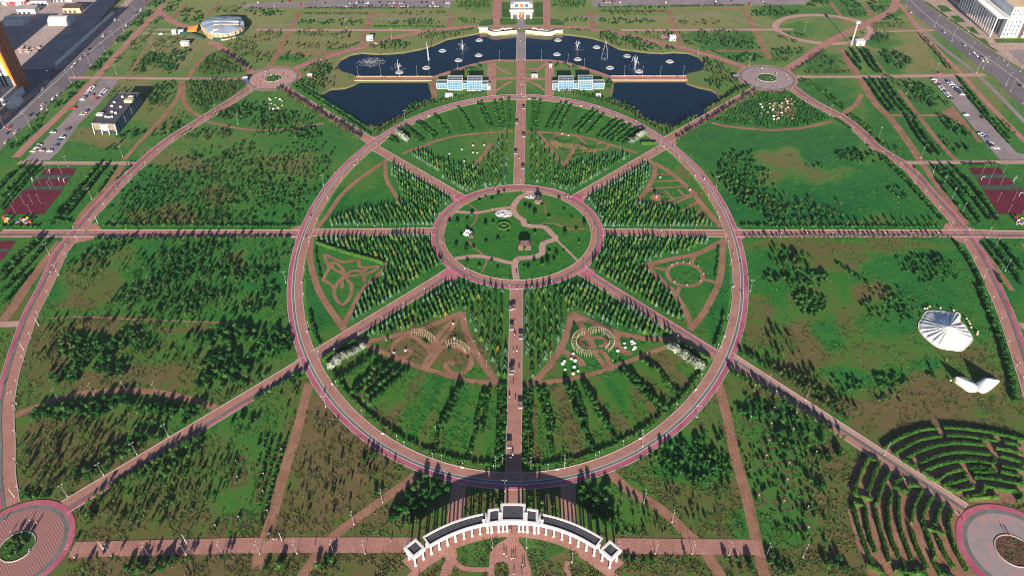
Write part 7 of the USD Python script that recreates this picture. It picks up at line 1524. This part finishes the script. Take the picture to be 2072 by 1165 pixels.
lamps("mast", cat(Z(0, 2, "475,900 760,862 1025,837 1270,852"), Z(1, 3, "790,745 1020,570"), Z(2, 3, "1065,570 1290,730 1050,120")), "along the curved dirt paths", 1.57)
lamps("mast", cat(Z(3, 2, "0,790 310,900"), Z(3, 3, "945,190 290,1010"), Z(2, 2, "1690,470")), "along the south-east path", 1.0)
lamps("mast", ZZ(940, 900, 4.396, "248,915 553,913 955,1040 340,200 888,205 590,225 276,218"), "near the arcade", 1.57)
lamps("mast", cat(Z(1, 0, "825,612 1008,612 1155,612 1300,612 1625,548 1965,485"), Z(2, 0, "238,482 450,515 580,552 905,612 1050,612 1195,612 1380,612")), "on the lake promenade", 1.57)
lamps("globe", cat(Z(1, 3, "1450,0 1200,120 1425,212 1670,290"), Z(2, 3, "425,290 670,225 895,110")), "inside the southern curve of the ring")
lamps("globe", cat(Z(1, 2, "1020,380 1175,345 1530,235 1690,280 1760,460 1800,560 1860,620"), Z(2, 2, "410,370 725,280 850,320 370,470 310,550 810,615")), "in the southern star gardens")
lamps("mast", cat(Z(3, 0, "300,250 1125,760 1360,590 900,1110"), Z(0, 0, "940,600 1240,410 1380,410 1920,1000"), Z(1, 0, "1095,300 730,230"), Z(2, 0, "1500,440 1910,530")), "in the northern fields", .7)
lamps("mast", cat(Z(3, 1, "1240,110 1340,225 1415,340 1490,440 1570,560 1770,760 1830,850 1920,1020"), Z(0, 1, "740,440 990,100 400,890 550,180")), "beside the boundary gardens", .7)
lamps("road", Z(0, 0, "730,530 605,630 575,670 380,890 240,1020 145,1150 1000,250 935,350 855,440 1105,140"), "on the park side of the western road", 2.6)
lamps("road", Z(0, 0, "1020,45 840,210 765,310 640,380 350,655 405,660 280,720 130,880 35,1030"), "on the yard side of the western road", -.5)
lamps("road", Z(3, 0, "1120,60 1350,220 1490,330 1630,440 1740,555 1690,590 1925,690 1960,740 2060,840"), "on the park side of the eastern road", .6)
lamps("road", Z(3, 0, "1465,155 1620,262 1870,470 1910,490 1940,530 2040,580"), "on the far side of the eastern road", 3.7)
tri = None
for q in cat(Z(1, 3, "210,880"), Z(0, 3, "835,950"), Z(0, 3, "1500,890"), Z(0, 2, "315,300"), Z(0, 2, "195,500"), Z(0, 3, "120,530"), Z(0, 1, "790,640")):
    t = thing("flagpole", "slim white pole standing at the edge of a brick path", "pole", (*q, 0), 0, "slim white poles at the path edges")
    obj("pole", cyl(.1, 0, 7, 6, .05), "white_paint", t)

# display stands along the axis
sd_ = None
for c, r, x, y in ((2, 2, 12, 165), (2, 2, 72, 405), (2, 2, 5, 660), (2, 2, 68, 960), (1, 2, 2055, 175), (1, 2, 2062, 330), (1, 2, 2058, 690), (2, 0, 95, 880), (2, 0, 38, 998), (2, 0, 95, 1105), (2, 1, 30, 78), (2, 1, 88, 198), (1, 3, 2042, 130)):
    q = Z(c, r, f"{x},{y}")[0]
    half = "southern" if r >= 2 else "northern"
    if sd_ is None:
        sd_ = thing("display_stand", f"dark framed open stand with white bench on the {half} axis path", "stand", (*q, .13), 0, f"dark framed stands on the {half} axis path")
        obj("frame", join([box(x_ - .06, x_ + .06, -.06, .06, 0, 2.5) for x_ in (-1.2, -.4, .4, 1.2)] + [box(-1.3, 1.3, -.1, .1, z_, z_ + .1) for z_ in (.1, 1.3, 2.45)]), "dark_metal", sd_)
        obj("bench", box(-1.2, 1.2, -.7, -.12, .45, .58), "white_paint", sd_)
        obj("slats", join([box(-1.15, -.45, -.03, .03, 1.42, 2.42), box(-.35, .35, -.03, .03, 1.42, 2.42), box(.45, 1.15, -.03, .03, 1.42, 2.42)]), "dark_metal", sd_)
    else:
        dup(sd_, (*q, .13), 0, None, f"dark framed open stand with white bench on the {half} axis path", None, f"dark framed stands on the {half} axis path")
# benches round the star gardens
bn = None
for q in cat(ring_pts(RX, RY, 8.6, 46), Z(2, 1, "1290,975 1330,960 1380,952 1430,960 1500,985 1545,1050 1310,1115 1410,1140 1520,1105"), Z(1, 1, "1480,560 1500,790")):
    a = math.atan2(q[1], q[0])
    if bn is None:
        bn = thing("bench", "small white bench at the path edge", "bench", (*q, .13), a + 1.57, "small white benches at the path edges")
        obj("seat", join([box(-.9, .9, -.25 + .13 * k, -.15 + .13 * k, .42, .47) for k in range(4)]), "white_paint", bn)
        obj("backrest", join([box(-.9, .9, .27, .31, .6 + .14 * k, .7 + .14 * k) for k in range(3)]), "white_paint", bn)
        for s in (-.75, .75):
            obj("leg", join([box(s - .04, s + .04, -.22, -.14, 0, .42), box(s - .04, s + .04, .2, .28, 0, .95)]), "dark_metal", bn)
    else:
        dup(bn, (*q, .13), a + 1.57)

# ---------------------------------------------------------------- people
import manifold3d as m3
def hullchain(chain):
    """each bone is the hull of two spheres (point, radius); all bones become one body"""
    body = None
    for (a, ra), (b, rb) in chain:
        h = m3.Manifold.batch_hull([m3.Manifold.sphere(ra, 10).translate(a), m3.Manifold.sphere(rb, 10).translate(b)])
        body = h if body is None else body + h
    return body
def person(label, top, legs, pose, place_, group):
    t = thing("person", label, "person", *place_, group)
    s = .22 if pose else .04
    hipL, hipR = (-.09, 0, .92), (.09, 0, .92)
    knL, knR, anL, anR = (-.1, -s * .6, .5), (.1, s * .75, .5), (-.1, -s * 1.9, .1), (.1, s * 1.5, .1)
    shL, shR, elL, elR, haL, haR = (-.19, 0, 1.42), (.19, 0, 1.42), (-.25, s * .5, 1.15), (.25, -s * .5, 1.15), (-.24, s * 1.2 + .06, .9), (.24, -s * .5 + .1, .9)
    B = [((hipL, .1), (knL, .075)), ((hipR, .1), (knR, .075)), ((knL, .075), (anL, .05)), ((knR, .075), (anR, .05)), ((anL, .05), ((anL[0], anL[1] + .16, .05), .045)), ((anR, .05), ((anR[0], anR[1] + .16, .05), .045)),
         ((hipL, .12), (hipR, .12)), (((0, 0, .98), .14), ((0, 0, 1.3), .16)), ((shL, .075), (shR, .075)), (((0, 0, 1.3), .16), ((0, 0, 1.44), .1)), (((0, 0, 1.44), .06), ((0, 0, 1.55), .055)),
         ((shL, .06), (elL, .048)), ((shR, .06), (elR, .048)), ((elL, .048), (haL, .034)), ((elR, .048), (haR, .034)), (((0, .0, 1.64), .1), ((0, .02, 1.6), .085)), (((0, .1, 1.62), .018), ((0, .11, 1.6), .016))]
    for h_, sg in ((haL, -1), (haR, 1)):
        B.append(((h_, .035), ((h_[0], h_[1] + .02, h_[2] - .08), .03)))
        for k in range(4):
            B.append((((h_[0], h_[1] + .03 - .02 * k, h_[2] - .09), .009), ((h_[0] - .01 * sg, h_[1] + .035 - .02 * k, h_[2] - .155 + .008 * abs(k - 1)), .008)))
        B.append((((h_[0], h_[1] + .03, h_[2] - .04), .012), ((h_[0] - .02 * sg, h_[1] + .06, h_[2] - .1), .009)))
    obj("body", hullchain(B), "paint_skin", t, smooth=50)
    obj("trousers", hullchain([((hipL, .115), (knL, .09)), ((hipR, .115), (knR, .09)), ((knL, .09), (anL, .07)), ((knR, .09), (anR, .07)), ((hipL, .135), (hipR, .135))]), legs, t, smooth=50)
    obj("shirt", hullchain([(((0, 0, .98), .16), ((0, 0, 1.3), .18)), ((shL, .092), (shR, .092)), (((0, 0, 1.3), .178), ((0, 0, 1.42), .115)), ((shL, .08), (elL, .066)), ((shR, .08), (elR, .066))]), top, t, smooth=50)
    obj("hair", hullchain([(((0, -.025, 1.68), .108), ((0, -.05, 1.62), .09))]), "paint_hair", t, smooth=50)
    for sg in (-1, 1):
        obj("shoe", hullchain([(((.1 * sg, (s * 1.5 if sg > 0 else -s * 1.9) - .03, .06), .058), ((.1 * sg, (s * 1.5 if sg > 0 else -s * 1.9) + .17, .05), .052))]), "paint_black", t)
    return t
TOPS = [("white", "paint_white", "paint_denim"), ("black", "paint_black", "paint_grey"), ("red", "paint_red", "paint_denim"), ("blue", "paint_blue", "paint_black"), ("pale", "paint_beige", "paint_black")]
PROTO = {}
def people(pts_, where, still=False):
    for q in np.asarray(pts_).reshape(-1, 2):
        k = int(RNG.choice([0, 0, 0, 1, 2, 3, 4]))
        col, top, legs = TOPS[k]
        verb = "standing" if still else "walking"
        lab, grp = f"person in {col} top {verb} {where}", f"people in {col} tops {verb} {where}"
        z = .135
        rz = RNG.uniform(0, 6.28)
        sc = RNG.uniform(.98, 1.08)
        if (k, still) not in PROTO:
            PROTO[k, still] = person(lab, top, legs, not still, ((*q, z), rz), grp)
        else:
            dup(PROTO[k, still], (*q, z), rz, sc, lab, None, grp)
people(cat(Z(2, 2, "40,15 25,280 5,325 20,385 30,395 10,520 40,515 50,655 62,655 10,780 28,905"), Z(1, 2, "2040,890 2045,885"), Z(2, 3, "8,200 2,190 40,385"), Z(1, 3, "2055,220")), "on the southern axis path")
people(ZZ(940, 900, 4.396, "370,1000 420,1022 435,1018 455,1010 350,980 515,1078 535,1085 405,768 418,766 455,748 440,1160 510,1155"), "on the arcade forecourt")
people(cat(Z(1, 3, "147,878 170,882 212,922 473,918 1090,893 195,868"), Z(0, 3, "840,955 1495,888 1510,905")), "on the wide path west of the arcade")
people(Z(0, 3, "250,722 305,745 95,818 243,975 248,960 45,718"), "on the south-west plaza")
people(cat(LW("715,32 770,27 1545,117 1560,122 1600,127 1580,172 1780,317 1885,467 1855,502 1880,542 90,667 100,617 350,962 352,975"), Z(1, 1, "1655,490")), "on the round path about the central lawn")
people(LW("960,1017 965,1022 985,887 1015,102 680,262 1290,477 1290,642 1420,600 1110,455"), "on the winding path of the central lawn")
people(cat(Z(2, 0, "60,245 70,340 75,345 50,430 95,580 95,640 90,662 40,815 62,935 90,790 75,425"), Z(2, 1, "60,125 55,130 45,285 85,200")), "on the northern axis path")
people(cat(Z(1, 1, "435,592 440,600 440,717 390,772 400,765 640,242"), Z(1, 2, "540,862 548,855"), Z(2, 1, "1300,22 1545,297 1550,290 1620,342 1405,152 1785,892"), Z(2, 2, "1855,42 1860,50"), Z(2, 0, "530,827 810,912 700,872"), Z(1, 0, "1160,1027 1035,1112 1210,1002")), "on the big ring path")
people(np.array(PLAZ[0][0]) + RNG.normal(0, 10, (26, 2)), "on the north-west plaza")
people(np.array(PLAZ[1][0]) + RNG.normal(0, 11, (24, 2)), "on the north-east plaza")
people(cat(Z(1, 0, "1040,628 1140,630 590,637 745,637 850,642 1030,632"), Z(2, 0, "870,628 1340,634 1150,630")), "on the brick causeways between the lakes")
people(cat(Z(0, 1, "700,607 845,442 860,452 940,347 1140,187 685,717 595,677 535,822 440,992 410,1042"), Z(0, 2, "100,952 100,940 30,772")), "on the west boundary path")
people(cat(Z(3, 1, "1010,102 1130,192 1235,327 1270,362 1625,702 1515,672 1600,812 1555,682"), Z(3, 2, "2030,612 2060,727")), "on the east boundary path")
people(cat(Z(0, 1, "1020,692 1240,752 1450,690")), "on the west path")
people(Z(3, 1, "850,717 150,690 280,692"), "on the east path")
people(Z(3, 3, "1580,712 1920,817 1955,837"), "on the south-east plaza", True)
people(Z(3, 2, "1440,587 "), "on the brown grass below the broad white shell", True)
people(cat(Z(1, 1, "1340,227 960,672"), Z(2, 1, "1170,62 820,670 1600,672 1200,710")), "on a spoke path inside the ring")
people(cat(Z(2, 0, "1560,990 1700,905 1840,815"), Z(3, 0, "335,815 842,1115"), Z(1, 0, "520,495 1140,300")), "on the brick paths around the northern plazas")

# ---------------------------------------------------------------- cars
CARS = {}
def car_mesh(paint, label, loc, rz, group):
    t = thing("parked_car" if "parked" in label else "car", label, "car", loc, rz, group)
    def loft(secs):
        v, f = [], []
        for x, w, z0, z1 in secs:
            v += [[x, -w, z0], [x, w, z0], [x, w * .96, z1], [x, -w * .96, z1]]
        for k in range(len(secs) - 1):
            a = 4 * k
            for i in range(4):
                j = (i + 1) % 4
                f += [[a + i, a + 4 + i, a + 4 + j], [a + i, a + 4 + j, a + j]]
        e = 4 * (len(secs) - 1)
        f += [[0, 1, 2], [0, 2, 3], [e, e + 2, e + 1], [e, e + 3, e + 2]]
        return trimesh.Trimesh(v, f, process=False)
    obj("body", loft([(-2.25, .75, .35, .75), (-2.1, .86, .28, .88), (-1.0, .9, .22, .92), (.9, .9, .22, .9), (1.9, .86, .25, .78), (2.25, .72, .35, .62)]), paint, t)
    obj("windows", loft([(-1.75, .74, .88, .92), (-1.15, .76, .88, 1.38), (.25, .76, .88, 1.4), (1.05, .78, .86, .92)]), "window_glass", t)
    obj("roof", loft([(-1.22, .7, 1.37, 1.42), (-.9, .72, 1.37, 1.47), (0, .72, 1.38, 1.47), (.32, .7, 1.36, 1.42)]), paint, t)
    for x in (-1.4, 1.4):
        for y in (-.82, .82):
            w = cyl(.32, -.1, .1, 10); w.apply_transform(trimesh.transformations.rotation_matrix(math.pi / 2, [1, 0, 0]))
            obj("wheel", xf(w, (x, y, .32)), "paint_black", t)
    for y in (-.6, .6):
        obj("headlight", box(2.12, 2.27, y - .16, y + .16, .52, .66), "paint_white", t)
        obj("tail_light", box(-2.28, -2.16, y - .14, y + .14, .6, .74), "paint_red", t)
    return t
def cars(pts_, rz, where, parked=True, jit=.08):
    for q in np.asarray(pts_).reshape(-1, 2):
        col = str(RNG.choice(["white", "white", "white", "silver", "black", "black", "blue", "red", "beige"]))
        lab = f"{col} car {'parked' if parked else 'driving'} {where}"
        grp = f"{col} cars {'parked' if parked else 'driving'} {where}"
        a = rz + RNG.normal(0, jit) + (math.pi if RNG.random() < .5 and parked else 0)
        z = .1
        if col not in CARS:
            CARS[col] = car_mesh("paint_" + col, lab, (*q, z), a, grp)
        else:
            dup(CARS[col], (*q, z), a, None, lab, None, grp, "parked_car" if parked else "car")
KL = lambda s: ZZ(0, 180, 8.961, s)
def between(p, n, keep=1.0):
    t = (np.arange(n) + .5) / n
    q = p[0] + (p[1] - p[0]) * t[:, None]
    return q[RNG.random(n) < keep]
cars(between(KL("1690,-30 1490,215"), 15, .9), .15, "in the near-road row of the western car park")
cars(between(KL("1920,20 1740,215"), 10, .9), .15, "in the park-side row of the western car park")
cars(KL("1665,130 1340,360 1560,415 1535,440 1500,475 965,800 1230,745 1140,890 1075,945 1010,1040 720,1030 690,1055 670,1085 640,1130 600,1145 760,1130 910,1140"), .15, "loosely in the western car park", True, .15)
KR = lambda s: ZZ(1870, 140, 10.218, s)
cars(between(KR("190,215 590,660"), 15, .92), -.12, "in the left row of the eastern car park")
cars(between(KR("490,255 800,555"), 10, .95), -.12, "in the right row of the eastern car park")
cars(cat(KR("860,960 1230,1020 305,105"), Z(3, 0, "1720,1085 1740,1100 1765,1110 1800,1160"), Z(3, 1, "1800,5 1815,18 1830,30 1850,38")), -.12, "loosely in the eastern car park")
dl = G(0, 265)[:2] - G(300, 0)[:2]
al = math.atan2(dl[1], dl[0])
cars(Z(0, 0, "1170,10 1090,115 1140,85 930,165 835,295 720,405 700,450 655,475 610,515 590,540 470,770 430,800 345,850 345,880 295,935 245,935 75,1035 60,1080 130,1070 50,1150 1020,210"), al, "on the western road", False, .05)
cars(Z(0, 0, "345,725 290,760 170,815 500,555"), al, "at the kerb by the tower block", True)
dr = G(2072, 180)[:2] - G(1850, 0)[:2]
ar = math.atan2(dr[1], dr[0])
cars(Z(3, 0, "1155,105 1425,262 1590,370 1665,430 1690,455 1755,478 1735,492 1712,462 1770,500 2040,695 2062,708"), ar, "on the eastern road", False, .05)
x = RNG.uniform(690, 1560, 44)
cars(np.vstack([Z(1, 0, f"{a},{RNG.choice([28, 56])}") for a in x]), 1.57, "in the far north-western car park")
cars(Z(1, 0, "155,50 210,20 265,20 360,40 20,25 480,10 560,30"), 1.57, "in the far north-western car park")
cars(Z(2, 0, "740,20 760,22 785,24 810,22 835,20 870,22 705,50 1240,25 1640,15 1770,15 1920,42 2020,15"), 1.57, "in the far north-eastern car park")
cars(Z(1, 0, "975,356"), .35, "on the curved lake path", False)
cars(Z(0, 0, "1965,40 1300,280"), .2, "in the north-western fields")

# ---------------------------------------------------------------- playgrounds and courts
def playset(q, label, k):
    t = thing("play_set", label, "play set", (*q, .02), k, None, .75)
    a, b = [("paint_red", "paint_yellow"), ("paint_white", "paint_red"), ("paint_yellow", "paint_blue"), ("paint_blue", "paint_white")][k % 4]
    for x in (-1, 1):
        for y in (-1, 1):
            obj("post", box(x - .1, x + .1, y - .1, y + .1, 0, 3), a, t)
    obj("platform", box(-1.1, 1.1, -1.1, 1.1, 1.3, 1.45), b, t)
    obj("roof", cyl(1.7, 3, 4.2, 4, .05), a, t)
    obj("slide", trimesh.Trimesh([[1.1, -.4, 1.4], [1.1, .4, 1.4], [3.6, .4, .1], [3.6, -.4, .1], [1.1, -.4, 1.2], [1.1, .4, 1.2], [3.6, .4, 0], [3.6, -.4, 0]], [[0, 2, 1], [0, 3, 2], [4, 5, 6], [4, 6, 7], [0, 4, 7], [0, 7, 3], [1, 2, 6], [1, 6, 5]], process=False), b, t)
    obj("ladder", join([box(-1.9 + .25 * i, -1.8 + .25 * i, -.4, .4, .3 * i, .3 * i + .08) for i in range(4)]), a, t)
for k, (x, y) in enumerate(((40, 610), (75, 620), (60, 640), (150, 640), (180, 620), (205, 630), (230, 615), (215, 645), (245, 640))):
    playset(Z(0, 1, f"{x},{y}")[0], ["red and yellow", "white and red", "yellow and blue", "blue and white"][k % 4] + f" climbing set with slide, {['westernmost', 'second', 'third', 'fourth', 'fifth', 'sixth', 'seventh', 'eighth', 'easternmost'][k]} on the playground below the western courts", k)
for k, (x, y) in enumerate(((2000, 610), (2020, 635), (2045, 620), (2040, 650), (2065, 640))):
    playset(Z(3, 1, f"{x},{y}")[0], ["red and yellow", "white and red", "yellow and blue", "blue and white"][k % 4] + f" climbing set with slide, {['first', 'second', 'third', 'fourth', 'fifth'][k]} from the left below the eastern courts", k)
def court_post(q, lab, grp):
    t = thing("court_lamp", lab, "lamp", (*q, .1), 0, grp)
    obj("pole", cyl(.08, 0, 7.5, 6, .05), "silverish", t)
    obj("lamp_head", box(-.4, .4, -.15, .15, 7.4, 7.6), "silverish", t)
for q in Z(0, 1, "110,470 130,565 200,490 255,560 265,480 330,480 290,370 410,370 330,330 425,340 390,240 500,240"):
    court_post(q, "slim white floodlight pole at the western sports courts", "floodlight poles at the western courts")
for q in Z(3, 1, "1730,240 1820,240 1900,240 1780,330 1880,330 1980,330 1855,465 1980,460 1940,560 2060,560"):
    court_post(q, "slim white floodlight pole at the eastern sports courts", "floodlight poles at the eastern courts")
for q, s in [(q, "western") for q in Z(0, 1, "265,300 520,310 480,300 405,232")] + [(q, "eastern") for q in Z(3, 1, "1725,292 1985,300 2030,420")]:
    t = thing("hoop_stand", f"white basketball hoop stand at the {s} sports courts", "hoop stand", (*q, .15), 0, f"hoop stands at the {s} courts")
    obj("post", join([bar((0, 0, 0), (0, 0, 2.8), .12), bar((0, 0, 2.8), (1.1, 0, 3.1), .1)]), "white_paint", t)
    obj("backboard", box(1.1, 1.16, -.9, .9, 2.7, 3.8), "white_paint", t)
    obj("hoop", join([bar((1.4 + .23 * math.cos(a), .23 * math.sin(a), 3.05), (1.4 + .23 * math.cos(a + .8), .23 * math.sin(a + .8), 3.05), .02, 4) for a in np.arange(0, 6.2, .8)]), "paint_red", t)
for c, r, s in ((0, 1, "192,465 450,465"), (0, 1, "270,310 545,310"), (3, 1, "1800,466 2080,466"), (0, 1, "195,371 508,371"), (3, 1, "1745,372 2080,372")):
    side = "western" if c == 0 else "eastern"
    sheet("court_line", band(straight(Z(c, r, s)), -.12, .12), "court_green", "line", f"pale line across the {side} sports court", False)
# orchard squares with white stakes, south of the ring
sq = None
gA, gB = [], []
for poly, side in ((P("510,880 590,880 545,1085 430,1085 470,960"), "western"), (P("1490,800 1560,760 1650,850 1700,960 1640,1080 1560,1090 1520,980"), "eastern")):
    for q in grid(poly, .35 if side == "western" else -.35, 11, 11, .5, .8, False):
        bed = rect(q[0], q[1], 7, 7, .3)
        sheet("dirt_path", bed.difference(rect(q[0], q[1], 5.2, 5.2, .3)), "soil", "dirt", f"square earth border of a planted bed in the {side} orchard", False)
        lab, grp = f"short white-topped stake with sapling in the {side} orchard beds", f"white-topped stakes in the {side} orchard beds"
        if sq is None:
            sq = thing("garden_stake", lab, "stake", (*q, 0), 0, grp)
            obj("post", cyl(.06, 0, 3.2, 6), "silverish", sq)
            obj("cap", xf(trimesh.creation.icosphere(1, .26), (0, 0, 3.3)), "white_paint", sq)
            obj("plant", xf(leafy(72, 40, low=0)[0], (-.8, -1.5, 0), 0, 2.4), "young_leaves", sq)
        else:
            dup(sq, (*q, 0), 0, None, lab, None, grp)

# ---------------------------------------------------------------- rough grass of the fields
def tuft(seed, n=7):
    r = np.random.default_rng(seed)
    v, f = [], []
    for k in range(n):
        a = r.uniform(0, 6.28); o = np.array([r.normal(0, .35), r.normal(0, .35), 0]); h = r.uniform(.45, 1.0)
        d = np.array([math.cos(a), math.sin(a), 0]) * r.uniform(.16, .34)
        lean = np.array([r.normal(0, .22), r.normal(0, .22), h])
        v += [o - d, o + d, o + lean + d * .35, o + lean - d * .35]
        f += [[4 * k, 4 * k + 1, 4 * k + 2], [4 * k, 4 * k + 2, 4 * k + 3]]
    return trimesh.Trimesh(v, f, process=False)
foliage("grass_green", (0.03, 0.17, 0.034), (0.05, 0.22, 0.045), (0.12, 0.25, 0.06), None, .35)
foliage("grass_dry", (0.10, 0.125, 0.04), (0.15, 0.145, 0.06), (0.22, 0.18, 0.10), None, .35)
from scipy.interpolate import RegularGridInterpolator
cov_at = RegularGridInterpolator((gy, gx), cover, bounds_error=False, fill_value=.6)
def grass():
    r = np.random.default_rng(5)
    N = 70000
    px_, py_ = r.uniform(-20, 2092, N), 1185 * r.random(N) ** .92
    w = G(px_, py_)[:, :2]
    keep = meshkit.fbm(np.c_[w / 9.0, np.zeros(N)], 3, 21) + .25 * (r.random(N) - .5) > .47
    w = w[keep]
    nogo = unary_union([BLOCK2[0].buffer(.25), NOGO])
    shapely.prepare(nogo)
    w = w[~shapely.contains_xy(nogo, w[:, 0], w[:, 1])]
    c = cov_at(np.c_[w[:, 1], w[:, 0]]) + r.normal(0, .13, len(w))
    for nm, sel, m, lab in (("green_grass", c < .5, "grass_green", "rough tufts of green grass growing in the fields"), ("dry_grass", c >= .5, "grass_dry", "rough tufts of dry yellowish grass growing in the fields")):
        q = w[sel]
        pi = UsdGeom.PointInstancer.Define(stage, path_for(nm))
        tg = []
        for j in range(3):
            tg.append(f"{pi.GetPath()}/tuft_{j}")
            usdkit.mesh(stage, tg[-1], tuft(100 + j), LOOK[m])
        pi.CreatePrototypesRel().SetTargets(tg)
        pi.CreatePositionsAttr(Vt.Vec3fArray.FromNumpy(np.c_[q, np.zeros(len(q))].astype(np.float32)))
        s = r.uniform(.3, .8, len(q))
        pi.CreateScalesAttr(Vt.Vec3fArray.FromNumpy(np.c_[s * 1.5, s * 1.5, s * .8].astype(np.float32)))
        pi.CreateProtoIndicesAttr(Vt.IntArray.FromNumpy(r.integers(0, 3, len(q)).astype(np.int32)))
        tagp(pi.GetPrim(), lab, "grass", kind="stuff")
        print(nm, len(q))

# ---------------------------------------------------------------- plants: instances
MAZE = unary_union([Polygon(Z(3, 3, "690,560 660,540 700,250 830,190 1590,680 1530,760 1540,900 1640,1090 1740,1180 830,1180 720,900 650,640")).buffer(0), Polygon(MZ("480,390 700,240 1080,140 1500,160 2064,270 2200,330 2200,960 1990,990 1450,970 1100,770")).buffer(0)])
NOGO = unary_union([b.buffer(.8) for b in BUILT] + [MAZE])
def finish_plants():
    shapely.prepare(NOGO)
    for k in PLANTS:
        L = PLANTS[k]
        if L:
            a = np.array([(x, y) for x, y, _, _ in L])
            ok = ~shapely.contains_xy(NOGO, a[:, 0], a[:, 1])
            PLANTS[k] = [l for l, o in zip(L, ok) if o]
    rngs = None
    for kind, (shapes, leaves, bark, hgt, wid, name, catg, desc) in KIND.items():
        L = PLANTS[kind]
        if not L:
            continue
        a = np.array([(x, y, s) for x, y, s, _ in L])
        ok, d = in_frame(a[:, :2])
        idx = np.nonzero(ok)[0]
        size = a[idx, 2] / d[idx]
        order = idx[np.argsort(-size)]
        single, rest = order[:300], order[300:]
        protos = []
        rng = np.random.default_rng(99)
        for n, k in enumerate(single):
            x, y, s = a[k]
            lab, grp = f"{desc} {L[k][3]}", f"{desc}s {L[k][3]}"
            S = (hgt * s * wid, hgt * s * wid, hgt * s)
            rz = rng.uniform(0, 6.28)
            if n < len(shapes):
                t = thing(name, lab, catg, (x, y, 0), rz, grp, S)
                obj("crown", shapes[n][0], leaves, t)
                if shapes[n][1] is not None:
                    obj("trunk", shapes[n][1], bark, t)
                protos.append(t)
            else:
                dup(protos[rng.integers(len(protos))], (x, y, 0), rz, S, lab, catg, grp, name)
        if len(rest):
            pi = UsdGeom.PointInstancer.Define(stage, path_for(name + "s_beyond"))
            targets = []
            for j, (crown, trunk) in enumerate(shapes):
                px_ = f"{pi.GetPath()}/{name}_shape_{j}"
                UsdGeom.Xform.Define(stage, px_)
                usdkit.mesh(stage, px_ + "/crown", crown, LOOK[leaves])
                if trunk is not None:
                    usdkit.mesh(stage, px_ + "/trunk", trunk, LOOK[bark])
                targets.append(px_)
            pi.CreatePrototypesRel().SetTargets(targets)
            q = a[rest]
            pi.CreatePositionsAttr(Vt.Vec3fArray.FromNumpy(np.c_[q[:, :2], np.zeros(len(q))].astype(np.float32)))
            h = hgt * q[:, 2]
            pi.CreateScalesAttr(Vt.Vec3fArray.FromNumpy(np.c_[h * wid, h * wid, h].astype(np.float32)))
            pi.CreateProtoIndicesAttr(Vt.IntArray.FromNumpy(rng.integers(0, len(shapes), len(q)).astype(np.int32)))
            w = rng.uniform(0, 2 * math.pi, len(q))
            pi.CreateOrientationsAttr(Vt.QuathArray([Gf.Quath(math.cos(v / 2), 0, 0, math.sin(v / 2)) for v in w]))
            tagp(pi.GetPrim(), f"the many smaller {desc}s farther away across the park", catg + "s", kind="stuff")
        print(kind, len(L), len(order))
finish_plants()
grass()

# ---------------------------------------------------------------- haze
LOOK["haze"] = usdkit.material(stage, "/World/Looks/haze", {"v": ("principled_volume", {"color": (0.80, 0.86, 1.0), "density": HAZE, "anisotropy": 0.3})}, volume="v.volume")
if HAZE > 0:
    obj("haze", box(-3990, 3990, -2990, 5990, -4.0, 330.0), "haze", kind="stuff", label="thin pale air haze over the park")
